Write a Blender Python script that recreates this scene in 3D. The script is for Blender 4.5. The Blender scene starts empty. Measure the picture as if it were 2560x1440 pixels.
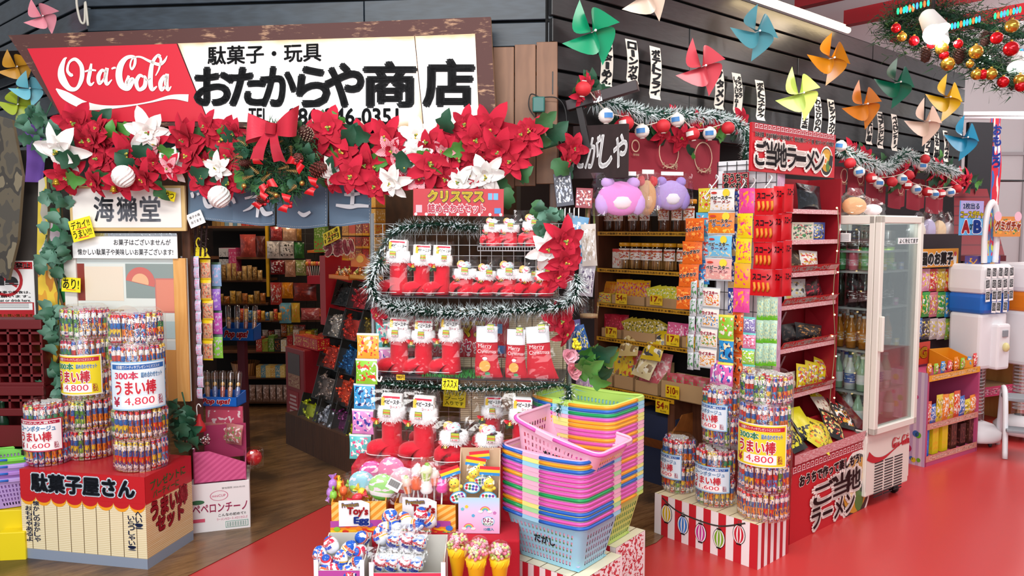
import bpy, bmesh, math, random
from mathutils import Vector, Matrix, noise
S = bpy.context.scene
COL = S.collection
# ---------------------------------------------------------------- camera
H, FPX, PITCH = 1.6, 1950.0, math.radians(4.35)
CP, SP = math.cos(PITCH), math.sin(PITCH)
CAM = Vector((0, 0, H))
cam_data = bpy.data.cameras.new('camera'); cam_data.sensor_width = 36; cam_data.lens = FPX/2560*36
cam = bpy.data.objects.new('camera', cam_data); COL.objects.link(cam)
cam.location = CAM; cam.rotation_euler = (math.pi/2-PITCH, 0, 0)
S.camera = cam
# ---------------------------------------------------------------- view, world, hall lights and fill
vs = S.view_settings
vs.view_transform = 'Standard'; vs.look = 'None'; vs.gamma = 1; vs.use_curve_mapping = False
vs.exposure = 0.35
S.cycles.transparent_max_bounces = 14
S.cycles.max_bounces = 6
W = bpy.data.worlds.new('hall_air'); S.world = W; W.use_nodes = True
W.node_tree.nodes['Background'].inputs[0].default_value = (0.93, 0.96, 1.0, 1)
W.node_tree.nodes['Background'].inputs[1].default_value = 0.42
def area(name, loc, target, sx, sy, power, col=(1, 1, 1)):
 l = bpy.data.lights.new(name, 'AREA'); l.shape = 'RECTANGLE'; l.size = sx; l.size_y = sy
 l.energy = power; l.color = col
 o = bpy.data.objects.new(name, l); COL.objects.link(o); o.location = loc
 o.rotation_euler = (Vector(target)-Vector(loc)).to_track_quat('-Z', 'Y').to_euler()
 return o
area('entrance_daylight', (-1.6, -2.2, 2.6), (-0.4, 3.6, 1.1), 4.5, 2.4, 165, (0.95, 0.98, 1.0))
area('hall_ceiling_light', (-0.9, 1.2, 3.7), (-0.5, 2.8, 0.6), 2.6, 0.5, 75, (1.0, 0.98, 0.95))
area('hall_ceiling_light', (2.6, 2.6, 3.8), (2.2, 4.2, 0.6), 2.6, 0.5, 55, (1.0, 0.97, 0.93))
area('ceiling_fill', (4.6, 5.2, 3.0), (4.9, 6.0, 4.0), 1.2, 1.2, 45)  # added fill aimed upward to whiten the ceiling, no real fixture
area('hall_ceiling_light', (5.6, 5.6, 3.6), (5.0, 7.0, 0.3), 2.5, 2.0, 70, (1.0, 0.98, 0.95))
def point(name, loc, power, col, r=0.08):
 l = bpy.data.lights.new(name, 'POINT'); l.energy = power; l.color = col; l.shadow_soft_size = r
 o = bpy.data.objects.new(name, l); COL.objects.link(o); o.location = loc
# ---------------------------------------------------------------- projection helpers
def ray(px, py):
 xc, yc = (px-1280)/FPX, (720-py)/FPX
 return Vector((xc, CP+yc*SP, -SP+yc*CP))
def at(px, py, y):
 d = ray(px, py); return CAM+d*(y/d.y)
def onz(px, py, z=0):
 d = ray(px, py); return CAM+d*((z-H)/d.z)
class Plane:
 """A vertical plane: x runs along dir (to the viewer's right), y away from the viewer, z up."""
 def __init__(s, o, d):
  s.o = Vector((o[0], o[1], 0)); s.d = Vector((d[0], d[1], 0)).normalized()
  s.n = Vector((-s.d.y, s.d.x, 0))
 def hit(s, px, py, off=0):
  r = ray(px, py); t = (s.n.dot(s.o-CAM)-off)/s.n.dot(r); p = CAM+r*t
  return s.d.dot(p-s.o), p.z
 def mat(s, u, z, off=0, roll=0, yaw=0, tilt=0):
  b = Matrix((s.d, s.n, Vector((0, 0, 1)))).transposed().to_4x4()
  return Matrix.Translation(s.o+s.d*u-s.n*off+Vector((0, 0, z))) @ b @ Matrix.Rotation(yaw, 4, 'Z') @ Matrix.Rotation(tilt, 4, 'X') @ Matrix.Rotation(roll, 4, 'Y')
 def rect(s, x0, y0, x1, y1, off=0):
  a, b, c, d = s.hit(x0, y0, off), s.hit(x1, y0, off), s.hit(x0, y1, off), s.hit(x1, y1, off)
  u0, u1 = (a[0]+c[0])/2, (b[0]+d[0])/2; z1, z0 = (a[1]+b[1])/2, (c[1]+d[1])/2
  return (u0+u1)/2, z0, abs(u1-u0), z1-z0
 def shift(s, back):
  p = Plane((0, 0), (s.d.x, s.d.y)); p.o = s.o+s.n*back; return p
point('far_wall_fill', (6.6, 9.2, 3.1), 55, (1, .98, .96), .2)  # unseen fill light added to brighten the far wall
LF = Plane((-1.64, 4.10), (1, -0.1))            # facade under the big signboard
RF = Plane((0.2, 3.88), (0.757, 0.653))         # facade on the right, receding
RN = Vector((0.653, -0.757))                    # shop depth axis
# ---------------------------------------------------------------- materials
def lin(h):
 if not isinstance(h, str): return h
 c = [int(h[i:i+2], 16)/255 for i in (0, 2, 4)]
 return tuple(x/12.92 if x <= .04045 else ((x+.055)/1.055)**2.4 for x in c)
def rgba(h): return (*lin(h), 1)
MC = {}
def base(name, col='808080', rough=.5, metal=0., **k):
 m = bpy.data.materials.new(name); m.use_nodes = True
 b = m.node_tree.nodes['Principled BSDF']
 b.inputs['Base Color'].default_value = rgba(col); b.inputs['Roughness'].default_value = rough; b.inputs['Metallic'].default_value = metal
 for q, v in k.items(): b.inputs[q].default_value = v
 return m, m.node_tree, b
def mat(col, rough=.5, metal=0., **k):
 key = ('p', col, rough, metal, tuple(sorted(k.items())))
 if key not in MC: MC[key] = base('plain_'+str(col), col, rough, metal, **k)[0]
 return MC[key]
def cached(f):
 def g(*a, **k):
  key = (f.__name__, a, tuple(sorted(k.items())))
  if key not in MC: MC[key] = f(*a, **k)
  return MC[key]
 return g
def node(t, ty, ins=None, **k):
 n = t.nodes.new(ty)
 for a, v in k.items(): setattr(n, a, v)
 for a, v in (ins or {}).items():
  if isinstance(v, bpy.types.NodeSocket): t.links.new(v, n.inputs[a])
  else: n.inputs[a].default_value = v
 return n
def math_(t, op, a, b=0.):
 return node(t, 'ShaderNodeMath', {0: a, 1: b}, operation=op).outputs[0]
def mix(t, f, a, b):
 n = node(t, 'ShaderNodeMix', {0: f, 6: a, 7: b}, data_type='RGBA'); return n.outputs[2]
def ramp(t, f, stops, const=False):
 n = node(t, 'ShaderNodeValToRGB', {0: f}); r = n.color_ramp
 if const: r.interpolation = 'CONSTANT'
 while len(r.elements) < len(stops): r.elements.new(1)
 for e, (p, c) in zip(r.elements, stops): e.position = p; e.color = rgba(c)
 return n.outputs[0]
def coords(t, kind='Object', scale=(1, 1, 1), rot=(0, 0, 0)):
 c = node(t, 'ShaderNodeTexCoord').outputs[kind]
 return node(t, 'ShaderNodeMapping', {'Vector': c, 'Scale': scale, 'Rotation': rot}).outputs[0]
def noise_(t, v, sc, det=3, ro=.5, out=0):
 return node(t, 'ShaderNodeTexNoise', {'Vector': v, 'Scale': sc, 'Detail': det, 'Roughness': ro}).outputs[out]
def bump(t, b, h, s=.2, d=.01):
 t.links.new(node(t, 'ShaderNodeBump', {'Height': h, 'Strength': s, 'Distance': d}).outputs[0], b.inputs['Normal'])
def to(t, s, b, i='Base Color'): t.links.new(s, b.inputs[i])
@cached
def wood(c1, c2, scale=(1, 1, 1), rough=.5, rot=(0, 0, 0)):
 m, t, b = base('wood_grain', c1, rough)
 v = coords(t, 'Object', scale, rot)
 n1 = noise_(t, v, 4, 5, .6)
 w = node(t, 'ShaderNodeTexWave', {'Vector': v, 'Scale': 3., 'Distortion': 9., 'Detail': 3., 'Detail Scale': 1.4}).outputs[1]
 f = math_(t, 'ADD', math_(t, 'MULTIPLY', n1, .82), math_(t, 'MULTIPLY', w, .18))
 to(t, ramp(t, f, [(.25, c1), (.75, c2)]), b); bump(t, b, f, .25, .004)
 return m
@cached
def floor_wood():
 m, t, b = base('worn_wood_floor', '7a5a3c', .42)
 v = coords(t, 'Object', (1, 1, 1), (0, 0, math.radians(-41)))
 vv = node(t, 'ShaderNodeMapping', {'Vector': v, 'Scale': (1.2, 9, 1)}).outputs[0]
 n1 = noise_(t, vv, 2.2, 6, .65); n2 = noise_(t, v, 1.3, 3, .6); n3 = noise_(t, vv, 9, 4, .7)
 c = ramp(t, n1, [(.25, '4a311d'), (.5, '7d5a3a'), (.75, '9c7a54')])
 c2 = ramp(t, n3, [(.35, '3a2616'), (.6, '8a6845')])
 c = mix(t, .35, c, c2)
 worn = ramp(t, n2, [(.5, '000000'), (.64, 'ffffff')])
 c = mix(t, math_(t, 'MULTIPLY', worn, .8), c, rgba('26201c'))
 to(t, c, b); to(t, ramp(t, n2, [(.3, '707070'), (.7, '989898')]), b, 'Roughness'); bump(t, b, n1, .15, .004)
 return m
@cached
def worn_paint(c1='4d2a26', c2='b08a6c'):
 m, t, b = base('worn_painted_board', c1, .7)
 v = coords(t, 'Object', (5, 1, 26)); v2 = coords(t, 'Object', (1, 1, 1))
 f = math_(t, 'ADD', math_(t, 'MULTIPLY', noise_(t, v, 3, 6, .7), .5), math_(t, 'MULTIPLY', noise_(t, v2, 6, 3, .6), .5))
 to(t, ramp(t, f, [(.545, c1), (.62, c2)]), b)
 return m
@cached
def aged_panel(c='f4f3f0', e='c9a878'):
 m, t, b = base('aged_white_panel', c, .35)
 u = node(t, 'ShaderNodeSeparateXYZ', {0: node(t, 'ShaderNodeTexCoord').outputs['UV']})
 def edge(s): return math_(t, 'MINIMUM', s, math_(t, 'SUBTRACT', 1., s))
 e_ = math_(t, 'MINIMUM', math_(t, 'MULTIPLY', edge(u.outputs[0]), 2.2), edge(u.outputs[1]))
 n = noise_(t, coords(t, 'Object'), 5, 3)
 f = math_(t, 'ADD', e_, math_(t, 'MULTIPLY', math_(t, 'SUBTRACT', n, .5), .16))
 to(t, ramp(t, f, [(.0, e), (.05, 'e6dac4'), (.12, c)]), b)
 return m
@cached
def stripes(a, b_, n=8., ang=0., duty=.5, kind='UV', rough=.5):
 m, t, b = base('striped', a, rough)
 v = coords(t, kind, (1, 1, 1), (0, 0, ang) if kind == 'UV' else (0, ang, 0))
 x = node(t, 'ShaderNodeSeparateXYZ', {0: v}).outputs[0]
 f = math_(t, 'LESS_THAN', math_(t, 'FRACT', math_(t, 'MULTIPLY', x, n)), duty)
 to(t, mix(t, f, rgba(b_), rgba(a)), b)
 return m
@cached
def gingham(a='c8102e', n=9.):
 m, t, b = base('gingham_cloth', a, .8)
 u = node(t, 'ShaderNodeSeparateXYZ', {0: coords(t, 'UV', (1, 1, 1), (0, 0, .6))})
 def q(s): return math_(t, 'LESS_THAN', math_(t, 'FRACT', math_(t, 'MULTIPLY', s, n)), .5)
 f = math_(t, 'MULTIPLY', math_(t, 'ADD', q(u.outputs[0]), q(u.outputs[1])), .5)
 to(t, ramp(t, f, [(0, 'f6eef0'), (.5, 'df7f90'), (1, a)]), b)
 return m
@cached
def printed(bg, bands=(), blobs=(), seed=0., rough=.32, metal=0., bs=7., lo=.12, hi=.88):
 """Printed packaging: colour bands up the pack (UV v) with patches of print between lo and hi."""
 m, t, b = base('printed_pack', bg, rough, metal)
 tc = node(t, 'ShaderNodeTexCoord'); u = node(t, 'ShaderNodeSeparateXYZ', {0: tc.outputs['UV']})
 c = None
 if bands:
  st = []
  pos = 0.
  for (a, z, col) in bands:
   if a > pos+.001 or not st: st.append((pos if a > pos+.001 else a, bg if a > pos+.001 else col))
   if a > pos+.001 or len(st) == 0 or st[-1][1] != col: st.append((a, col))
   st.append((z, bg)); pos = z
  c = ramp(t, u.outputs[1], st[:30], True)
 cur = c if c is not None else rgba(bg)
 inr = math_(t, 'MULTIPLY', math_(t, 'GREATER_THAN', u.outputs[1], lo), math_(t, 'LESS_THAN', u.outputs[1], hi))
 inr = math_(t, 'MULTIPLY', inr, math_(t, 'LESS_THAN', math_(t, 'ABSOLUTE', math_(t, 'SUBTRACT', u.outputs[0], .5)), .44))
 for k, col in enumerate(blobs):
  v = node(t, 'ShaderNodeMapping', {'Vector': tc.outputs['UV'], 'Location': (seed+k*3.7, seed*1.3+k*1.9, k)}).outputs[0]
  n = noise_(t, v, bs, 1.5, .5)
  f = math_(t, 'MULTIPLY', math_(t, 'GREATER_THAN', n, .57), inr)
  cur = mix(t, f, cur, rgba(col))
 if isinstance(cur, bpy.types.NodeSocket): to(t, cur, b)
 return m
@cached
def foil(col, rough=.22, metal=.85, sc=60.):
 m, t, b = base('foil', col, rough, metal)
 bump(t, b, noise_(t, coords(t, 'Object'), sc, 2), .8, .004)
 return m
@cached
def film(strength=.08, tint='ffffff', sc=14., edge=.45):
 """Thin clear plastic: mostly see-through, glinting where it is creased."""
 m = bpy.data.materials.new('clear_film'); m.use_nodes = True; t = m.node_tree; t.nodes.clear()
 tr = node(t, 'ShaderNodeBsdfTransparent', {0: rgba(tint)})
 n = noise_(t, coords(t, 'Object'), sc, 3, .6)
 bp = node(t, 'ShaderNodeBump', {'Height': n, 'Strength': .6, 'Distance': .01}).outputs[0]
 gl = node(t, 'ShaderNodeBsdfGlossy', {0: (1, 1, 1, 1), 'Roughness': .09, 'Normal': bp})
 lw = node(t, 'ShaderNodeLayerWeight', {0: .35, 'Normal': bp}).outputs[1]
 f = math_(t, 'MINIMUM', math_(t, 'ADD', math_(t, 'MULTIPLY', math_(t, 'POWER', lw, 3.), edge), strength), .6)
 mx = node(t, 'ShaderNodeMixShader', {0: f, 1: tr.outputs[0], 2: gl.outputs[0]})
 t.links.new(mx.outputs[0], node(t, 'ShaderNodeOutputMaterial').inputs[0])
 return m
@cached
def glass(tint='f2f7f6'):
 m = bpy.data.materials.new('clear_glass'); m.use_nodes = True; t = m.node_tree; t.nodes.clear()
 tr = node(t, 'ShaderNodeBsdfTransparent', {0: rgba(tint)})
 gl = node(t, 'ShaderNodeBsdfGlossy', {0: (1, 1, 1, 1), 'Roughness': .03})
 fr = node(t, 'ShaderNodeFresnel', {0: 1.45}).outputs[0]
 mx = node(t, 'ShaderNodeMixShader', {0: math_(t, 'MINIMUM', math_(t, 'ADD', fr, .02), .7), 1: tr.outputs[0], 2: gl.outputs[0]})
 t.links.new(mx.outputs[0], node(t, 'ShaderNodeOutputMaterial').inputs[0])
 return m
@cached
def glow(col, s):
 m = bpy.data.materials.new('lit_lamp'); m.use_nodes = True; t = m.node_tree; t.nodes.clear()
 e = node(t, 'ShaderNodeEmission', {0: rgba(col), 1: s})
 t.links.new(e.outputs[0], node(t, 'ShaderNodeOutputMaterial').inputs[0]); return m
@cached
def cloth(col, col2=None, sc=300., rough=.9):
 m, t, b = base('cloth', col, rough)
 n = noise_(t, coords(t, 'Object'), sc, 2); n2 = noise_(t, coords(t, 'Object'), 5, 3)
 if col2: to(t, mix(t, n2, rgba(col), rgba(col2)), b)
 bump(t, b, n, .3, .002); return m
@cached
def velvet(col):
 m, t, b = base('velvet', col, .95)
 b.inputs['Sheen Weight'].default_value = .35; b.inputs['Sheen Tint'].default_value = (1, .6, .6, 1)
 bump(t, b, noise_(t, coords(t, 'Object'), 120, 3), .3, .003); return m
@cached
def bamboo(a='d9c79e', b_='8a734c', kind='Object'):
 m, t, b = base('bamboo_blind', a, .6)
 v = node(t, 'ShaderNodeSeparateXYZ', {0: coords(t, kind)})
 z = math_(t, 'FRACT', math_(t, 'MULTIPLY', v.outputs[2 if kind == 'Object' else 1], 110. if kind == 'Object' else 22.))
 n = noise_(t, coords(t, kind, (2, 2, 60)), 4, 2)
 c = mix(t, math_(t, 'LESS_THAN', z, .22), mix(t, n, rgba(a), rgba('efe3c4')), rgba(b_))
 x = math_(t, 'FRACT', math_(t, 'MULTIPLY', v.outputs[0], 14. if kind == 'Object' else 8.))
 to(t, mix(t, math_(t, 'LESS_THAN', x, .06), c, rgba('6f5a3a')), b); return m
FILM, GLASS = film(), glass()
WHITE, BLACK, RED = mat('f2f2f0', .4), mat('101012', .45), mat('c4141f', .4)
# ---------------------------------------------------------------- mesh builder
TEXTS = {}
def text_geo(s, off=0., res=3):
 key = (s, off, res)
 if key not in TEXTS:
  c = bpy.data.curves.new('lettering', 'FONT'); c.body = s; c.offset = off; c.resolution_u = res
  o = bpy.data.objects.new('lettering', c); COL.objects.link(o)
  bpy.context.view_layer.update()
  e = o.evaluated_get(bpy.context.evaluated_depsgraph_get()); m = e.to_mesh()
  vs_ = [(v.co.x, v.co.y) for v in m.vertices]; fs = [tuple(p.vertices) for p in m.polygons]
  e.to_mesh_clear(); bpy.data.objects.remove(o); bpy.data.curves.remove(c)
  xs = [v[0] for v in vs_] or [0, 1]; ys = [v[1] for v in vs_] or [0, 1]
  TEXTS[key] = (vs_, fs, min(xs), max(xs), min(ys), max(ys))
 return TEXTS[key]
I4 = Matrix.Identity(4)
def catmull(p, n=8):
 out = []
 for i in range(len(p)-1):
  a, b, c, d = (Vector(p[max(i-1, 0)]), Vector(p[i]), Vector(p[i+1]), Vector(p[min(i+2, len(p)-1)]))
  for k in range(n):
   t = k/n
   out.append(.5*((2*b)+(c-a)*t+(2*a-5*b+4*c-d)*t*t+(3*b-a-3*c+d)*t**3))
 out.append(Vector(p[-1])); return out
class MB:
 def __init__(s): s.v, s.f, s.mi, s.uv, s.sm, s.mats = [], [], [], [], [], []
 def slot(s, m):
  if m not in s.mats: s.mats.append(m)
  return s.mats.index(m)
 def add(s, vs_, fs, m, uvs=None, smooth=False, M=None):
  o = len(s.v); k = s.slot(m)
  s.v += [tuple(M @ Vector(v)) if M is not None else tuple(v) for v in vs_]
  for i, f in enumerate(fs):
   s.f.append(tuple(o+j for j in f)); s.mi.append(k); s.sm.append(smooth)
   s.uv.append([uvs[j] for j in f] if uvs else None)
  return s
 def box(s, c, d, m, bev=0., M=None, seg=2):
  x, y, z = d[0]/2, d[1]/2, d[2]/2
  vs_ = [(c[0]+i*x, c[1]+j*y, c[2]+k*z) for k in (-1, 1) for j in (-1, 1) for i in (-1, 1)]
  fs = [(0, 1, 5, 4), (1, 3, 7, 5), (3, 2, 6, 7), (2, 0, 4, 6), (4, 5, 7, 6), (2, 3, 1, 0)]
  if bev > 0:
   b = bmesh.new(); bv = [b.verts.new(v) for v in vs_]
   for f in fs: b.faces.new([bv[i] for i in f])
   bmesh.ops.bevel(b, geom=b.edges[:], offset=bev, segments=seg, affect='EDGES', profile=.5)
   b.verts.ensure_lookup_table(); b.verts.index_update()
   V = [v.co.copy() for v in b.verts]; F_ = [[v.index for v in f.verts] for f in b.faces]
   uv = [((v.x-c[0])/d[0]+.5, (v.z-c[2])/d[2]+.5) for v in V]; b.free()
   return s.add(V, F_, m, uv, False, M)
  o = len(s.v); k = s.slot(m)
  s.v += [tuple(M @ Vector(v)) if M is not None else v for v in vs_]
  for f in fs:
   s.f.append(tuple(o+j for j in f)); s.mi.append(k); s.sm.append(False); s.uv.append([(0, 0), (1, 0), (1, 1), (0, 1)])
  return s
 def sheet(s, fn, nu, nv, m, smooth=True, M=None, wrap=False, flip=False, uvs=None):
  vs_, uv, fs = [], [], []
  for j in range(nv+1):
   for i in range(nu+1): vs_.append(fn(i/nu, j/nv)); uv.append((i/nu, j/nv))
  for j in range(nv):
   for i in range(nu):
    a = j*(nu+1)+i; f = (a, a+1, a+nu+2, a+nu+1); fs.append(f[::-1] if flip else f)
  return s.add(vs_, fs, m, uv, smooth, M)
 def tube(s, pts, r, m, n=8, M=None, closed=False, cap=True, smooth=True):
  P = [Vector(p) for p in pts]; L = len(P); R = r if isinstance(r, (list, tuple)) else [r]*L
  vs_, fs, uv = [], [], []; up = None
  for i, p in enumerate(P):
   a, b = (P[(i-1) % L], P[(i+1) % L]) if closed else (P[max(i-1, 0)], P[min(i+1, L-1)])
   t = (b-a).normalized() if (b-a).length > 1e-9 else Vector((0, 0, 1))
   if up is None: up = t.orthogonal().normalized()
   up = (up-t*up.dot(t)); up = up.normalized() if up.length > 1e-6 else t.orthogonal().normalized()
   q = t.cross(up)
   for k in range(n):
    an = 2*math.pi*k/n; vs_.append(p+(up*math.cos(an)+q*math.sin(an))*R[i]); uv.append((k/n, i/max(L-1, 1)))
  for i in range(L if closed else L-1):
   for k in range(n):
    a, b = i*n+k, i*n+(k+1) % n; c, d = ((i+1) % L)*n+k, ((i+1) % L)*n+(k+1) % n; fs.append((a, b, d, c))
  if cap and not closed: fs += [tuple(range(n))[::-1], tuple((L-1)*n+k for k in range(n))]
  return s.add(vs_, fs, m, uv, smooth, M)
 def lathe(s, prof, m, n=20, M=None, smooth=True, sq=0.):
  vs_, fs, uv = [], [], []; L = len(prof)
  for i, (r, z) in enumerate(prof):
   for k in range(n+1):
    a = 2*math.pi*k/n; vs_.append((r*math.cos(a), r*math.sin(a), z)); uv.append((k/n, i/(L-1)))
  for i in range(L-1):
   for k in range(n): a = i*(n+1)+k; fs.append((a, a+1, a+n+2, a+n+1))
  return s.add(vs_, fs, m, uv, smooth, M)
 def ball(s, c, r, m, n=14, M=None, sc=(1, 1, 1)):
  h = max(n//2, 4)
  T = (M if M is not None else I4) @ Matrix.Translation(c) @ Matrix.Diagonal((*sc, 1))
  return s.lathe([(r*math.sin(math.pi*i/h), -r*math.cos(math.pi*i/h)) for i in range(h+1)], m, n, T)
 def poly(s, pts, m, M=None, uv=None):
  if uv is None:
   xs = [p[0] for p in pts]; zs = [p[2] for p in pts]; w = (max(xs)-min(xs)) or 1; h = (max(zs)-min(zs)) or 1
   uv = [((p[0]-min(xs))/w, (p[2]-min(zs))/h) for p in pts]
  return s.add(pts, [tuple(range(len(pts)))], m, uv, False, M)
 def prism(s, pts, y0, y1, m, m2=None, M=None):
  """outline [(x,z)] counter-clockwise seen from the front, from y0 (front) back to y1."""
  n = len(pts); s.poly([(x, y0, z) for x, z in pts], m, M); s.poly([(x, y1, z) for x, z in pts][::-1], m2 or m, M)
  vs_ = [(x, y0, z) for x, z in pts]+[(x, y1, z) for x, z in pts]
  return s.add(vs_, [(i, n+i, n+(i+1) % n, (i+1) % n) for i in range(n)], m2 or m, None, False, M)
 def rect(s, x0, z0, x1, z1, y, m, M=None):
  return s.poly([(x0, y, z0), (x1, y, z0), (x1, y, z1), (x0, y, z1)], m, M)
 def disc(s, cx, cz, r, y, m, n=20, M=None, rz=None, a0=0., a1=2*math.pi):
  k = n if a1-a0 > 6.28 else n+1
  return s.poly([(cx+r*math.cos(a0+(a1-a0)*i/n), y, cz+(rz or r)*math.sin(a0+(a1-a0)*i/n)) for i in range(k)], m, M)
 def ring(s, cx, cz, r, w, y, m, n=24, M=None, a0=0., a1=2*math.pi, rz=1.):
  return s.sheet(lambda u, v: (cx+(r+w*(v-.5))*math.cos(a0+(a1-a0)*u), y, cz+(r+w*(v-.5))*rz*math.sin(a0+(a1-a0)*u)), n, 1, m, False, M, flip=True)
 def stroke(s, pts, y, m, M=None, n=7):
  """variable-width brush stroke: [(x, z, width)]"""
  P = catmull(pts, n); L, R_ = [], []
  for i, p in enumerate(P):
   a, b = P[max(i-1, 0)], P[min(i+1, len(P)-1)]; d = Vector((b.x-a.x, b.y-a.y))
   d = d.normalized() if d.length > 1e-9 else Vector((1, 0)); q = Vector((-d.y, d.x))*max(p.z, 1e-4)/2
   L.append((p.x+q.x, y, p.y+q.y)); R_.append((p.x-q.x, y, p.y-q.y))
  k = len(P)
  return s.add(R_+L, [(i, i+1, k+i+1, k+i) for i in range(k-1)], m, None, False, M)
 def text(s, st, x0, z0, x1, z1, y, m, off=0., M=None, fn=None, res=3, shear=0., out=None, outw=.05, rot=0.):
  """st filled into the rectangle; out = material of a wider outline behind it."""
  v, f, a, b, c, d = text_geo(st, 0., res)
  w, h = (b-a) or 1, (d-c) or 1
  def lay(rad, m_, dy):
   k = 1 if rad <= 0 else (6 if rad < .05 else 9)
   for i in range(k):
    ox, oy = (0, 0) if k == 1 else (rad*math.cos(6.283*i/k), rad*math.sin(6.283*i/k))
    V = []
    for p in v:
     fx, fz = (p[0]+ox-a)/w, (p[1]+oy-c)/h
     x, z = x0+(x1-x0)*fx+shear*(z1-z0)*(fz-.5), z0+(z1-z0)*fz
     if rot:
      cx, cz = (x0+x1)/2, (z0+z1)/2; x, z = cx+(x-cx)*math.cos(rot)-(z-cz)*math.sin(rot), cz+(x-cx)*math.sin(rot)+(z-cz)*math.cos(rot)
     V.append(fn(x, y+dy, z) if fn else (x, y+dy, z))
    s.add(V, f, m_, None, False, M)
  if out: lay(off+outw, out, 0.)
  lay(off, m, -.0012 if out else 0.)
  return s
 def vtext(s, st, x0, z0, x1, z1, y, m, off=0., M=None, fn=None, **k):
  n = len(st); h = (z1-z0)/n
  for i, c in enumerate(st):
   zz = z1-h*(i+1)
   if c in 'ー―': s.text('|', (x0+x1)/2-.08*(x1-x0), zz+.1*h, (x0+x1)/2+.08*(x1-x0), zz+.9*h, y, m, off, M, fn)
   else: s.text(c, x0, zz+.06*h, x1, zz+.94*h, y, m, off, M, fn, **k)
  return s
 def mesh(s, name):
  me = bpy.data.meshes.new(name); me.from_pydata(s.v, [], s.f)
  for m in s.mats: me.materials.append(m)
  me.polygons.foreach_set('material_index', s.mi); me.polygons.foreach_set('use_smooth', s.sm)
  uvl = me.uv_layers.new(name='UVMap').data
  flat = []
  for f, u in zip(s.f, s.uv):
   for j in range(len(f)): flat += (u[j] if u else (0., 0.))
  uvl.foreach_set('uv', flat); me.update(); return me
 def build(s, name, parent=None, M=None):
  return put(s.mesh(name), name, parent, M)
def put(me, name, parent=None, M=None):
 o = bpy.data.objects.new(name, me); COL.objects.link(o)
 if parent is not None: o.parent = parent
 if M is not None: o.matrix_basis = M
 return o
def tag(o, label, cat, group=None, kind=None):
 if label: o['label'] = label
 if cat: o['category'] = cat
 if group: o['group'] = group
 if kind: o['kind'] = kind
 return o
def thing(name, label, cat, M=None, group=None):
 o = bpy.data.objects.new(name, None); COL.objects.link(o); o.empty_display_size = .05
 if M is not None: o.matrix_basis = M
 return tag(o, label, cat, group)
def struct(mb, name, M=None):
 o = mb.build(name, None, M); o['kind'] = 'structure'; return o
def dup(root, M, label=None, group=None):
 """copy a thing with its parts and their sub-parts (mesh data shared)"""
 r = root.copy(); COL.objects.link(r); r.parent = None; r.matrix_basis = M
 if label: r['label'] = label
 if group: r['group'] = group
 for ch in list(root.children):
  c = ch.copy(); COL.objects.link(c); c.parent = r
  for g in list(ch.children):
   d = g.copy(); COL.objects.link(d); d.parent = c
 return r
ORD = 'first second third fourth fifth sixth seventh eighth ninth tenth eleventh twelfth thirteenth fourteenth fifteenth sixteenth seventeenth eighteenth nineteenth twentieth twenty-first twenty-second twenty-third twenty-fourth twenty-fifth'.split()
T = Matrix.Translation
def RX(a): return Matrix.Rotation(a, 4, 'X')
def RY(a): return Matrix.Rotation(a, 4, 'Y')
def RZ(a): return Matrix.Rotation(a, 4, 'Z')
def SC(x, y=None, z=None): return Matrix.Diagonal((x, x if y is None else y, x if z is None else z, 1))
# ---------------------------------------------------------------- goods used all over the shop
def pillow_mb(w, h, t, m, seal=.06, nx=6, ny=8, mb=None, M=None, seed=0):
 """a sealed snack bag: base at z=0, front towards -y"""
 mb = mb or MB(); r = random.Random(seed); ph = r.random()*9
 def sh(side):
  def f(u, v):
   e = min(1, max(0, min(v-seal, 1-seal-v)/.22)); e = math.sin(e*math.pi/2)
   b = t/2*e*(max(0, math.sin(math.pi*u))**.55)*(1+.18*math.sin(11*v+ph+5*u))
   return ((u-.5)*w*(1-.05*e), -side*b, v*h)
  return f
 mb.sheet(sh(1), nx, ny, m, True, M); mb.sheet(sh(-1), nx, ny, m, True, M, flip=True)
 return mb
def bag_mb(w, h, d, m=None, seed=0, top=.75, n=14, nv=9, flare=1.):
 """loose crumpled clear bag, base at z=0"""
 r = random.Random(seed); mb = MB(); J = {}
 def f(u, v):
  k = (round(u*n) % n, round(v*nv)); a = 2*math.pi*u
  if k not in J: J[k] = (r.uniform(.93, 1.06), r.uniform(-.02, .02))
  q, dz = J[k]
  taper = 1 if v < top else 1-(1-.12)*min(1, (v-top)/(1-top))
  wx = w/2*(1 if v < top else flare)*q
  c, s_ = math.cos(a), math.sin(a)
  x = math.copysign(abs(c)**.7, c)*wx; y = math.copysign(abs(s_)**.7, s_)*d/2*q*taper
  return (x, y, max(0, v*h+dz*h*(v > 0)))
 return mb.sheet(f, n, nv, m or FILM, False)
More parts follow.
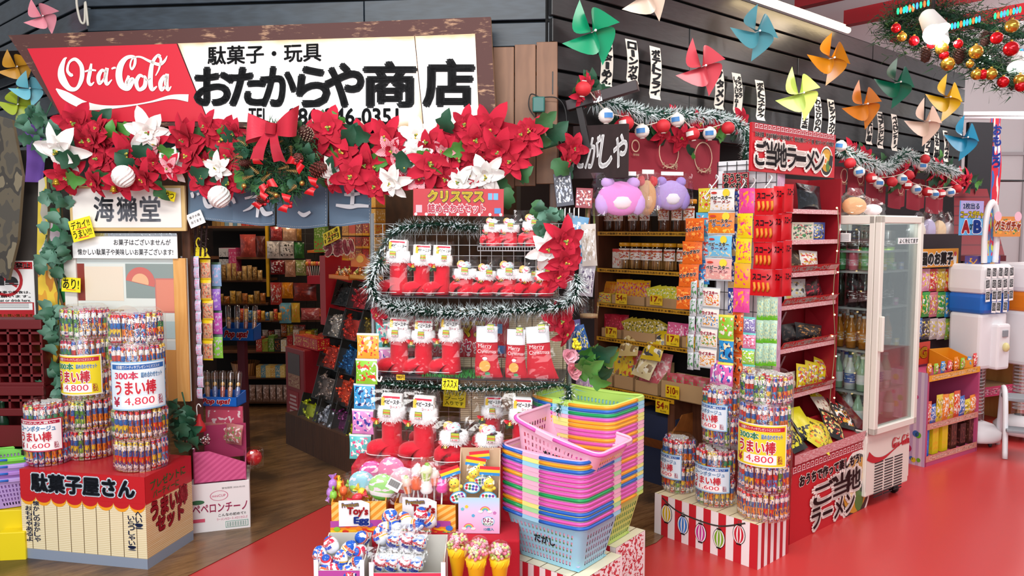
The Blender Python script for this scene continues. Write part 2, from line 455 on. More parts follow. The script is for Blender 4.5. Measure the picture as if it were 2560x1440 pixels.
def carton_mb(w, h, d, front, side=None, top=None, bev=.0):
 mb = MB()
 if bev: return mb.box((0, d/2, h/2), (w, d, h), front, bev)
 mb.rect(-w/2, 0, w/2, h, 0, front)
 mb.poly([(w/2, 0, 0), (w/2, d, 0), (w/2, d, h), (w/2, 0, h)], side or front, None, [(0, 0), (1, 0), (1, 1), (0, 1)])
 mb.poly([(-w/2, d, 0), (-w/2, 0, 0), (-w/2, 0, h), (-w/2, d, h)], side or front, None, [(0, 0), (1, 0), (1, 1), (0, 1)])
 mb.poly([(-w/2, 0, h), (w/2, 0, h), (w/2, d, h), (-w/2, d, h)], top or side or front, None, [(0, 0), (1, 0), (1, 1), (0, 1)])
 mb.poly([(w/2, d, 0), (-w/2, d, 0), (-w/2, d, h), (w/2, d, h)], side or front, None, [(0, 0), (1, 0), (1, 1), (0, 1)])
 mb.poly([(-w/2, d, 0), (w/2, d, 0), (w/2, 0, 0), (-w/2, 0, 0)], side or front, None, [(0, 0), (1, 0), (1, 1), (0, 1)])
 return mb
def tray_mb(w, h, d, m, th=.006, fh=None, m_in=None, tilt=0.):
 """open box: front wall of height fh at y=0"""
 mb = MB(); fh = fh if fh is not None else h
 mb.box((0, d/2, th/2), (w, d, th), m_in or m)
 mb.box((0, th/2, fh/2), (w, th, fh), m); mb.box((0, d-th/2, h/2), (w, th, h), m)
 for sx in (-1, 1):
  x0, x1 = sx*(w/2-th), sx*w/2
  V = [(x0, 0, 0), (x1, 0, 0), (x1, d, 0), (x0, d, 0), (x0, 0, fh), (x1, 0, fh), (x1, d, h), (x0, d, h)]
  mb.add(V, [(0, 1, 5, 4), (1, 2, 6, 5), (2, 3, 7, 6), (3, 0, 4, 7), (4, 5, 6, 7), (3, 2, 1, 0)], m)
 return mb
def jitter_path(pts, amp, seed=0, n=6):
 r = random.Random(seed)
 return [p+Vector((r.uniform(-amp, amp), r.uniform(-amp, amp), r.uniform(-amp, amp))) for p in catmull(pts, n)]
def tinsel(name, label, pts, rad, per_m, group=None, cat='tinsel', c1='1e4a38', c2='dfe9ea', white=.5, seed=0, core=True):
 r = random.Random(seed); P = catmull(pts, 10); root = thing(name, label, cat, T(P[0]), group); o0 = P[0]
 cb = MB(); cb.tube([p-o0 for p in P], .006, mat(c1, .7), 5); cb.build('core_wire', root)
 mb = MB(); g, w = mat(c1, .6), mat(c2, .5)
 for i in range(len(P)-1):
  a, b = P[i]-o0, P[i+1]-o0; L = (b-a).length; tdir = (b-a).normalized(); u = tdir.orthogonal().normalized(); q = tdir.cross(u)
  patch = .5+.5*noise.noise((a+b)*3.1+Vector((seed, 0, 0)))
  for _ in range(int(L*per_m)+1):
   p = a.lerp(b, r.random()); an = r.random()*6.283; dr = (u*math.cos(an)+q*math.sin(an)+tdir*r.uniform(-.6, .6)).normalized()
   ln = rad*r.uniform(.55, 1.15); wd = dr.cross(tdir).normalized()*.0026
   tip = p+dr*ln-Vector((0, 0, ln*ln*2)); mid = p+dr*ln*.5
   if r.random() < white*(.4+1.2*patch):
    mb.add([p-wd, p+wd, mid+wd, mid-wd], [(0, 1, 2, 3)], g); mb.add([mid-wd*1.5, mid+wd*1.5, tip], [(0, 1, 2)], w)
   else: mb.add([p-wd, p+wd, tip], [(0, 1, 2)], g)
 mb.build('needles', root); return root
# ================================================================ the setting
mb = MB(); mb.poly([(-7, 0.5, 0), (9, 0.5, 0), (9, 13, 0), (-7, 13, 0)], base('red_vinyl_floor', 'c03836', .3)[0])
struct(mb, 'floor')
mb = MB()
mb.poly([(-6.5, 1.2, .003), (-2.55, 1.2, .003), (-1.495, 3.49, .003), (-1.07, 4.42, .003), (.05, 4.02, .003), (.49, 3.66, .003), (.735, 3.87, .003), (1.05, 4.35, .003), (1.4, 4.9, .003), (.6, 8.6, .003), (-6.5, 8.6, .003)], floor_wood())
struct(mb, 'floor_wood')
PLK = wood('1c242c', '2f3a45', (.7, .7, 7), .45)
PLK2 = wood('0f1011', '1f1e20', (.7, .7, 7), .4)
def planks(name, pl, u0, u1, z0, z1, pitch, m, seed, seams=(), lift=0.):
 r = random.Random(seed); b = MB(); z = z0
 b.box(((u0+u1)/2, .05, (z0+z1)/2), (u1-u0, .01, z1-z0), mat('0b0b0c', .8))
 while z < z1-.02:
  h = min(pitch, z1-z); cuts = sorted([u0, u1]+[s for s in seams if r.random() < .6])
  for a, c in zip(cuts, cuts[1:]):
   b.box(((a+c)/2, .02+r.uniform(-.004, .004), z+h/2), (c-a-.004, .028, h-.014), m, .003, seg=1)
  z += pitch
 return struct(b, name, pl.mat(0, 0, 0))
ul = LF.hit(214, 40)[0]; ur = LF.hit(1384, 60)[0]
planks('wall_front', LF, ul, ur, 1.98, 3.1, .128, PLK, 1, (.9,))
planks('wall_right', RF, 0.0, 5.27, 2.12, 3.03, .128, PLK2, 2, (1.1, 2.3, 3.4, 4.4))
SL = Plane((LF.o+LF.d*ul)[:2], (-.75, .66)); SL = Plane((SL.o-SL.d*0)[:2], (.75, -.66))
planks('wall_left', SL, -2.6, 0.0, 1.98, 3.1, .13, PLK, 3)
# wall below on the far left, and shop shell
WL = Plane((-2.2, 4.28), (1, 0)); b = MB(); b.box((-1.1, .03, 1.0), (2.4, .06, 2.05), wood('2b2724', '4a433c', (1, 1, .3), .7)); struct(b, 'wall_left_lower', WL.mat(0, 0, 0))
b = MB(); b.box((-1.5, 7.6, 1.3), (5.5, .08, 2.6), wood('2b1a12', '4a2e1e', (1, 1, 1), .7)); struct(b, 'wall_back')
b = MB(); b.box((5.0, .9, 1.35), (9.0, .05, 2.7), mat('1c1416', .8)); struct(b, 'wall_stall_back', RF.mat(.9, 0, -.95))
b = MB(); b.poly([(-3.6, 4.4, 2.56), (-1.7, 4.2, 2.56), (.2, 4.0, 2.56), (4.1, 7.4, 2.56), (2.4, 9.5, 2.56), (-4.5, 9.5, 2.56)][::-1], wood('2a1d16', '44301f', (1, 6, 1), .7)); struct(b, 'ceiling_shop')
# door post and side trims of the entrance
DW = wood('3a2013', '5d3620', (3, 3, .6), .5)
def post(name, px0, px1, pl, z0, z1, dep=.09, off=0.02, m=DW, py=900):
 a, c = pl.hit(px0, py, off)[0], pl.hit(px1, py, off)[0]
 q = MB(); q.box(((a+c)/2, dep/2, (z0+z1)/2), (c-a, dep, z1-z0), m, .004, seg=1); return struct(q, name, pl.mat(0, 0, off))
post('trim_1', 463, 484, LF, 0, 2.0)
post('trim_2', 1372, 1392, LF, .0, 2.3, .12)
# plain brown boards closing the corner beside the signboard
b = MB(); u, z, w, h = LF.rect(1232, 116, 1394, 470, .03)
for k in range(3): b.box((u-w/2+w/3*(k+.5), .012, z+h/2+.01*k), (w/3-.004, .022, h), wood('6e4a33', '8a6247', (2, 2, .5), .55), .002, seg=1)
struct(b, 'trim_3', LF.mat(0, 0, .03))
# hall ceiling, beams, far walls
b = MB(); b.poly([(1.0, 4.6, 3.95), (10, 3.2, 3.95), (10, 14, 3.95), (1.0, 14, 3.95)][::-1], mat('d8dadd', .8)); struct(b, 'ceiling')
for i, s_ in enumerate((2.05, 2.75, 3.5, 4.35, 5.3)):
 p = RF.o+RF.d*s_; BPl = Plane((p.x, p.y), (RN.x, RN.y)); b = MB(); b.box((1.5, 0, 3.5), (4.4, .1, .13), mat('b3202a', .45)); struct(b, 'beam_%d' % (i+1), BPl.mat(0, 0, 0))
b = MB(); b.box((6.2, 12.2, 1.9), (9, .1, 4.1), mat('dcd7d8', .8))
for k in range(8): b.box((2.4+k*1.1, 12.13, 1.9), (.03, .03, 4.1), mat('b9b4b6', .8))
b.box((6.2, 12.12, 2.75), (9, .04, .05), mat('b9b4b6', .8)); struct(b, 'wall_far')
# ================================================================ the big shop signboard
SG = LF.shift(-.13)
def sgp(px, py): return SG.hit(px, py)
root = thing('signboard', 'large worn shop signboard with red and white panels above the entrance', 'sign', SG.mat(0, 0, 0))
out = [sgp(*p) for p in ((165, 312), (1241, 328), (1226, 42), (20, 88))]
b = MB(); b.prism(out, 0, .035, worn_paint(), mat('8a6a50', .8)); b.build('backing_board', root)
b = MB(); red = [sgp(*p) for p in ((162, 305), (521, 304), (443, 110), (70, 122))]; b.prism(red, -.006, 0, mat('c9182f', .4), mat('7a1520', .6)); rp = b.build('red_panel', root)
b = MB(); wp = [sgp(*p) for p in ((523, 303), (1059, 320), (1036, 91), (446, 109))]; b.prism(wp, -.006, 0, aged_panel(), mat('b79b75', .7)); b.build('white_panel', root)
b = MB(); wp2 = [sgp(*p) for p in ((1061, 320), (1199, 323), (1188, 85), (1038, 91))]; b.prism(wp2, -.006, 0, aged_panel(), mat('b79b75', .7)); b.build('white_panel', root)
INK = mat('0e0f13', .8)
def sgtext(st, x0, y0, x1, y1, off, slope=0., name='lettering', m=INK, par=None, y=-.0095, **k):
 q = MB()
 (u0, z0), (u1, z1) = sgp(x0, y1), sgp(x1, y0)
 q.text(st, 0, 0, 1, 1, y, m, off, fn=lambda x, yy, z: (lambda h: (h[0], yy, h[1]))(sgp(x0+(x1-x0)*x, y1+(y0-y1)*z+slope*(x1-x0)*x)), **k)
 return q.build(name, par or root)
sgtext('駄菓子・玩具', 522, 118, 804, 163, .022, -.035)
for ch, x0, x1, y0, y1 in (('お', 491, 584, 172, 262), ('た', 577, 664, 172, 263), ('か', 655, 740, 170, 264), ('ら', 746, 823, 170, 265), ('や', 815, 908, 162, 266), ('商', 914, 1038, 158, 266), ('店', 1062, 1183, 152, 265)):
 sgtext(ch, x0, y0, x1, y1, .046)
sgtext('TEL', 624, 272, 672, 308, .02); sgtext('086-246-0351', 722, 272, 996, 312, .028)
# script logo drawn as brush strokes (pixel sheet 2100x1440 over the sign's left part)
def LG(strokes, name='logo', m=mat('efe9e2', .5), y=-.0095, z=0):
 q = MB()
 for st in strokes:
  pts = []
  for (x, yy, w) in st:
   a = sgp(x/3, yy/3); pts.append((a[0], a[1], w/3/500))
  q.stroke(pts, y, m)
 return q.build(name, root)
O_ = [(555, 560, 18), (540, 565, 26), (515, 530, 22), (530, 470, 18), (575, 448, 26), (620, 500, 34), (622, 590, 36), (585, 665, 26), (530, 665, 40), (480, 600, 62), (468, 530, 50), (490, 455, 26), (510, 435, 8)]
t_ = [(694, 480, 16), (684, 540, 30), (672, 610, 30), (690, 638, 22), (715, 618, 8)]; tb = [(645, 540, 12), (690, 528, 16), (730, 532, 12)]
a1 = [(800, 545, 14), (775, 530, 24), (748, 575, 34), (755, 628, 26), (790, 590, 16), (808, 520, 20)]; a2 = [(812, 512, 30), (800, 590, 34), (812, 634, 24), (848, 600, 8)]
hy = [(845, 520, 12), (862, 512, 16), (878, 512, 12)]
C_ = [(975, 570, 20), (955, 628, 28), (990, 600, 30), (1005, 605, 30), (970, 662, 40), (920, 640, 50), (900, 570, 54), (915, 490, 48), (960, 436, 30), (1015, 432, 22), (1020, 480, 22), (998, 522, 16), (985, 490, 14), (1005, 440, 12), (1060, 430, 14), (1130, 462, 20), (1200, 486, 24), (1240, 462, 20), (1262, 422, 6)]
o_ = [(1085, 580, 16), (1055, 570, 26), (1030, 620, 34), (1050, 674, 26), (1092, 650, 34), (1098, 590, 26), (1085, 572, 14)]; ol = [(1092, 590, 10), (1112, 605, 12), (1140, 590, 8)]
l_ = [(1215, 425, 12), (1190, 418, 18), (1150, 480, 30), (1135, 600, 40), (1148, 672, 30), (1185, 650, 10)]; l2 = [(1192, 420, 16), (1214, 450, 20), (1200, 520, 14), (1175, 570, 8)]
b1 = [(1262, 590, 14), (1240, 575, 26), (1212, 625, 36), (1220, 676, 26), (1250, 640, 16), (1262, 570, 18)]; b2 = [(1262, 556, 28), (1255, 630, 36), (1268, 676, 24), (1292, 650, 8)]
LGS = (C_, o_, ol, l_, b1, b2); LG([O_]); LG([t_, tb]); LG([a1, a2, hy]); LG([C_]); LG([o_, ol]); LG([l_, l2]); LG([b1, b2])
LG([[(430, 668, 10), (500, 720, 66), (640, 790, 62), (780, 808, 34), (960, 796, 14), (1130, 768, 12), (1290, 730, 30), (1420, 738, 56)]], 'ribbon_stripe')
# ---------------------------------------------------------------- poinsettia garland
def petal_mb(mb, L, wd, ang, tilt, m, M=None, curl=.25, seed=0):
 r = random.Random(seed); k = r.uniform(.8, 1.2)
 def f(u, v):
  w = wd*math.sin(math.pi*min(1, v*.97+.03)**.8)**.85*(1+.12*math.sin(9*v)); x = (u-.5)*w; rr = L*v
  h = rr*math.sin(tilt)-curl*L*v*v*k+abs(u-.5)*w*.35; R = rr*math.cos(tilt)
  return (R*math.cos(ang)-x*math.sin(ang), -h, R*math.sin(ang)+x*math.cos(ang))
 mb.sheet(f, 4, 6, m, True, M)
PR, PR2, PW = cloth('b40c2a', 'c61c3c', 200.), cloth('9c0a22', 'b81832', 200.), cloth('efece6', 'faf8f4', 200.)
PG = gingham(); GR = cloth('2c5a33', '3d7340', 100., .6); GR2 = cloth('17432e', '235a3e', 100., .6)
def flower_me(kind, seed):
 r = random.Random(seed); mb = MB(); ms = {'red': [PR, PR2, PR], 'white': [PW]*3, 'check': [PR, PG, PG]}[kind]
 for tier, (n, L, w, t) in enumerate(((6, .105, .062, .12), (5, .085, .052, .45), (4, .05, .034, .8))):
  for i in range(n):
   m = ms[tier] if kind != 'check' or r.random() < .75 else PR
   petal_mb(mb, L*r.uniform(.85, 1.1), w*r.uniform(.85, 1.1), 6.283*(i+.5*(tier % 2)+r.uniform(-.15, .15))/n, t+r.uniform(-.12, .12), m, None, r.uniform(.1, .45), seed*9+i)
 for i in range(9):
  a, q = r.random()*6.28, r.uniform(0, .011); mb.ball((q*math.cos(a), -.028-r.uniform(0, .012), q*math.sin(a)), .0045, mat(r.choice(('8aa046', 'c9b13c', '5d7a35', 'b02030')), .5), 6)
 return mb.mesh('poinsettia')
FLW = {k: [flower_me(k, s) for s in range(3)] for k in ('red', 'white', 'check')}
def leaf_me(m, n=5, L=.1, w=.07, seed=0):
 mb = MB()
 def f(u, v):
  ww = w*math.sin(math.pi*min(1, v*.96+.04)**.75)*(1+.25*math.sin(v*17)); x = (u-.5)*ww
  return (x, -.02*math.sin(3*v)-abs(x)*.25, L*v)
 mb.sheet(f, 4, 8, m); return mb.mesh('leaf')
LEAF = [leaf_me(GR), leaf_me(GR2, L=.11, w=.085), leaf_me(cloth('3c7d33', '5d9a44', 100., .45), L=.1, w=.075)]
IVY = [leaf_me(cloth('3d6b58', '6f9c86', 60., .5), L=.07, w=.065), leaf_me(cloth('28503c', '3f7055', 60., .5), L=.06, w=.06)]
GP = LF.shift(-.20)
gl = thing('poinsettia_garland', 'long garland of red, white and checked poinsettias under the big signboard', 'garland', GP.mat(0, 0, 0))
def gm(px, py, off=0., sc=1., rot=0., yaw=0., tilt=0.):
 u, z = GP.hit(px, py, off); return T((u, -off, z)) @ RZ(yaw) @ RX(tilt) @ RY(rot) @ SC(sc)
rr = random.Random(5)
b = MB(); b.tube([(GP.hit(x, y)[0], .05, GP.hit(x, y)[1]) for x, y in ((125, 330), (260, 400), (450, 405), (700, 410), (950, 405), (1200, 400), (1390, 345))], .03, GR2, 8); b.build('vine', gl)
for px, py, kd, sc in ((190, 305, 'red', 1.15), (150, 372, 'white', 1.3), (215, 350, 'red', 1), (250, 322, 'red', .8), (275, 330, 'red', .8), (260, 405, 'red', 1.35), (165, 440, 'red', 1.1), (320, 385, 'red', 1.2), (370, 328, 'white', 1.15), (345, 370, 'red', 1.1), (395, 358, 'check', .9), (430, 412, 'white', 1.05), (470, 345, 'red', 1.2), (425, 420, 'check', .8), (480, 395, 'red', 1.2), (520, 320, 'red', 1.0), (560, 345, 'red', 1.3), (575, 395, 'red', 1.2), (545, 420, 'white', .8), (510, 445, 'red', 1.1), (575, 455, 'red', 1.0), (365, 445, 'red', 1.0), (305, 455, 'red', .9), (240, 455, 'red', .9), (590, 330, 'red', .8),
  (820, 325, 'red', 1.2), (860, 385, 'red', 1.25), (880, 440, 'red', 1.1), (915, 410, 'red', 1.0), (835, 430, 'white', .8), (965, 345, 'red', 1.1), (975, 375, 'check', 1.0), (940, 465, 'red', .9), (1010, 415, 'check', 1.1), (980, 455, 'white', 1.0), (1040, 340, 'white', 1.1), (1035, 390, 'white', .95), (1075, 415, 'red', 1.1), (1070, 360, 'red', 1.0), (1145, 400, 'red', 1.45), (1110, 375, 'check', .9), (1165, 310, 'red', .9), (1230, 325, 'red', 1.4), (1190, 350, 'red', 1.1), (1250, 375, 'red', 1.2), (1295, 372, 'red', 1.25), (1330, 330, 'red', 1.0), (1275, 405, 'red', .9), (1215, 435, 'white', 1.15), (1050, 450, 'check', .9), (1120, 450, 'red', 1.0), (1150, 455, 'white', .9), (1180, 440, 'red', .9), (770, 345, 'red', .9), (900, 340, 'red', .9)):
 put(rr.choice(FLW[kd]), 'poinsettia', gl, gm(px, py, rr.uniform(.0, .07), sc*.98, rr.random()*6.28, rr.uniform(-.45, .45), rr.uniform(-.2, .5)))
for k in range(26):
 px = rr.choice((rr.uniform(170, 600), rr.uniform(820, 1330))); put(rr.choice(FLW['red']), 'poinsettia', gl, gm(px, 390+rr.uniform(-55, 65), rr.uniform(-.03, .03), rr.uniform(.7, 1.05), rr.random()*6.28, rr.uniform(-.6, .6), rr.uniform(-.2, .5)))
for k in range(58):
 px = rr.choice((rr.uniform(125, 620), rr.uniform(800, 1390))); py = 385+rr.uniform(-75, 90)
 if px > 1300: py = min(py, 400)
 put(rr.choice(LEAF), 'leaf', gl, gm(px, py, rr.uniform(-.03, .05), 1.15, rr.random()*6.28, rr.uniform(-.5, .5), .4))
def textured_ball(r):
 mb = MB(); n, h = 22, 14
 mb.sheet(lambda u, v: (lambda q: (q*math.sin(math.pi*v)*math.cos(6.283*u), q*math.sin(math.pi*v)*math.sin(6.283*u), -q*math.cos(math.pi*v)))(r*(1+.045*(-1)**(round(u*n)+round(v*h)))), n, h, cloth('eceae6', None, 90.), False)
 return mb
for px, py in ((308, 441), (548, 492)):
 textured_ball(.052).build('bauble', gl, gm(px, py, .11))
# gold bells tucked under the flowers
for px, py in ((284, 480), (140, 462)):
 b = MB(); b.lathe([(0, .03), (.008, .03), (.013, .018), (.016, .006), (.021, 0), (.018, .001)], foil('c99a2e'), 12); b.ball((0, 0, 0), .006, foil('c99a2e'), 8); b.build('bell', gl, gm(px, py, .1))
# wreath with bow in the middle of the garland
wr = thing('christmas_wreath', 'green wreath with pine cones, gold ferns and big red ribbon bow', 'wreath', LF.shift(-.30).mat(0, 0, 0))
WP = LF.shift(-.30)
def wm(px, py, off=0., sc=1., rot=0., yaw=0., tilt=0.):
 u, z = WP.hit(px, py, off); return T((u, -off, z)) @ RZ(yaw) @ RX(tilt) @ RY(rot) @ SC(sc)
(cu, cz), (ru, _) = WP.hit(700, 405), WP.hit(805, 405); R0 = (ru-cu)*.66
nd = MB(); rn = random.Random(8)
for k in range(3400):
 a = rn.random()*6.283; R_q = R0*(1 if k < 2300 else math.sqrt(rn.random())*1.1); q = Vector((cu+R_q*math.cos(a)+rn.gauss(0, .025), rn.uniform(-.07, .03), cz+R_q*.95*math.sin(a)+rn.gauss(0, .025)))
 d = Vector((rn.gauss(math.cos(a)*.7, .8), rn.gauss(-.5, .6), rn.gauss(math.sin(a)*.7, .8))).normalized()*rn.uniform(.03, .07); w = d.orthogonal().normalized()*.003
 nd.add([q-w, q+w, q+d], [(0, 1, 2)], mat(rn.choice(('1d4a2c', '2a5c34', '173c28', '3a6b3a')), .6))
nd.build('needles', wr)
b = MB(); b.tube([(cu+R0*math.cos(a*.3), .02, cz+R0*.95*math.sin(a*.3)) for a in range(21)], .022, GR2, 6, closed=True); b.build('ring', wr)
for k in range(34):
 a = rn.random()*6.283; q = R0*rn.uniform(.75, 1.35)
 put(rn.choice(LEAF[:2]), 'leaf', wr, T((cu+q*math.cos(a), -.05-rn.random()*.04, cz+q*math.sin(a))) @ RZ(rn.uniform(-.6, .6)) @ RX(.4) @ RY(rn.random()*6.28) @ SC(.55))
gold = foil('a07a44', .5, .4)
fern = MB()
for k in range(7):
 for sx in (-1, 1): fern.add([(0, 0, .01*k), (sx*.018*(1-k*.1), -.004, .01*k+.012), (0, 0, .01*k+.008)], [(0, 1, 2)], gold)
fern.tube([(0, 0, 0), (0, 0, .08)], .0018, gold, 5); FERN = fern.mesh('gold_fern')
for k in range(20):
 a = rn.random()*6.283; q = R0*rn.uniform(.5, 1.25)
 put(FERN, 'gold_fern', wr, T((cu+q*math.cos(a), -.09, cz+q*math.sin(a))) @ RX(.3) @ RY(rn.random()*6.28) @ SC(.75))
def cone_me(c, tip):
 mb = MB(); rc = random.Random(3); mb.lathe([(0, -.03), (.015, -.02), (.018, 0), (.012, .02), (0, .032)], mat(c, .7), 10)
 for i in range(70):
  z = -.028+.056*i/70; a = i*2.4; rad = .024*math.sqrt(max(.05, 1-(z/.034)**2)); d = Vector((math.cos(a), math.sin(a), .35)); s_ = Vector((-math.sin(a), math.cos(a), 0))*.007
  p = d*rad*.55+Vector((0, 0, z)); t_ = d*rad*1.15+Vector((0, 0, z))
  mb.add([p-s_, p+s_, t_+s_*.8, t_-s_*.8], [(0, 1, 2, 3)], mat(c, .6)); mb.add([t_-s_*.8, t_+s_*.8, t_+d*.003], [(0, 1, 2)], mat(tip, .6))
 return mb.mesh('pine_cone')
CONE = cone_me('4a2820', 'b8a58c'); CONE2 = cone_me('54251c', '9c4040')
for px, py, s_, c in ((762, 330, 1.15, CONE), (800, 422, 1.3, CONE2), (612, 408, .9, CONE2), (745, 395, .9, CONE2), (652, 505, .9, CONE2)):
 put(c, 'pine_cone', wr, wm(px, py, .1, s_, rn.random()*6, .4, .7))
for px, py in ((640, 388), (745, 405), (668, 460), (788, 468), (660, 505), (722, 510)):
 b = MB()
 for k in range(4): b.ball((rn.uniform(-.014, .014), rn.uniform(-.01, .01), rn.uniform(-.014, .014)), .009, mat('b5121f', .25), 8)
 for k in (-1, 1): b.sheet(lambda u, v: (k*(.006+.035*u), -.012*math.sin(3.14*u)-.01, .004+.024*(v-.5)*(1+u)+.014*u), 4, 2, mat('c4141f', .35))
 b.build('berry_pick', wr, wm(px, py, .1, 1, rn.random()*6))
for px, py in ((755, 458), (690, 488), (610, 465)):
 b = MB(); b.ball((0, 0, 0), .013, foil('c79a50', .3), 10); b.build('gold_bauble', wr, wm(px, py, .1))
BOW = base('ribbed_ribbon', 'cb3346', .3)[0]; t = BOW.node_tree; bb = t.nodes['Principled BSDF']
bump(t, bb, math_(t, 'FRACT', math_(t, 'MULTIPLY', node(t, 'ShaderNodeSeparateXYZ', {0: node(t, 'ShaderNodeTexCoord').outputs['UV']}).outputs[1], 26.)), .6, .004)
b = MB()
for k in (-1, 1):
 b.sheet(lambda u, v: (k*(.012+.1*math.sin(math.pi*u*.5)*(1)), -.045*math.sin(math.pi*u)-.03, (v-.5)*(.05+.085*math.sin(math.pi*u*.5))+.02*u+k*.03*u), 8, 6, BOW)
 b.sheet(lambda u, v: (k*(.112-.1*u), .03*math.sin(math.pi*u)-.03, (v-.5)*(.135-.08*u)+.02*(1-u)+k*.03*(1-u)), 8, 6, BOW)
 b.sheet(lambda u, v: (k*(.01+.045*u)+(v-.5)*.055*(.6+u*.5), -.04-.02*math.sin(3*u), -.01-.125*u-.02*u*abs(v-.5)), 6, 4, BOW)
b.sheet(lambda u, v: (.024*math.cos(math.pi*2*u), -.05+.02*math.sin(math.pi*2*u), (v-.5)*.05), 12, 3, BOW)
b.build('ribbon_bow', wr, wm(688, 325, .13, 1.02, .12))
# ---------------------------------------------------------------- denim door curtain
NR = LF.shift(-.06)
nr = thing('door_curtain', 'short blue denim door curtain of four stitched flaps with white brush writing', 'curtain', NR.mat(0, 0, 0))
DEN = cloth('5b7187', '6f869b', 260.); ST = mat('c9d2da', .7); WBR = mat('e6ebef', .7)
fl = ((474, 590, 472, 553, 4), (586, 690, 472, 561, 5), (694, 822, 472, 568, 6), (823, 930, 468, 562, 7))
for i, (x0, x1, y0, y1, sd) in enumerate(fl):
 u0, u1 = NR.hit(x0, 530)[0], NR.hit(x1, 530)[0]; zt, zb = NR.hit(x0, 440)[1], NR.hit(x0, y1)[1]
 def f(u, v): return (u0+(u1-u0)*u, .014*math.sin(5*u+sd)*(1-v)-.01*(1-v), zt+(zb-zt)*(1-v)-.008*math.sin(4*u+sd)*(1-v))
 b = MB(); b.sheet(f, 12, 8, DEN); fo = b.build('flap', nr)
 q = MB()
 for k in range(28): q.box((u0+(u1-u0)*(k+.5)/28, -.022+.014*math.sin(5*(k+.5)/28+sd), zb+.010-.008*math.sin(4*(k+.5)/28+sd)), ((u1-u0)/52, .002, .0016), ST)
 for k in range(16): q.box((u1-.008, -.012+.014*math.sin(5+sd)*(1-k/16), zb+.01+(zt-zb)*k/16), (.0016, .002, (zt-zb)/30), ST)
 q.build('stitching', fo)
def nrstroke(sts, par):
 q = MB()
 for st in sts: q.stroke([(*NR.hit(440+x/3.6, 460+y/3.6, .03), w/3.6/480) for x, y, w in st], -.032, WBR)
 q.build('lettering', nr)
nrstroke([[(140, 75, 24), (150, 100, 30), (150, 125, 20)], [(195, 80, 20), (205, 100, 26)], [(230, 85, 16), (300, 75, 26), (320, 85, 20)], [(250, 115, 20), (262, 160, 34), (285, 200, 40), (330, 195, 26)], [(480, 110, 26), (510, 135, 34), (530, 175, 24)], [(450, 150, 20), (460, 195, 28)]], nr)
nrstroke([[(740, 60, 26), (742, 180, 34), (730, 300, 22)], [(715, 165, 30), (670, 215, 24), (605, 245, 10)], [(755, 185, 26), (800, 265, 44), (870, 255, 22)], [(620, 130, 20), (740, 110, 24), (850, 120, 20)]], nr)
nrstroke([[(1100, 250, 20), (1150, 280, 36), (1210, 250, 22)]], nr)
nrstroke([[(1590, 20, 26), (1590, 110, 34), (1585, 190, 36)], [(1515, 95, 24), (1580, 95, 30), (1655, 85, 26)], [(1440, 190, 24), (1560, 205, 38), (1640, 195, 34), (1735, 200, 24)]], nr)
# little white paper hung at the curtain
u, z, w, h = LF.rect(466, 527, 513, 568, .1)
b = MB(); b.box((0, 0, 0), (w*.85, .002, h*.85), WHITE, .0); b.text('菓子大福', -w*.3, .008, w*.3, .022, -.003, INK, 0); b.text('あります', -w*.3, -.018, w*.3, -.004, -.003, INK, 0)
tag(b.build('paper_tag', None, LF.mat(u, z+h/2, .1, -.38)), 'small white paper tag tilted at the denim curtain corner', 'note')
# strip of small tinsel strings in the doorway
for k, (px, ln) in enumerate(((470, 760), (490, 640), (505, 640), (517, 640))):
 a, c = LF.hit(px, 560, -.02), LF.hit(px-4, ln, -.02); p0 = LF.o+LF.d*a[0]+LF.n*.02+Vector((0, 0, a[1])); p1 = LF.o+LF.d*c[0]+LF.n*.02+Vector((0, 0, c[1]))
 tinsel('tinsel_string', ORD[k]+' dark tinsel string from the notice board side of the doorway', [p0, (p0+p1)/2, p1], .022, 420, 'dark tinsel strings at the doorway', c1='2a1214', c2='6a5a5c', white=.2, seed=k)
# green power box and cables on the brown boards
t0 = thing('power_adapter', 'green plug-in power adapter hung on the brown boards', 'adapter', LF.mat(*LF.hit(1347, 262, .06), .06))
b = MB(); b.box((0, 0, 0), (.06, .04, .075), mat('1f5f58', .4), .006); b.build('housing', t0)
b = MB(); b.tube(catmull([(.0, -.01, .036), (-.04, 0, .05), (-.045, 0, -.02), (.02, 0, -.1), (.08, .01, -.14), (.12, 0, -.2)], 6), .003, BLACK, 6); b.tube(catmull([(.02, 0, .036), (.09, 0, .03), (.13, 0, -.03), (.14, 0, -.18)], 6), .003, BLACK, 6); b.build('cable', t0)
b = MB(); b.tube(catmull([(0, 0, .16), (-.02, -.01, .06), (-.012, 0, -.04), (.012, 0, -.05), (.02, 0, .05), (.03, 0, -.07)], 6), .006, mat('b9b4a8', .6), 6)
tag(b.build('rope_loop', None, LF.mat(*LF.hit(205, 30, .05), .05)), 'pale rope loop hanging on the dark planks', 'rope')
# ================================================================ left of the entrance
NT = LF.shift(-.03)
def board(name, label, cat, pl, px, build, off=0., group=None, roll=0., y=0.):
 """a flat board on plane pl covering pixel box px; build(parts) gets (root, w, h)"""
 u, z, w, h = pl.rect(*px, off)
 r = thing(name, label, cat, pl.mat(u, z+h/2, off, roll), group); build(r, w, h); return r
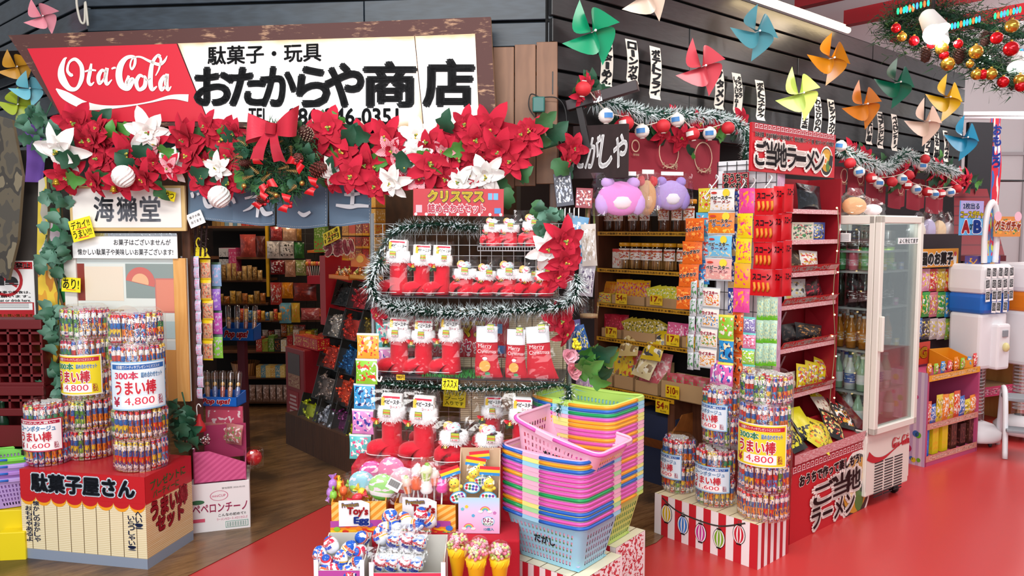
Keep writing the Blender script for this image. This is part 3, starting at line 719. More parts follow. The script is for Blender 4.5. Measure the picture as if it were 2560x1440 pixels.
# hanging shop name board
def f(r, w, h):
 b = MB(); b.box((0, .012, 0), (w, .02, h), mat('d3b478', .4), .004); b.build('frame', r)
 b = MB(); b.rect(-w*.47, -h*.42, w*.47, h*.44, -.001, mat('ece8e1', .3)); p = b.build('paper_panel', r)
 b = MB(); q = base('ink_wash', '3a3f4a', .5)[0]; t = q.node_tree; to(t, ramp(t, noise_(t, coords(t, 'Object', (9, 9, 9)), 1., 2), [(.4, '23252c'), (.55, '8a8f98')]), t.nodes['Principled BSDF'])
 for k, c in enumerate('海獺堂'): b.text(c, -w*.28+k*w*.2, -h*.28, -w*.28+k*w*.2+w*.17, h*.26, -.0025, q, .025)
 b.build('lettering', p)
board('name_board', 'framed white shop name board with three large brushed characters', 'sign', NT, (173, 464, 462, 578), f, .09)
PAP = mat('f4f4f4', .35)
def f(r, w, h):
 b = MB(); b.box((0, .002, 0), (w, .003, h), PAP); p = b.build('sheet', r); b = MB(); tx = mat('4a4c50', .6)
 b.text('お菓子はございませんが', -w*.1, h*.05, w*.44, h*.3, -.001, tx, .012); b.text('懐かしい駄菓子や美味しいお菓子ございます!', -w*.45, -h*.36, w*.46, -h*.1, -.001, tx, .012); b.build('lettering', p)
 b = MB(); b.rect(-w*.5, h*.42, w*.5, h*.55, -.001, foil('c9ced4', .2)); b.build('silver_tape', r)
board('notice_sheet', 'long white notice with two printed lines below the shop name board', 'notice', NT, (181, 586, 443, 646), f, .07)
# poster of an old sweet shop, glossy and propped under the notice
def f(r, w, h):
 fr = wood('d79a52', 'e5b06a', (4, 4, .6), .3)
 b = MB(); b.box((0, .012, 0), (w, .012, h), mat('cfd9d6', .25)); b.build('backing', r)
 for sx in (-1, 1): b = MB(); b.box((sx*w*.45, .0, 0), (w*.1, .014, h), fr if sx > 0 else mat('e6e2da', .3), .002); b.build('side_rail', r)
 b = MB(); b.rect(-w*.45, -h*.08, w*.45, h*.46, .0055, mat('dfe3dc', .2)); b.rect(-w*.44, h*.2, -w*.34, h*.46, .0045, mat('8c3a30', .3)); b.rect(-w*.34, h*.2, -w*.02, h*.44, .0045, mat('e9d9c4', .3)); b.rect(.0, h*.22, w*.4, h*.46, .0045, mat('8e9a96', .3))
 b.disc(w*.12, h*.33, w*.12, .0035, mat('cf7068', .3), 16, a0=-.3, a1=3.0); b.disc(w*.12, h*.33, w*.07, .0025, mat('e8b48c', .3), 14, a0=-.3, a1=3.0)
 b.rect(w*.24, h*.12, w*.44, h*.36, .0035, mat('cc7a70', .3)); b.rect(w*.25, h*.13, w*.43, h*.35, .0025, mat('dd8a74', .3))
 b.rect(-w*.38, h*.02, w*.0, h*.14, .0035, mat('d8b98a', .3)); b.rect(-w*.36, -h*.06, -w*.1, h*.03, .0025, mat('e2c56c', .3)); b.rect(w*.1, -h*.06, w*.42, h*.06, .0035, mat('b6cfd0', .3)); b.text('31', w*.17, -h*.12, w*.28, 0, .002, mat('6b6668', .4), .02)
 b.poly([(-w*.45, .003, -h*.14), (-w*.2, .003, -h*.14), (-w*.25, .003, -h*.02), (-w*.45, .003, .02*h)], mat('dc9a55', .3))
 b.rect(-w*.45, -h*.5, w*.45, -h*.14, .0055, mat('d89a50', .3)); b.build('picture', r)
 b = MB(); b.disc(0, -.02*h, w*.17, .0015, mat('f0efec', .25), 20, rz=h*.12); b.disc(0, h*.11, w*.1, .0015, mat('dcd6cc', .25), 16, rz=h*.06); b.build('pale_print', r)
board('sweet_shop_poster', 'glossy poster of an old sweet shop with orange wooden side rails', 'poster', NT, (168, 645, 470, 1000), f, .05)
def ynote(label, pl, px, off, roll, lines, cols='15171c', group=None, c='f3e21a', red=True):
 def f(r, w, h):
  b = MB(); b.box((0, .001, 0), (w, .002, h), mat(c, .45)); p = b.build('card', r); q = MB(); n = len(lines)
  for i, l in enumerate(lines):
   z1 = h*(.42-.84*i/n); q.text(l, -w*.42, z1-h*.7/n, w*.42, z1, -.0015, mat(cols, .6), .012)
   if red: q.box((0, -.0008, z1-h*.76/n), (w*.5, .0006, h*.035), mat('e0303a', .6))
  q.build('lettering', p)
 return board('price_card', label, 'card', pl, px, f, off, group, roll)
ynote('yellow card reading big and tasty, tilted at the name board corner', NT, (176, 546, 232, 600), .115, -.25, ('デカイ!!', 'うまい!!!'))
ynote('yellow card stuck to the poster rail beside the ivy', NT, (154, 694, 201, 730), .085, .06, ('あり!',))
ynote('small yellow card half hidden under the poinsettia leaves', NT, (398, 476, 438, 500), .13, .25, ('おやつ',), red=False)
# no eating and drinking sign and red crates at the dark wall
DWp = WL.shift(-.01)
def f(r, w, h):
 b = MB(); b.box((0, .004, 0), (w, .006, h), mat('f2efec', .4)); p = b.build('plate', r)
 b = MB(); rd = mat('b3131f', .45)
 b.rect(-w*.48, h*.36, w*.48, h*.48, -.0005, rd); b.text('店内飲食禁止', -w*.47, h*.375, w*.45, h*.465, -.0015, WHITE, .03)
 b.ring(-w*.05, h*.17, w*.3, w*.06, -.001, rd); b.stroke([(-w*.26, h*.28, w*.05), (w*.16, h*.06, w*.05)], -.0012, rd)
 b.box((-w*.14, -.002, h*.15), (w*.1, .0006, h*.14), BLACK); b.box((-w*.14, -.002, h*.235), (w*.05, .0006, h*.04), BLACK); b.disc(w*.06, h*.12, w*.13, -.002, BLACK, 12, a0=0, a1=math.pi); b.box((w*.06, -.002, h*.1), (w*.26, .0006, h*.02), BLACK)
 for i, s_ in enumerate(('での食事や飲食は、', '遠慮願います。', "Don't eat or drink here.")): b.text(s_, -w*.45, -h*.06-h*.07*i, w*.42, -h*.012-h*.07*i, -.001, BLACK, .015)
 b.rect(-w*.48, -h*.48, w*.48, -h*.21, -.0005, rd); b.rect(-w*.3, -h*.34, w*.45, -h*.225, -.001, WHITE)
 for i in range(3): b.rect(-w*.26, -h*(.245+.03*i), w*.38, -h*(.235+.03*i), -.0015, mat('555555', .6))
 b.text('協力をお願い致します', -w*.4, -h*.46, w*.45, -h*.41, -.001, mat('f0c020', .4), .02); b.build('print', p)
board('no_eating_sign', 'red and white no eating or drinking sign on the dark wall', 'sign', DWp, (-40, 652, 86, 798), f)
CR = mat('640d14', .45)
def crate(label, px0, px1, py0, py1, nx, nz, off, dep=.2):
 u, z, w, h = DWp.rect(px0, py0, px1, py1, off)
 b = MB(); t_ = .012
 for k in range(nz+1): b.box((0, dep/2, h*k/nz), (w, dep, t_), CR)
 for k in range(nx+1): b.box((-w/2+w*k/nx, dep/2, h/2), (t_, dep, h), CR)
 b.box((0, dep, h/2), (w, .01, h), mat('14080a', .7)); b.box((0, .0, h-.01), (w+.02, .02, .05), CR, .004); b.box((0, .0, .0), (w+.02, .02, .04), CR, .004)
 return tag(b.build('bottle_crate', None, DWp.mat(u, z, off)), label, 'crate', 'red bottle crates at the dark wall')
crate('red plastic bottle crate standing on end below the no eating sign', -60, 104, 806, 965, 6, 6, .26)
crate('red plastic bottle crate under the upright crate, lowest part hidden by candy', -60, 108, 972, 1030, 6, 2, .28)
u, z, w, h = DWp.rect(-70, 1050, 62, 1100, .34)
b = tray_mb(.5, .12, .3, CR, .012, .12)
tag(b.build('bottle_crate', None, DWp.mat(u, z-.04, .36)), 'open red crate holding green glass bottles', 'crate', 'red bottle crates at the dark wall')
gb = MB(); gb.lathe([(0, 0), (.026, 0), (.028, .02), (.028, .11), (.012, .16), (.011, .2), (.014, .205), (.012, .215), (0, .216)], mat('12301f', .12), 12); GBM = gb.mesh('green_bottle')
for k in range(6):
 tag(put(GBM, 'green_bottle', None, DWp.mat(u-.17+.075*k, z-.025, .27-.08*(k % 2)) @ SC(1.0)), 'dark green glass bottle standing in the open red crate', 'bottle', 'green bottles in the red crate')
# painted cut-out boards and ivy beside the poster
CB = mat('d8d2c4', .6)
def cutout(label, pts, cols, seed, off, y=0.):
 P = [NT.hit(x, yy, off) for x, yy in pts]; cu_, cz_ = P[0]
 b = MB(); m, t, bs_ = base('painted_board', cols[0], .6); n = noise_(t, coords(t, 'Object', (1, 1, .6)), 6+seed, 2)
 to(t, ramp(t, n, [(0, cols[0]), (.44, cols[1]), (.54, cols[2]), (.62, cols[3])], True), bs_)
 b.prism([(p[0]-cu_, p[1]-cz_) for p in P], 0, .02, m, mat('8a7a5c', .8))
 return tag(b.build('painted_board', None, NT.mat(cu_, cz_, off)), label, 'board', 'painted cut-out boards')
cutout('old painted board with peeling white and yellow paint', [(92, 640), (114, 645), (120, 560), (116, 440), (96, 452)], ('c4beb0', 'd0b83c', 'a8a294', 'cbb23a'), 1, .03)
cutout('tall yellow and orange painted cut-out board below the peeling one', [(100, 900), (128, 935), (150, 880), (152, 760), (118, 640), (94, 648), (96, 760)], ('d99a2c', 'e7c23a', 'c98228', 'efd68a'), 2, .05)
cutout('narrow green and orange painted board behind the ivy', [(122, 1000), (165, 1010), (168, 700), (150, 520), (122, 520)], ('c9b7bf', '2f8a4c', 'd8813a', '4a66b0'), 3, .01)
cutout('weathered grey painted board at the picture edge by the wall', [(-40, 660), (20, 700), (44, 600), (56, 440), (30, 300), (-40, 280)], ('4a463e', '5c5444', '3a3630', '7a705a'), 4, .02)
iv = thing('ivy_garland', 'trailing ivy garland down the side of the poster', 'garland', NT.mat(0, 0, .08))
ri = random.Random(11)
b = MB(); b.tube([(*(lambda q: (q[0], 0, q[1]))(NT.hit(x, yy, .08)),) for x, yy in ((150, 450), (152, 600), (146, 750), (155, 900), (140, 1040))], .004, GR2, 5); b.build('stem', iv)
for k in range(62):
 px, py = 148+ri.uniform(-20, 22), ri.uniform(470, 1030); u, z = NT.hit(px, py, .08)
 put(ri.choice(IVY), 'leaf', iv, T((u, -ri.random()*.05, z)) @ RZ(ri.uniform(-.7, .7)) @ RX(ri.uniform(0, .8)) @ RY(3.14+ri.uniform(-1.2, 1.2)) @ SC(1.15))
iv2 = thing('ivy_sprig', 'green ivy tuft at the top corner of the signboard', 'garland', NT.mat(0, 0, .1))
b = MB(); b.tube([(*(lambda q: (q[0], 0, q[1]))(NT.hit(x, yy, .1)),) for x, yy in ((130, 255), (110, 300), (95, 350))], .004, GR2, 5); b.build('stem', iv2)
for k in range(22):
 u, z = NT.hit(108+ri.uniform(-32, 30), 310+ri.uniform(-55, 70), .1)
 put(ri.choice(IVY), 'leaf', iv2, T((u, -ri.random()*.05, z)) @ RZ(ri.uniform(-.7, .7)) @ RX(.4) @ RY(ri.random()*6.28) @ SC(1.1))
iv3 = thing('ivy_sprig', 'dark ivy tuft low on the door post above the pink box', 'garland', NT.mat(0, 0, .12))
b = MB(); b.tube([(*(lambda q: (q[0], 0, q[1]))(NT.hit(x, yy, .12)),) for x, yy in ((455, 980), (470, 1040), (462, 1110))], .004, GR2, 5); b.build('stem', iv3)
for k in range(26):
 u, z = NT.hit(464+ri.uniform(-24, 34), 1045+ri.uniform(-50, 70), .12)
 put(LEAF[1] if k % 2 else IVY[1], 'leaf', iv3, T((u, -ri.random()*.06, z)) @ RZ(ri.uniform(-.7, .7)) @ RX(.4) @ RY(ri.random()*6.28) @ SC(.9))
b = MB(); hc = LF.hit(78, 400, .0); pc = cloth('5f3f8c', '6e4c9c')
q0 = NT.hit(60, 310, -.02); q1 = NT.hit(112, 455, -.02)
b.sheet(lambda u, v: (q0[0]+(q1[0]-q0[0])*u+.02*math.sin(3*v), -.02*math.sin(6*u+2*v), q0[1]+(q1[1]-q0[1])*v), 8, 8, pc, flip=True)
tag(b.build('purple_curtain', None, NT.mat(0, 0, -.02)), 'purple cloth banner hanging beside the garland end', 'curtain')
# ---------------------------------------------------------------- stick-snack bundles
def stick_me(bands, seed, blobs=()):
 m = printed('e9e4df', tuple(bands), blobs, float(seed), .25, .25, 9., .1, .9); mb = MB(); n = 7
 mb.lathe([(.0035, 0), (.0105, .008), (.0118, .03), (.0112, .07), (.0118, .115), (.0105, .132), (.0035, .14)], m, n)
 mb.sheet(lambda u, v: ((u-.5)*.022, 0, .136+.010*v), 1, 1, m, False); mb.sheet(lambda u, v: ((u-.5)*.022, 0, .004-.010*v), 1, 1, m, False, flip=True)
 return mb.mesh('snack_stick')
_b = lambda *a: a
STK = [stick_me(_b((0, .06, 'b0b4ba'), (.06, .2, c1), (.2, .34, 'f2f0ea'), (.34, .5, c2), (.5, .6, c3), (.6, .74, 'f1ede6'), (.74, .95, c4), (.96, 1., 'c4c8cc')), i, (c5, '3b4a8a'))
       for i, (c1, c2, c3, c4, c5) in enumerate((('d9363a', 'e8c53a', '2f6fb5', 'c81f2c', 'd96a2a'), ('3b7fc4', '5aa0d8', 'd4452e', '2d62ae', 'cf3a3a'), ('e2b22c', 'e8862a', '3877b8', 'd5282f', 'b54a20'), ('7fae3c', 'b9d05a', '4f8a34', 'd3cf52', '5f9a3a'), ('c9467a', 'e9b03a', '3a8a58', 'b82040', 'd45a2a'), ('e8882a', 'f0a83c', 'c43a2a', 'd8342c', '2f6fb0'), ('cfd4da', 'd8402e', '3a66a8', 'e3c23c', 'e0a030')))]
def bundle(label, pl, px, pbase, off, R, layers, band=None, seed=0, hgt=None, facing=0., sc=1., z0=None, yv=.14):
 """px: pixel x of the axis; pbase: pixel y of the base. band = (z0, z1, style)"""
 u, z = pl.hit(px, pbase, off); z = z if z0 is None else z0
 r = thing('snack_bundle', label, 'snack pack', pl.mat(u, z, off) @ SC(1, 1, sc), None); rn_ = random.Random(seed); lh = .152
 k = 0; core = []; n = int(2*math.pi*R/.0265)
 for L in range(layers):
  pick = [rn_.choice(STK) for _ in range(6)]
  for i in range(n):
   a = 6.283*(i+.5*(L % 2))/n
   if math.sin(a) > .35: continue
   me = pick[int(i/n*12) % 6] if rn_.random() < .85 else rn_.choice(STK)
   if k < 100: put(me, 'snack_stick', r, T((R*math.cos(a), R*math.sin(a), .004+L*lh+rn_.uniform(-.003, .003))) @ RZ(a+1.57+rn_.uniform(-.3, .3)) @ RX(rn_.uniform(-.04, .04))); k += 1
 if True:
  mb = MB()
  for q in range(26):
   rad = (R-.028)*math.sqrt(rn_.random()); a = rn_.random()*6.283; me = rn_.choice(STK)
   mb.add([tuple(T((rad*math.cos(a), rad*math.sin(a), .004+(layers-1)*lh)) @ v.co) for v in me.vertices], [tuple(p.vertices) for p in me.polygons], me.materials[0], [(0, v.co.z/.14) for v in me.vertices], True)
  o = mb.build('inner_sticks', r); o['kind'] = 'stuff'
 Hh = layers*lh
 b = MB(); b.lathe([(R-.02, .0), (R+.014, .004), (R+.0145, Hh*.5), (R+.0135, Hh-.02), (R*.8, Hh+.012), (.0, Hh+.014)], film(.07, 'ffffff', 30.), 28); b.build('clear_wrap', r)
 if band:
  za, zb, bg, edge, inkc, big, price, top = band; Rb = R+.018; A = 1.05
  def cy(x, y, z): return (Rb*math.sin(x/Rb+facing)*(1-y/Rb*1), -Rb*math.cos(x/Rb+facing)*(1-y/Rb), z)
  wv = 2*A*Rb*.5
  q = MB(); q.sheet(lambda uu, v: cy((uu-.5)*2*A*Rb, 0, za+(zb-za)*v), 24, 1, mat(edge, .4)); q.sheet(lambda uu, v: cy((uu-.5)*2*(A-.05)*Rb, -.0006, za+.006+(zb-za-.012)*v), 24, 1, mat(bg, .4)); p = q.build('label_band', r)
  hh = zb-za; q = MB(); W_ = A*Rb*.9
  q.sheet(lambda uu, v: cy((uu-.5)*2*W_, -.001, zb-hh*.16+hh*.1*v), 18, 1, mat(inkc, .4)); q.text(top, -W_*.8, zb-hh*.145, W_*.8, zb-hh*.075, -.0014, WHITE, .02, fn=cy)
  q.text('300本' if layers > 2 else 'コーンポタージュ', -W_*.85, zb-hh*.36, W_*(0 if layers > 2 else .8), zb-hh*.2, -.0014, mat('2f8a5a' if bg == 'f0dc2c' else ('d23a5a' if layers > 2 else '4a86b8'), .4), .03, fn=cy, out=WHITE, outw=.05)
  if layers > 2: q.text('詰め合わせセット', W_*.1, zb-hh*.33, W_*.9, zb-hh*.22, -.0014, mat('4a86b8', .4), .03, fn=cy, out=WHITE, outw=.05)
  q.text('うまい棒', -W_*.85, zb-hh*.68, W_*.62, zb-hh*.39, -.0022, mat('c8283a', .4), .03, fn=cy, out=WHITE, outw=.07)
  q.sheet(lambda uu, v: cy(-W_*.62+(W_*1.3)*uu, -.001, za+hh*.07+hh*.22*v), 16, 1, mat('faf8f6', .4))
  q.text('¥', -W_*.95, za+hh*.08, -W_*.7, za+hh*.27, -.0014, mat('b02040', .4), .03, fn=cy); q.text(price, -W_*.5, za+hh*.095, W_*.55, za+hh*.265, -.0018, mat('d8304a', .4), .0, fn=cy)
  q.text('税込', W_*.72, za+hh*.08, W_*.92, za+hh*.28, -.0014, mat('b02040', .4), .02, fn=cy); q.build('lettering', p)
 return r
# candy house box
BXP = Plane(onz(365, 1425, 0)[:2], (onz(365, 1425)-onz(62, 1396))[:2])
(bu0, _), (bu1, _) = BXP.hit(60, 1396), BXP.hit(370, 1425); bw = bu1-bu0; bh = BXP.hit(372, 1194)[1]
bd = .36
bx = thing('display_box', 'red and bamboo printed candy shop box on the wooden floor', 'box', BXP.mat((bu0+bu1)/2, 0, 0))
RB, OR_, GY = mat('c01c26', .35), mat('f0a020', .4), mat('8a95a8', .45)
BAM = bamboo('ecdcb4', 'c9b27c')
b = MB(); b.box((0, bd/2, bh/2), (bw, bd-.004, bh-.002), mat('b9202a', .35)); b.build('carton', bx)
b = MB(); b.rect(-bw/2, 0, bw/2, bh*.12, -.0005, GY); b.rect(-bw/2, bh*.12, bw/2, bh*.72, -.0005, BAM); b.rect(-bw/2, bh*.7, bw/2, bh, -.0015, RB)
for k in range(8):
 cx = -bw/2+bw*(k+.5)/8
 b.disc(cx, bh*.705, bw/16, -.0018, OR_, 14, rz=bh*.095, a0=math.pi, a1=2*math.pi); b.disc(cx, bh*.71, bw/16, -.0028, RB, 14, rz=bh*.065, a0=math.pi, a1=2*math.pi)
fp = b.build('front_print', bx)
b = MB()
b.text('駄菓子屋さん', -bw*.4, bh*.77, bw*.42, bh*.96, -.004, mat('1c2430', .4), .05, out=mat('cfe0ea', .4), outw=.07)
b.vtext('懐かしのおかしや', -bw*.4, bh*.2, -bw*.35, bh*.66, -.003, mat('25355f', .5), .02); b.vtext('おもちゃあるよ', -bw*.465, bh*.2, -bw*.415, bh*.6, -.003, mat('25355f', .5), .02)
b.vtext('へい!', bw*.42, bh*.44, bw*.47, bh*.63, -.003, mat('25355f', .5), .02); b.vtext('いらっしゃい!', bw*.36, bh*.2, bw*.41, bh*.58, -.003, mat('25355f', .5), .02)
b.build('lettering', fp)
SD = T((bw/2, 0, 0)) @ RZ(math.pi/2)
b = MB(); b.rect(0, 0, bd, bh*.12, -.0005, GY, SD); b.rect(0, bh*.12, bd, bh*.7, -.0005, bamboo('d9a860', 'b98a4a'), SD); b.rect(0, bh*.7, bd, bh, -.0005, RB, SD)
b.text('プレゼントに', bd*.1, bh*.83, bd*.85, bh*.93, -.002, mat('3f8a4c', .4), .02, SD); b.text('パーティーに', bd*.15, bh*.73, bd*.7, bh*.81, -.002, mat('3f8a4c', .4), .02, SD)
b.text('うまい棒', bd*.1, bh*.5, bd*.88, bh*.7, -.002, mat('c8283a', .4), .04, SD, out=mat('7a1018', .4), outw=.06); b.text('セット', bd*.2, bh*.34, bd*.78, bh*.5, -.002, mat('c8283a', .4), .04, SD, out=mat('7a1018', .4), outw=.06); b.build('side_print', bx)
BLU, YEL, PNK = ('dbeaf4', '8fbfe0', '2a62a8'), ('f0dc2c', 'f6f2e4', 'c8283a'), ('f6f0f2', 'b8304a', 'b01a3c')
def bnd(a, c, st, price, top='大容量でパーティやプレゼントにオススメ!'): return (a, c, st[0], st[1], st[2], '', price, top)
bundle('tall snack stick bundle with blue 4,800 yen label on the candy shop box', BXP, 356, 1180, -.16, .115, 5, bnd(.30, .53, BLU, '4,800'), 1, z0=bh+.003, facing=.62)
bundle('tall snack stick bundle with yellow 4,800 yen label, behind the blue labelled one', BXP, 230, 1165, -.27, .104, 5, bnd(.33, .53, YEL, '4,800'), 2, z0=bh+.003, facing=.17)
bundle('short snack stick bundle with pink 1,600 yen label on the candy shop box', BXP, 124, 1160, -.13, .092, 2, bnd(.075, .235, PNK, '1,600', '憧れの大人買い!'), 3, z0=bh+.003, facing=.27)
# yellow folded card box on the floor behind the candy house box
YW = mat('e8cf10', .45)
yp = at(40, 1300, 3.82); b = MB(); b.box((.03, 0, .115), (.24, .22, .23), YW, .004); b.box((.06, -.14, .07), (.12, .06, .14), YW, .004)
tag(b.build('yellow_carton', None, T((yp.x, yp.y, 0)) @ RZ(.12)), 'bright yellow folded cardboard piece behind the candy shop box', 'box')
# ================================================================ inside the shop, seen through the doorway
for nm, loc, pw in (('shop_lamp', (-1.5, 5.3, 2.4), 20), ('shop_lamp', (-2.2, 6.6, 2.4), 20), ('shop_lamp', (-.7, 6.6, 2.4), 14), ('shop_lamp', (.5, 5.4, 2.4), 12)):
 point(nm, loc, pw, (1.0, .80, .58), .12)
IS = Plane((-2.2, 6.9), (1, 0))
SW = wood('5a3620', '7a4c2c', (1, 1, 5), .5); DARK = mat('17100d', .8)
sh = thing('wall_shelf', 'brown wooden wall shelf at the back of the shop beside the yellow post', 'shelf', IS.mat(0, 0, 0))
uL, uR = IS.hit(500, 700)[0], IS.hit(668, 700)[0]; uE = IS.hit(880, 700)[0]
b = MB(); b.box(((uL+uE)/2, .34, 1.0), (uE-uL, .02, 2.0), DARK); b.build('back_panel', sh)
for py, a, c, dp in ((568, uL, uR, .3), (645, uL, uR, .3), (702, uL, uR, .3), (760, uL, uR, .3), (880, uL, uE, .32), (945, uL, uE, .32), (1006, uL, uE, .32)):
 z = IS.hit(600, py)[1]; b = MB(); b.box(((a+c)/2, dp/2, z), (c-a, dp, .022), SW, .002, seg=1); b.build('shelf_board', sh)
b = MB(); b.box((uR+.012, -.01, 1.55), (.024, .03, 1.1), mat('d9a81a', .5)); tag(b.build('yellow_post', None, IS.mat(0, 0, 0)), 'bright yellow upright post between the shop shelves', 'post')
GK = [0]
def goods(pl, x0, y0, x1, y1, kind, m, label, cat, off=0.02, group=None, d=.06, roll=0., name=None, **k):
 u, z, w, h = pl.rect(x0, y0, x1, y1, off); GK[0] += 1
 if kind == 'bag': b = pillow_mb(w, h, min(d, .05), m, seed=GK[0]); name = name or 'snack_bag'
 elif kind == 'box': b = carton_mb(w, h, d, m, k.get('side'), k.get('top')); name = name or 'candy_box'
 elif kind == 'book': b = MB(); b.box((0, d/2, h/2), (w, d, h), m, .001, seg=1); name = name or 'thin_box'
 for st in k.get('txt', ()): b.text(st[0], (st[1]-.5)*w, st[2]*h, (st[3]-.5)*w, st[4]*h, -(.028 if kind == 'bag' else .0015), st[5], st[6] if len(st) > 6 else .02)
 o = b.build(name, None, pl.mat(u, z, off, roll)); return tag(o, label, cat, group)
def PRT(bg, *bl, s=0, bands=(), **k): return printed(bg, tuple(bands), tuple(bl), float(s), **k)
for i, c in enumerate(('8a6a3a', '9c7a48', 'b08a50', '7aa0b8', 'd9d4cc', '5f8fb0', 'c9c4bc', 'b8443c', 'c05048', 'a83a38', 'c86a60')):
 goods(IS, 530+i*10.5, 553, 539.5+i*10.5, 567, 'book', mat(c, .5), ORD[i]+' thin box from the door on the top shop shelf', 'box', -.02, 'thin boxes on the top shop shelf', .2)
goods(IS, 600, 586, 640, 643, 'bag', PRT('a8443c', 'c9584c', s=1), 'large red translucent snack bag on the brown shelf', 'snack bag', .0)
goods(IS, 640, 590, 664, 643, 'bag', PRT('5a2a24', '7a3a30', s=2), 'dark brown snack bag leaning by the yellow post', 'snack bag', .0)
goods(IS, 548, 620, 590, 690, 'box', PRT('c8c8cc', '8a8a90', s=3, bs=12), 'white and pink printed box on a dark stand inside', 'box', .0, d=.14, side=mat('d0487a', .4), txt=())
goods(IS, 572, 622, 590, 690, 'box', PRT('cf4a7c', 'e8b4c8', s=4), 'pink printed box beside the white printed box', 'box', .012, d=.1)
for i, (x0, y0, x1, y1, c, c2, lb) in enumerate(((676, 567, 706, 601, 'a63a3a', 'c4605a', 'brick red flat bag hung in the top row'), (706, 567, 741, 602, 'c99a78', 'e0b898', 'beige flat bag hung in the top row'), (741, 567, 754, 602, '9a6a2c', 'b8863c', 'narrow brown bag hung in the top row'), (667, 603, 699, 646, 'd5cdca', '8a8684', 'greyish white flat bag beside the yellow post'), (699, 603, 735, 646, 'cfc8c4', '3a3836', 'white flat bag with black print inside the shop'), (735, 606, 761, 646, '2f6a34', '4a8a48', 'dark green bag hung beside the white bags'), (676, 650, 712, 686, '7d1a20', 'd8d2ce', 'dark red bag with a black and white mark'), (712, 650, 739, 692, 'b88468', 'd8a890', 'tan bag hung in the middle row'), (739, 650, 765, 689, '8d9a58', 'e4dcc0', 'pale green bag with a white patch'), (765, 648, 778, 688, 'b8645a', 'd89a8c', 'narrow salmon bag in the middle row'), (676, 706, 705, 762, 'b03a32', 'd9cfc0', 'red and cream bag hung below the middle row'), (703, 706, 733, 746, 'c97818', 'e89a2c', 'bright orange bag hung below the middle row'), (733, 707, 792, 752, '7a2a24', '9c3a2c', 'wide dark red bag hung below the middle row'), (698, 757, 728, 808, '6aa4b4', 'd89a5a', 'light blue bag hung in the lowest row'), (728, 757, 750, 806, 'c9a030', 'd8702c', 'yellow bag hung in the lowest row'), (752, 770, 800, 800, 'a84a4a', 'c8847c', 'rose coloured bag on the low tray'))):
 goods(IS, x0, y0, x1, y1, 'bag', PRT(c, c2, s=i+7, rough=.25), lb, 'snack bag', .1, 'flat bags on the back hooks')
b = MB(); (ga, gz), (gc, gz2) = IS.hit(676, 560), IS.hit(880, 830)
for k in range(10): b.tube([(ga+(gc-ga)*k/9, 0, gz), (ga+(gc-ga)*k/9, 0, gz2)], .002, BLACK, 4)
for k in range(12): b.tube([(ga, 0, gz+(gz2-gz)*k/11), (gc, 0, gz+(gz2-gz)*k/11)], .002, BLACK, 4)
tag(b.build('wire_grid', None, IS.mat(0, 0, .03)), 'dark wire grid behind the hanging flat bags', 'grid')
goods(IS, 768, 690, 806, 710, 'box', mat('b01830', .45), 'crimson candy box holding lollipops on the back shelf', 'box', .2, d=.12)
for k in range(7):
 b = MB(); b.tube([(0, 0, 0), (0, 0, .1)], .003, WHITE, 5); b.ball((0, 0, .115), .02, mat(('e08a2c', 'd8504a', 'e8b060')[k % 3], .3), 8)
 u, z = IS.hit(775+4.2*k, 692, .16); tag(b.build('lollipop', None, IS.mat(u, z, .16, (k-3)*.06)), 'orange lollipop standing in the crimson box inside', 'lollipop', 'lollipops in the crimson box')
for i, (y0, y1, c, c2) in enumerate(((566, 598, '6f9a3a', 'c9d8a0'), (598, 630, '7aa844', 'c83a3a'))):
 goods(IS, 785, y0, 813, y1, 'box', PRT(c, c2, s=30+i), ('upper', 'lower')[i]+' green candy box stacked near the red side panel', 'box', .22, d=.12)
for i, (y0, c) in enumerate(((626, 'd8701e'), (785, 'd8601e'))):
 goods(IS, 768, y0, 806, y0+6, 'book', mat(c, .5), ('upper', 'lower')[i]+' orange ledge strip on the back shelf', 'ledge', .1, d=.45, name='ledge_strip')
# low shelves
cl = ('b8443c', '8a9a3a', '5f8a34', '2a2a2c', 'd9cfc0', 'a02028', 'c8b8a8', 'c86a28', 'd8b02c', 'b87a6a')
rg = random.Random(4)
for i in range(11):
 x0 = 640+i*15.5; y0 = 880-rg.uniform(28, 58)
 goods(IS, x0, y0, x0+14, 879, 'box', PRT(cl[i % 10], cl[(i+4) % 10], s=40+i), ORD[i]+' small printed box from the wicker basket on the upper low shelf', 'box', .1, 'small boxes on the low shelves', .12)
for i in range(10):
 x0 = 640+i*15.5; y0 = 838-rg.uniform(10, 30)
 goods(IS, x0, y0, x0+15, 842, 'bag', PRT(cl[(i+3) % 10], cl[(i+6) % 10], 'e8d8d0', s=60+i), ORD[i]+' packet piled behind the small printed boxes', 'packet', -.05, 'packets behind the small boxes')
for i in range(6):
 x0 = 640+i*12; goods(IS, x0, 915, x0+12, 944, 'box', PRT(('c89a4a', '5a8aa0', 'd8b86a')[i % 3], 'e8d8a8', s=80+i), ORD[i]+' little box on the middle low shelf', 'box', .1, 'little boxes on the middle low shelf', .1)
for i in range(7):
 x0 = 606+i*17; goods(IS, x0, 962, x0+16, 1004, 'bag', PRT('8a6a5c', 'b8948a', 'd8c0b8', s=90+i), ORD[i]+' clear bag of sweets on the bottom shop shelf', 'sweets bag', .05, 'bags of sweets on the bottom shelf', .08)
b = MB(); b.lathe([(.0, 0), (.1, 0), (.13, .13), (.135, .13), (.104, -.004)], stripes('a8703c', '6e4422', 30., 0., .6), 18)
u, z = IS.hit(612, 943, -.1); tag(b.build('wicker_basket', None, IS.mat(u, z+.012, -.13) @ SC(.95)), 'round wicker basket on the low shop shelf', 'basket')
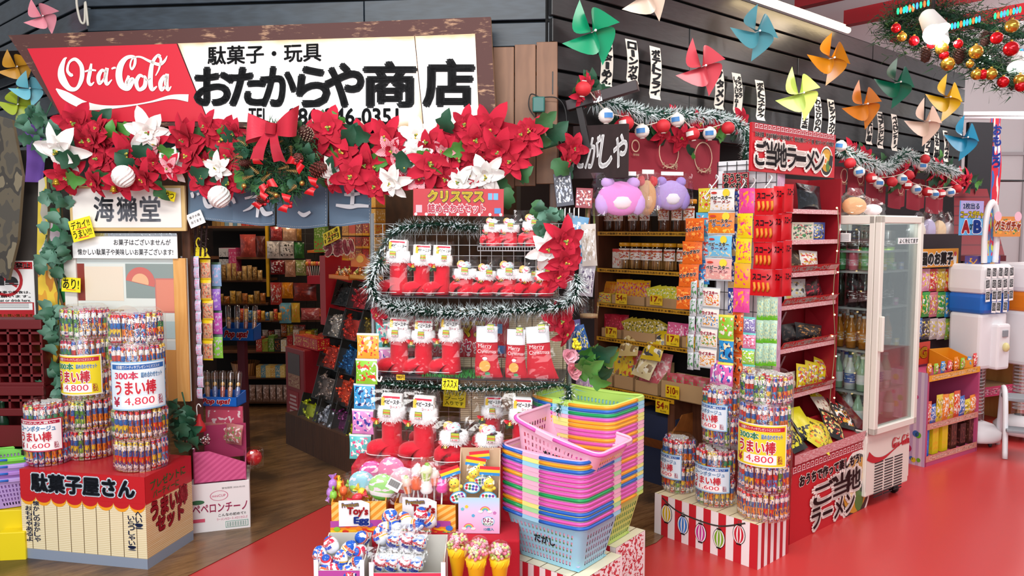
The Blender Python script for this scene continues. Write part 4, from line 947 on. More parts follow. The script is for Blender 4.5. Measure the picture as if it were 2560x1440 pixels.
for i in range(9):
 x0 = 540+i*13; goods(IS, x0, 700-rg.uniform(20, 45), x0+12, 701, 'bag', PRT(('a8824c', '8a6434', 'c0985c')[i % 3], 'd8b878', s=110+i), ORD[i]+' brown paper packet from the doorway on the third shelf', 'packet', .02, 'brown packets on the third shelf')
for i in range(8):
 x0 = 545+i*15; goods(IS, x0, 760-rg.uniform(18, 34), x0+14, 759, 'bag', PRT(('9a7434', 'b0682c', 'c89a3c')[i % 3], '6e4a20', s=130+i), ORD[i]+' golden brown packet from the doorway on the fourth shelf', 'packet', .02, 'golden packets on the fourth shelf')
for i in range(10):
 x0 = 600+i*10.5; goods(IS, x0, 800-rg.uniform(18, 30), x0+10, 801, 'bag', PRT(('c83a2c', 'd89a2c', '3a7ab0', 'b8a878')[i % 4], 'e8c84a', s=150+i), ORD[i]+' bright packet from the blue tray on the fifth shelf', 'packet', .12, 'bright packets on the fifth shelf')
b = MB(); b.box(((uL+uE)/2, .1, IS.hit(600, 802)[1]), (uE-uL, .2, .02), SW); b.build('shelf_board', sh)
# slanted self-service candy rack running into the shop
BP = Plane((-.955, 4.79), (.653, -.757))
rk = thing('candy_rack', 'dark stepped candy rack of clear bins running into the shop', 'rack', BP.mat(0, 0, 0))
b = MB(); b.box((-.55, .30, .12), (1.25, .5, .24), wood('3a2216', '523222', (4, 4, 1), .55)); b.build('plinth', rk)
twb = MB(); twb.ball((0, 0, 0), .0135, mat('ffffff', .3), 8, None, (1.35, .9, .95))
def candy_me(m):
 mb = MB(); mb.ball((0, 0, 0), .0145, m, 8, None, (1.3, .9, .95))
 for s_ in (-1, 1):
  mb.sheet(lambda u, v: (s_*(.015+.016*v), .004*math.sin(9*u), (u-.5)*(.006+.024*v)), 5, 1, m, False)
 return mb.mesh('wrapped_candy')
BINC = [['1a1614', 'c41224', '1f2a86'], ['b9b2ac', 'd8321c', '8a7420'], ['d83a18', '1f6fae', 'a81636'], ['8d7a72', 'e0481c', 'd8a418'], ['b8c422', 'b4b8c4', '6a1f5a', 'd0d41e']]
NM = [['black', 'bright red', 'navy blue'], ['silver', 'red orange', 'olive gold'], ['flame red', 'sky blue', 'crimson'], ['silver brown', 'orange', 'golden yellow'], ['lime', 'silver blue', 'purple', 'lemon yellow']]
BPX = [[(825, 698, 866, 763), (862, 698, 916, 772), (909, 698, 945, 776)], [(804, 770, 848, 842), (842, 773, 891, 850), (886, 777, 930, 858)], [(789, 845, 837, 920), (832, 848, 880, 934), (875, 852, 918, 945)], [(776, 920, 828, 1001), (822, 925, 871, 1012), (864, 928, 911, 1035)], [(735, 988, 783, 1071), (772, 995, 820, 1089), (805, 1000, 858, 1106), (846, 1010, 893, 1129)]]
rc = random.Random(21)
for i, (row, cs, nms) in enumerate(zip(BPX, BINC, NM)):
 off = -.05-.085*(4-i); 
 for j, (bxp, c, nm) in enumerate(zip(row, cs, nms)):
  x0, y0, x1, y1 = bxp; u, z, w, h = BP.rect(x0, y0, x1, y1, off); w *= .95; M0 = BP.mat(u, z, off, 0, 0, -.3)
  r = thing('candy_bin', f'clear-fronted candy bin of {nm} sweets, {ORD[j]} in row {ORD[i]} from the top', 'bin', M0)
  b = MB(); b.box((0, .10, h/2), (w, .006, h), BLACK); b.box((0, .05, .003), (w, .1, .006), BLACK)
  for s_ in (-1, 1): b.box((s_*(w/2-.003), .05, h/2), (.006, .1, h), mat('2a2622', .3))
  b.build('tray', r)
  b = MB(); b.box((0, .001, h*.36), (w-.008, .002, h*.72), film(.008, 'ffffff', 9., .04)); b.build('front_pane', r)
  me = candy_me(foil(c, .25, .55))
  for k in range(19 if h > .15 else 15):
   q = (k+.5)/19; px_ = rc.uniform(-.5, .5)*(w-.05); pz = .02+q*h*.70; py_ = .02+rc.random()*.025
   o = put(me, 'wrapped_candy', None, M0 @ T((px_, py_, pz)) @ Matrix.Rotation(rc.random()*6, 4, Vector((rc.random(), rc.random(), rc.random()+.1)))); tag(o, f'{nm} foil wrapped candy in its rack bin', 'candy', f'{nm} candies in the rack')
  fill = MB(); fill.box((0, .075, h*.36), (w-.02, .045, h*.68), foil(c, .4, .3)); o = fill.build('candy_filling', r); o['kind'] = 'stuff'
# red cabinet and boxes on it
CAB = BP.shift(.16); u0 = -1.24; ch_ = .70
r = thing('red_cabinet', 'dark red capsule cabinet with window at the end of candy rack', 'cabinet', CAB.mat(u0, 0, .0))
cr_ = mat('8d1420', .4); b = MB(); b.box((0, .14, ch_/2), (.32, .28, ch_), cr_, .008); b.build('body', r)
b = MB(); b.rect(-.11, ch_-.30, .09, ch_-.04, -.002, mat('4a3c3c', .2)); b.rect(-.11, ch_-.30, .09, ch_-.2, -.003, PRT('a8785a', 'c8a080', '8a3a34', s=3)); b.build('window', r)
b = MB(); b.rect(-.12, .06, .06, .37, -.002, mat('a02a34', .5))
for k in range(9): b.box((-.03+rc.uniform(-.01, .01), -.003, .09+k*.03), (rc.uniform(.1, .15), .001, .016), mat('d0a8a8', .5))
b.build('printed_notice', r)
for k in range(3):
 b = carton_mb(.12, .085, .1, PRT('b81a24', 'd8b04a', s=170+k)); tag(b.build('red_carton', None, CAB.mat(u0-.05+.125*k, ch_+.003, -.06)), ORD[k]+' small red carton on top of the red cabinet', 'box', 'red cartons on the cabinet')
# boards and trays above the candy rack
UP = BP.shift(.36)
def f(r, w, h):
 b = MB(); b.text('うまい', -w*.5, -h*.5, w*.5, h*.5, 0, mat('a3122c', .4), .14, out=mat('f0d8c8', .5), outw=.08); b.prism([(-w*.5, -h*.5), (w*.5, -h*.45), (w*.52, h*.5), (-w*.48, h*.46)], .001, .008, mat('8a1024', .5)); b.build('word_board', r)
board('word_sign', 'red puffy lettered snack sign above the candy rack', 'sign', UP, (812, 602, 882, 634), f, .05, None, -.06)
ynote('yellow price card tilted above the red puffy sign', UP, (808, 574, 850, 606), .06, -.25, ('うまい棒', '12円'))
goods(UP, 800, 640, 814, 812, 'book', mat('a81420', .4), 'tall red side panel beside the candy rack', 'panel', .0, d=.4, name='side_panel')
k = 0
for y0, y1 in ((484, 520), (522, 558), (558, 590), (592, 622), (622, 652)):
 for x0 in range(855, 940, 17):
  goods(UP, x0, y0, x0+16, y1-1, 'box', PRT(('b87818', '8a3a20', 'd8a83c', 'c8501e', '9a2c28')[(k*3) % 5], ('f0dca8', 'e8b840', 'd83a20')[k % 3], s=200+k, bands=((.0, .2, 'd89a1c'),)), f'{ORD[k % 5]} small yellow and brown box in row {ORD[k//5]} behind the tinsel', 'box', -.1, 'small boxes behind the candy rack', .08); k += 1
def f(r, w, h):
 b = MB(); b.prism([(-w*.5, -h*.5), (w*.5, -h*.5), (w*.5, 0), (w*.32, h*.1), (w*.22, h*.42), (0, h*.52), (-w*.22, h*.42), (-w*.32, h*.1), (-w*.5, 0)], 0, .004, mat('e87a1c', .4)); b.disc(0, h*.1, w*.2, -.001, mat('f4c44a', .4), 12, rz=h*.28); b.build('card_back', r)
board('display_card', 'orange crown-shaped candy display card above the trays', 'card', UP, (877, 634, 924, 668), f, .03)
for k, (x0, x1, c) in enumerate(((828, 878, 'e8842c'), (880, 932, 'e09a1e'))):
 u, z, w, h = UP.rect(x0, 688, x1, 698, .1); b = tray_mb(w, h, .1, mat(c, .4)); tag(b.build('candy_tray', None, UP.mat(u, z, .12)), ('orange', 'amber')[k]+' cardboard tray of wrapped candies above the rack', 'tray')
 for q in range(14):
  me = candy_me(foil(('d8a060', 'c8b8a0', 'a8b050', 'e09050')[q % 4], .25, .5)); o = put(me, 'wrapped_candy', None, UP.mat(u+rc.uniform(-.45, .45)*w*.9, z+h+rc.uniform(-.005, .035), .10-rc.random()*.06, rc.random()*6)); tag(o, ('pale', 'golden')[k]+' wrapped candy heaped in the tray above the rack', 'candy', ('pale', 'golden')[k]+' candies in the upper tray')
# ---------------------------------------------------------------- hanging strips and cartons in the doorway
DP = LF.shift(.12)
def strip(name, label, pl, x0, x1, y0, y1, n, mats, off=0., group=None, dx=0., t=.02, seed=0, parts_text=None, skew=0., yaw=0.):
 """a chain of n joined packets hanging from the top edge"""
 u, z, w, h = pl.rect(x0, y0, x1, y1, off); r = thing(name, label, 'packet strip', pl.mat(u, z+h, off, 0, yaw), group); ph = h/n; rs = random.Random(seed)
 for k in range(n):
  b = pillow_mb(w, ph*.99, t, mats[k % len(mats)], .05, 5, 6, seed=seed+k)
  if parts_text: parts_text(b, w, ph, k)
  b.build('packet', r, T((skew*k/n*w+rs.uniform(-.002, .002), rs.uniform(-.008, .004), -ph*(k+1))) @ RZ(rs.uniform(-.12, .12)))
 return r
strip('packet_strip', 'long strip of pink and lilac sticker packets hanging by the door post', DP, 457, 504, 640, 995, 13, [PRT('d9c4dc', 'e88ab4', 'b8c8e8', s=k, bs=9, lo=.05, hi=.95, bands=((.9, 1., 'b8d4e0'),)) for k in range(5)], .1, seed=3)
strip('packet_strip', 'strip of orange and yellow toy packets beside the lilac strip', DP, 505, 532, 648, 900, 5, [PRT('c8a080', 'd8502c', '8a6a5a', s=k, bands=((.0, .08, 'e0c020'), (.84, 1., 'e8c81e')), lo=.1, hi=.84) for k in range(3)], .06, seed=4)
strip('packet_strip', 'narrow strip of purple and green stick packets in the doorway', DP, 530, 555, 655, 895, 4, [PRT(c, 'b8a0c0', s=5, bands=((.9, 1., '2a4a3a'),)) for c in ('7a9ac0', '8a5ab8', 'b04aa0', '7ab83c')], .03, seed=6)
hg = thing('hanger', 'yellow plastic clip hanger holding the packet strips', 'hanger', DP.mat(*DP.hit(497, 640, .1), .1))
yl = mat('e6d21a', .35); b = MB(); b.prism([(-.06, -.01), (.06, -.01), (.02, .045), (-.02, .045)], 0, .01, yl); b.build('clip_body', hg)
b = MB(); b.tube(catmull([(0, 0, .04), (-.012, 0, .07), (0, 0, .095), (.014, 0, .08)], 5), .004, yl, 6); b.build('hook', hg)
b = MB(); b.tube(catmull([(.03, 0, .01), (.045, 0, .03), (.035, 0, .05)], 4), .004, yl, 6); b.build('hook', hg)
# white carton, pink display box and what stands behind
CT = Plane(onz(470, 1350)[:2], (1, .02))
u, z, w, h = CT.rect(484, 1206, 622, 1343, -.12)
ct = thing('carton', 'white cardboard pasta carton with pink lettering by the door post', 'box', CT.mat(u, 0, -.12, 0, .3))
z = .0; h = CT.hit(560, 1206, -.12)[1]; WC = mat('e6e2e2', .5)
b = MB(); b.box((0, .14, h/2), (w, .28, h), WC, .003, seg=1); p = b.build('body', ct)
b = MB(); pk = mat('c84a78', .5); y = -.002
b.text('ペペロンチーノ', -w*.48, h*.40, w*.45, h*.58, y, pk, .02); b.text('こんなの初めて!!', -w*.05, h*.3, w*.42, h*.36, y, mat('3a3a3c', .5), .01); b.text('ラーメンセロース メロリセロ-ズ', -w*.08, h*.22, w*.45, h*.275, y, pk, .0)
b.text('miniCUP', w*-.15, h*.71, w*.08, h*.76, y, pk, .0); b.ring(-.03*w, h*.735, w*.15, .003, y, pk, 24, rz=.6); b.text('賞味期限 2026.05.02', w*.02, h*.86, w*.42, h*.9, y, mat('777777', .5))
b.disc(-w*.4, h*.63, w*.12, y, mat('2f6a44', .5), 18, rz=h*.045); b.rect(-w*.5, h*.22, -w*.28, h*.29, y, mat('d0506a', .5))
b.rect(w*.07, h*.06, w*.46, h*.19, y, mat('5a9a86', .5)); b.rect(w*.08, h*.07, w*.45, h*.18, y-.0006, WC)
for k in range(22): b.rect(w*(.1+.015*k), h*.08, w*(.1+.015*k+(.004 if k % 3 else .009)), h*.17, y-.0012, mat('3a7a68', .5))
b.build('print', p)
fl_ = MB(); fl_.add([(w/2, 0, h), (w/2, .28, h), (w/2+.01, .27, h+.09), (w/2+.01, .01, h+.09)], [(0, 1, 2, 3)], mat('d8c8b8', .6)); fl_.build('flap', ct)
pb = thing('display_box', 'pink diagonally striped display box standing on the white carton', 'box', CT.mat(u, h+.002, -.12, 0, .3))
PS = stripes('c0487c', 'd05a8c', 9., .7, .5); w2 = w*.9
hh = .17
b = MB(); b.prism([(-w2/2, 0), (w2/2, 0), (w2/2, hh*.55), (-w2*.2, hh), (-w2/2, hh)], 0, .006, PS); b.box((0, .13, .003), (w2, .26, .006), mat('4a2030', .6)); b.box((w2/2-.003, .13, hh*.27), (.006, .26, hh*.54), PS); b.box((-w2/2+.003, .13, hh*.5), (.006, .26, hh), PS); b.box((0, .257, hh*.9), (w2, .006, hh*1.1), mat('a8305c', .5)); b.build('carton_body', pb)
b = MB(); b.lathe([(.0, 0), (.05, 0), (.055, .09), (.05, .1)], film(.14), 16); jr = b
j = thing('clear_tub', 'clear plastic tub of red sweets beside the pink striped box', 'tub', CT.mat(u+w*.42, h+.03, -.3))
jr.build('tub_wall', j); b = MB(); b.ball((0, 0, .05), .045, PRT('b81a24', 'd85a50', s=5), 12); b.build('sweets', j)
BLUE = mat('1763c0', .35)
def tube_tray(label, x0, y0, x1, y1, off, n, ph, word):
 u, z, w, h = DP.rect(x0, y0, x1, y1, off); r = thing('lollipop_tray', label, 'tray', DP.mat(u, z, off)); b = tray_mb(w, h, .12, BLUE, .004, h*.75); b.build('tray_body', r); b = MB(); b.box((0, .06, -z/2), (.05, .05, z), mat('5a2430', .5)); b.build('support_post', r)
 b = MB(); b.text(word, -w*.42, h*.12, w*.3, h*.62, -.003, mat('d8283a', .4), .05, out=WHITE, outw=.06, shear=.25); b.build('lettering', r)
 for k in range(n):
  q = thing('candy_tube', f'{ORD[k]} clear candy tube from the door post in the {label.split()[0]} blue tray', 'candy', DP.mat(u-w*.4+w*.8*k/(n-1), z+.02, off-.05) @ RY((k-n/2)*.03) @ RX(-.1), 'clear candy tubes in blue trays')
  b = MB(); b.lathe([(.017, 0), (.018, ph), (.014, ph+.01), (0, ph+.012)], film(.12), 12); b.build('tube_wall', q)
  b = MB(); b.lathe([(0, .01), (.012, .012), (.013, ph*.45), (.009, ph*.5), (0, ph*.52)], mat(('c88a6a', '6a7ab0', 'b85a4a')[k % 3], .4), 10); b.ball((0, 0, ph*.6), .012, mat('d8a03c', .4), 8); b.build('candy_stick', q)
tube_tray('lower blue tray of clear candy tubes with red lettering', 500, 985, 592, 1016, -.1, 5, .16, 'Pop ups!')
tube_tray('upper blue tray of clear candy tubes with red lettering', 556, 812, 634, 852, -.9, 4, .2, 'Pop ups!')
u, z, w, h = DP.rect(505, 1020, 598, 1112, -.08)
r = thing('bag_rack', 'pink backed stand of clear sweet bags under the blue tray', 'stand', DP.mat(u, z, -.1))
b = MB(); b.box((0, .03, h/2), (w, .01, h), PRT('c8506a', 'e8d0d4', s=9)); b.build('back_card', r)
for k in range(4): pillow_mb(w*.45, h*.55, .04, PRT('b86a6a', '7a9a5a', 'e8c8c8', s=15+k), seed=k).build('sweets_bag', r, T(((k-1.5)*w*.24, -.02-.015*(k % 2), .01)) @ RY((k-1.5)*.08))
u, z = DP.hit(500, 1110, .16)
r = thing('hanging_ornament', 'red ornament with clusters of silver balls hung on white hook', 'ornament', DP.mat(u, z, .16))
b = MB(); b.tube(catmull([(-.01, 0, .15), (-.012, 0, .2), (0, 0, .215), (.012, 0, .2)], 5), .003, WHITE, 6); b.build('hook', r)
b = MB(); b.lathe([(.008, .16), (.012, .13), (.03, .1), (.034, .07), (.02, .065)], mat('c01c24', .5), 12); b.build('body', r)
rs_ = random.Random(2)
for s_ in (-1, 1):
 b = MB()
 for k in range(22): b.ball((s_*.032+rs_.gauss(0, .012), rs_.gauss(-.01, .012), .02+rs_.gauss(0, .013)), .009, foil(('d8d4d6', 'c89aa0')[k % 2], .15, .9), 7)
 b.build('silver_cluster', r)
# ================================================================ Christmas stand
XD = Plane((-.12, 3.62), (1, -.12))
st = thing('display_stand', 'stepped Christmas stand with white wire back and red cloth tiers', 'stand', XD.mat(0, 0, 0))
WIRE = mat('b4b4b8', .3, .3)
(x0, z1), (x1, z0) = XD.hit(930, 560), XD.hit(1422, 1090)
b = MB()
for k in range(19): b.tube([(x0+(x1-x0)*k/18, 0, z0), (x0+(x1-x0)*k/18, 0, z1)], .0017, WIRE, 5)
for k in range(21): b.tube([(x0, 0, z0+(z1-z0)*k/20), (x1, 0, z0+(z1-z0)*k/20)], .0017, WIRE, 5)
b.build('wire_back', st)
for x in (x0, x1):
 b = MB(); b.tube([(x, 0, 0), (x, 0, z1+.05)], .011, mat('8a8c90', .3, .6), 8); b.build('upright', st)
BM = bamboo(); (bx0, bz1), (bx1, bz0) = XD.hit(1150, 770, .01), XD.hit(1415, 1060, .01)
b = MB(); b.box(((bx0+bx1)/2, -.012, (bz0+bz1)/2), (bx1-bx0, .004, bz1-bz0), BM); b.build('bamboo_blind', st)
def xshelf(pa, pb, py, off, name='shelf_board', m=mat('2c2c30', .35), lip=.006, dep=None):
 a, z = XD.hit(pa, py, off); c, z2 = XD.hit(pb, py+.023*(pb-pa), off); z = (z+z2)/2
 b = MB(); b.box(((a+c)/2, -off/2-.005, z-lip/2), (c-a, off-.01, lip), m, .001, seg=1); b.build(name, st); return z
ROW = {}
ROW[2] = xshelf(935, 1392, 738, .22); ROW[3] = xshelf(925, 1410, 942, .30)
# wire basket shelf, top right
u, z, w, h = XD.rect(1194, 617, 1362, 627, .16); ROW[1] = z+h
b = MB()
for k in range(25): b.tube([(u-w/2+w*k/24, -.02, z+h), (u-w/2+w*k/24, -.16, z+h), (u-w/2+w*k/24, -.16, z)], .0014, WIRE, 4)
for zz in (z, z+h): b.tube([(u-w/2, -.16, zz), (u+w/2, -.16, zz)], .0025, WIRE, 5)
b.build('wire_basket', st)
g = MB(); ga, gz_ = XD.hit(1050, 940, .3); gb_, _ = XD.hit(1210, 940, .3); rg = random.Random(3)
for k in range(700):
 p = Vector((rg.uniform(ga, gb_), rg.uniform(-.28, -.1), ROW[3])); g.add([p, p+Vector((.002, 0, 0)), p+Vector((rg.uniform(-.004, .004), rg.uniform(-.004, .004), .012))], [(0, 1, 2)], mat('2f8a34', .6))
g.build('grass_mat', st)
# red cloth tiers
REDC = cloth('c4122a', 'a50e22', 200.)
TZ = {4: XD.hit(1000, 1152, .46)[1]}
FP = Plane((0, 2.86), (1, -.06))
def tier(x0, x1, y0, y1, z, lab='cloth_tier'):
 b = MB(); b.box(((x0+x1)/2, (y0+y1)/2, z/2), (x1-x0, y1-y0, z), REDC, .008); o = b.build(lab, None, None); o.parent = st; o.matrix_parent_inverse = Matrix.Identity(4); o.matrix_basis = XD.mat(0, 0, 0).inverted(); return o
tier(-.66, .22, 3.13, 3.52, TZ[4]); tier(-.64, .03, 2.93, 3.13, .40); tier(-.70, -.02, 2.62, 2.93, .25)
# ---- boots
VR = velvet('d3102a'); FUR = cloth('f2eff0', 'ffffff', 60., .95); FUR2 = mat('fbf9f9', .9)
PKW = mat('f3f1f0', .3)
def price_label(b, x, z, y, w=.03, h=.032, rot=0.):
 q = T((x, y, z)) @ RY(rot)
 b.rect(-w/2, -h/2, w/2, h/2, 0, mat('3a2a20', .4), q); b.rect(-w*.46, -h*.16, w*.46, h*.46, -.0006, mat('9ab84a', .4), q); b.rect(-w*.46, .02*h, w*.46, h*.16, -.001, mat('e86a3a', .4), q); b.rect(-w*.46, h*.26, w*.46, h*.34, -.001, mat('d8c83a', .4), q)
 b.rect(-w*.46, -h*.46, w*.46, -h*.18, -.0006, mat('f0e6e6', .4), q); b.text('¥1080', -w*.36, -h*.42, w*.36, -h*.22, -.001, mat('c02030', .4), .02, q)
def boot_proto(tall, label):
 r = thing('christmas_boot', label, 'boot', I4, None); Hs = .165 if tall else .085; fl = .155 if tall else .115; R_ = .043 if tall else .036
 b = MB(); path = []; n = 18; cx = fl*.5-R_-.006
 rings = [(cx, Hs, R_, R_*.95, 0), (cx, Hs*.75, R_*.98, R_*.93, 0), (cx, Hs*.5, R_*.97, R_*.9, 0), (cx-.002, Hs*.34, R_*1.04, R_*.95, .12), (cx-.012, .050, R_*1.25, R_*1.0, .45), (cx-.035, .036, R_*1.1, R_*1.0, 1.0), (cx-.07 if tall else cx-.045, .034, .036 if tall else .034, R_*1.02, 1.45), (-fl*.5+.018, .032, .031, R_*.85, 1.55), (-fl*.5+.004, .030, .02, R_*.5, 1.57), (-fl*.5, .029, .004, .006, 1.57)]
 vs_, fs, uv = [], [], []
 for x, z, ra, rb, t_ in rings:
  for k in range(n):
   a = 6.283*k/n; dx, dz = math.cos(t_)*math.cos(a)*ra, math.sin(t_)*math.cos(a)*ra
   vs_.append((x+dx, rb*math.sin(a), max(.0, z+dz if t_ > .05 else z)))
 for i in range(len(rings)-1):
  for k in range(n): fs.append((i*n+k, (i+1)*n+k, (i+1)*n+(k+1) % n, i*n+(k+1) % n))
 b.add(vs_, fs, VR, None, True)
 # heel
 b.lathe([(0, .0), (R_*1.02, .0), (R_*1.08, .02), (R_*1.04, .05), (R_*.97, Hs*.5)], VR, n, T((cx, 0, 0)) @ SC(1, .95, 1))
 b.build('boot_body', r)
 b = MB(); pts = []
 for k in range(40):
  a = 6.283*k/40; x = math.cos(a)*(fl*.5+.001); y = math.sin(a)*R_*1.03*(1.0 if abs(math.cos(a)) < .75 else .97); pts.append((x, math.copysign(abs(y)**.9*(R_**.1), y), .013))
 b.tube(pts, .0018, WHITE, 5, closed=True); b.build('sole_trim', r)
 rf = random.Random(3 if tall else 4); b = MB(); hc = .042 if tall else .03
 b.lathe([(R_*.9, Hs-.012), (R_+.010, Hs-.010), (R_+.016, Hs+hc*.4), (R_+.011, Hs+hc), (R_*.85, Hs+hc)], FUR, 20, T((cx, 0, 0)))
 for k in range(900):
  a = rf.random()*6.283; z = Hs-.012+rf.random()*(hc+.012); q = Vector((cx+(R_+.011)*math.cos(a), (R_+.011)*math.sin(a), z)); d = Vector((math.cos(a), math.sin(a), rf.uniform(-.9, .7)))*rf.uniform(.005, .012); w_ = Vector((-math.sin(a), math.cos(a), 0))*.0015
  b.add([q-w_, q+w_, q+d], [(0, 1, 2)], FUR2)
 b.build('fur_cuff', r)
 if tall:
  b = MB(); M0 = T((cx, 0, Hs+.02)) @ RY(.06); b.box((0, 0, .036), (.086, .05, .082), PKW, .006, M0); b.box((0, -.026, .068), (.07, .002, .008), mat('d8304a', .4), 0, M0); b.box((-.034, -.026, .05), (.014, .002, .035), mat('e8c23a', .4), 0, M0)
  b.text('ベビースター', -.03, .04, .045, .058, -.0285, mat('26282c', .4), .04, M0); b.text('ラーメン', -.005, .022, .04, .034, -.0285, mat('c05a6a', .4), .02, M0); b.build('snack_pack', r)
 else:
  b = MB()
  for k, c in enumerate(('f0d8dc', 'e8a0b0', 'f4efe8', 'e8c86a', 'b8d0d8')): b.ball((cx+rf.uniform(-.02, .02), rf.uniform(-.014, .014), Hs+.032+rf.uniform(0, .028)), .02, PRT(c, 'e06a8a', s=k), 10)
  b.build('sweets', r)
 b = MB(); price_label(b, cx-.01 if tall else cx+.006, Hs+(.03 if tall else .024), -R_-.022, rot=.08); b.build('price_label', r)
 b = MB(); hx, hz = cx-R_-.014 if tall else cx-R_*.8, Hs-.012
 for a in (.4, 2.7, 4.2, 5.2): petal_mb(b, .03 if a < 4 else .034, .02, a, .25, mat('d81c2c', .35) if a < 4 else mat('1f5a34', .4), T((hx, -R_*.55, hz)))
 b.lathe([(0, .016), (.006, .014), (.009, .004), (.012, 0)], foil('d8a83a', .2), 10, T((hx, -R_*.55-.012, hz-.008))); b.build('bell_bow', r)
 bw_, bh_, bd_ = (fl+.03, Hs+.115, .115) if tall else (fl+.025, Hs+.085, .095)
 bag_mb(bw_, bh_, bd_, film(.03, 'ffffff', 9., .55), 5 if tall else 6, .72, 16, 10, 1.08).build('clear_bag', r)
 return r
bt = boot_proto(True, 'x'); bs = boot_proto(False, 'x'); used = set()
def place_boot(proto, x0, x1, ytop, ybase, off, z, label, roll=0., yaw=0., grp=None):
 u0, zb = XD.hit(x0, ybase, off); u1, _ = XD.hit(x1, ybase, off); h = XD.hit((x0+x1)/2, ytop, off)[1]-zb
 H0 = .245 if proto is bt else .152
 s_ = h/H0; sx = abs(u1-u0)/(.16 if proto is bt else .12); s_ = (s_*.6+sx*.4)
 M = XD.mat((u0+u1)/2, z+.002, off, roll, yaw) @ SC(s_)
 if proto.name in used: return dup(proto, M, label, grp)
 used.add(proto.name); proto.matrix_basis = M; proto['label'] = label; return proto
for i, (a, c) in enumerate(((1201, 1250), (1245, 1293), (1291, 1358))):
 place_boot(bs, a, c, 541, 617, .09, ROW[1], ORD[i]+' small bagged red boot along the wire basket shelf at the top', 0, .1*(i-1))
for i, (a, c, t_) in enumerate(((944, 1021, 605), (1010, 1073, 608), (1062, 1122, 606))):
 place_boot(bt, a, c, t_, 736, .13, ROW[2], ORD[i]+' tall bagged red boot from the white wire post on the upper shelf', 0, (.0, .5, .55)[i])
for i, (a, c) in enumerate(((1124, 1187), (1183, 1232), (1231, 1294), (1288, 1330), (1327, 1383))):
 place_boot(bs, a, c, 650, 740, .13, ROW[2], ORD[i]+' small bagged red boot after the tall ones on the upper shelf', 0, (0., .3, .05, .7, .2)[i])
for i, (a, c, t_) in enumerate(((949, 1019, 797), (1011, 1078, 799), (1073, 1152, 800))):
 place_boot(bt, a, c, t_, 938, .20, ROW[3], ORD[i]+' tall bagged red boot on the middle shelf beside the stockings', 0, (.1, .2, 0.)[i])
for i, (a, c, t_, yb, o_, nm) in enumerate(((918, 1009, 990, 1135, .40, 'tall red boot at the outer end of the lowest cloth tier'), (996, 1090, 1002, 1145, .42, 'tall red boot with cracker packet in middle of lowest tier'), (1182, 1252, 996, 1118, .2, 'tall red boot behind the small ones on the lowest tier'), (1249, 1328, 1008, 1148, .32, 'tall red boot next to the pink basket on the lowest tier'), (1030, 1085, 985, 1110, .18, 'red boot half hidden at the back of the lowest tier'))):
 place_boot(bt, a, c, t_, yb, o_, TZ[4], nm, 0, (.1, .05, .3, .2, .3)[i])
for i, (a, c, t_, yb, nm) in enumerate(((1086, 1163, 1050, 1157, 'small red boot at the edge of the lowest tier above the lollies'), (1175, 1251, 1055, 1157, 'small red boot behind the pink rainbow box on the tier'))):
 place_boot(bs, a, c, t_, yb, .47, TZ[4], nm, 0, .15)
# ---- stockings
def stocking(label, x0, x1, y0, y1, off, roll, gold=True):
 u0, zb = XD.hit(x0, y1, off); u1, _ = XD.hit(x1, y1, off); h = XD.hit(x0, y0, off)[1]-zb; w = u1-u0
 r = thing('christmas_stocking', label, 'stocking', XD.mat((u0+u1)/2, zb+.004, off, roll, 0, -.08), None)
 def edge(v):
  if v > .5: return (-.46, .3)
  q = (.5-v)/.5; return (-.46-.04*math.sin(3.14*q), .3+.24*q**1.6)
 def sh(side, va, vb, bulge):
  def f(a, v_):
   v = va+(vb-va)*v_; l, rr_ = edge(v); x = (l+(rr_-l)*a)*w
   z = v*h+(.0 if v > .12 else -.04*h*(a-.5)*(1-v/.12)); e = math.sin(math.pi*a)**.5*min(1, (v+.02)/.1, (1.05-v)/.1)
   return (x, -side*bulge*e, max(0, z))
  return f
 b = MB(); SR = cloth('c8202e', 'b5182a', 150.)
 b.sheet(sh(1, 0, .72, .02), 10, 12, SR); b.sheet(sh(-1, 0, .72, .02), 10, 12, SR, flip=True); b.build('stocking_body', r)
 b = MB(); b.sheet(sh(1, .70, 1., .026), 10, 5, cloth('e8eef2', 'f6f8fa', 100.)); b.sheet(sh(-1, .70, 1., .026), 10, 5, cloth('e8eef2', 'f6f8fa', 100.), flip=True); b.build('cuff', r)
 b = MB(); b.text('Merry', -w*.36, h*.58, w*.12, h*.67, -.0235, mat('f0d8d8', .6), .0); b.text('Christmas', -w*.38, h*.50, w*.26, h*.57, -.0235, mat('f0d8d8', .6), .0)
 if gold: b.disc(-w*.12, h*.26, w*.2, -.0235, mat('d8a040', .5), 14); b.disc(-w*.12, h*.4, w*.09, -.024, WHITE, 10, rz=h*.03); b.disc(-w*.02, h*.12, w*.1, -.0235, mat('3a8a54', .5), 8, rz=h*.03)
 b.build('print', r)
 b = MB(); price_label(b, w*.08, h*.97, -.03, .03, .036); b.build('price_label', r)
 bag_mb(w*1.15, h*1.22, .075, film(.03, 'ffffff', 9., .55), 9, .82, 14, 10, .55).build('clear_bag', r); return r
stocking('bagged red stocking with gold patch closest to the tall boots', 1187, 1257, 818, 950, .24, 0)
stocking('bagged red stocking between the other two on the middle shelf', 1262, 1322, 826, 953, .24, .02)
stocking('bagged red stocking with white patch by the pink rose', 1320, 1397, 818, 954, .24, -.08, False)
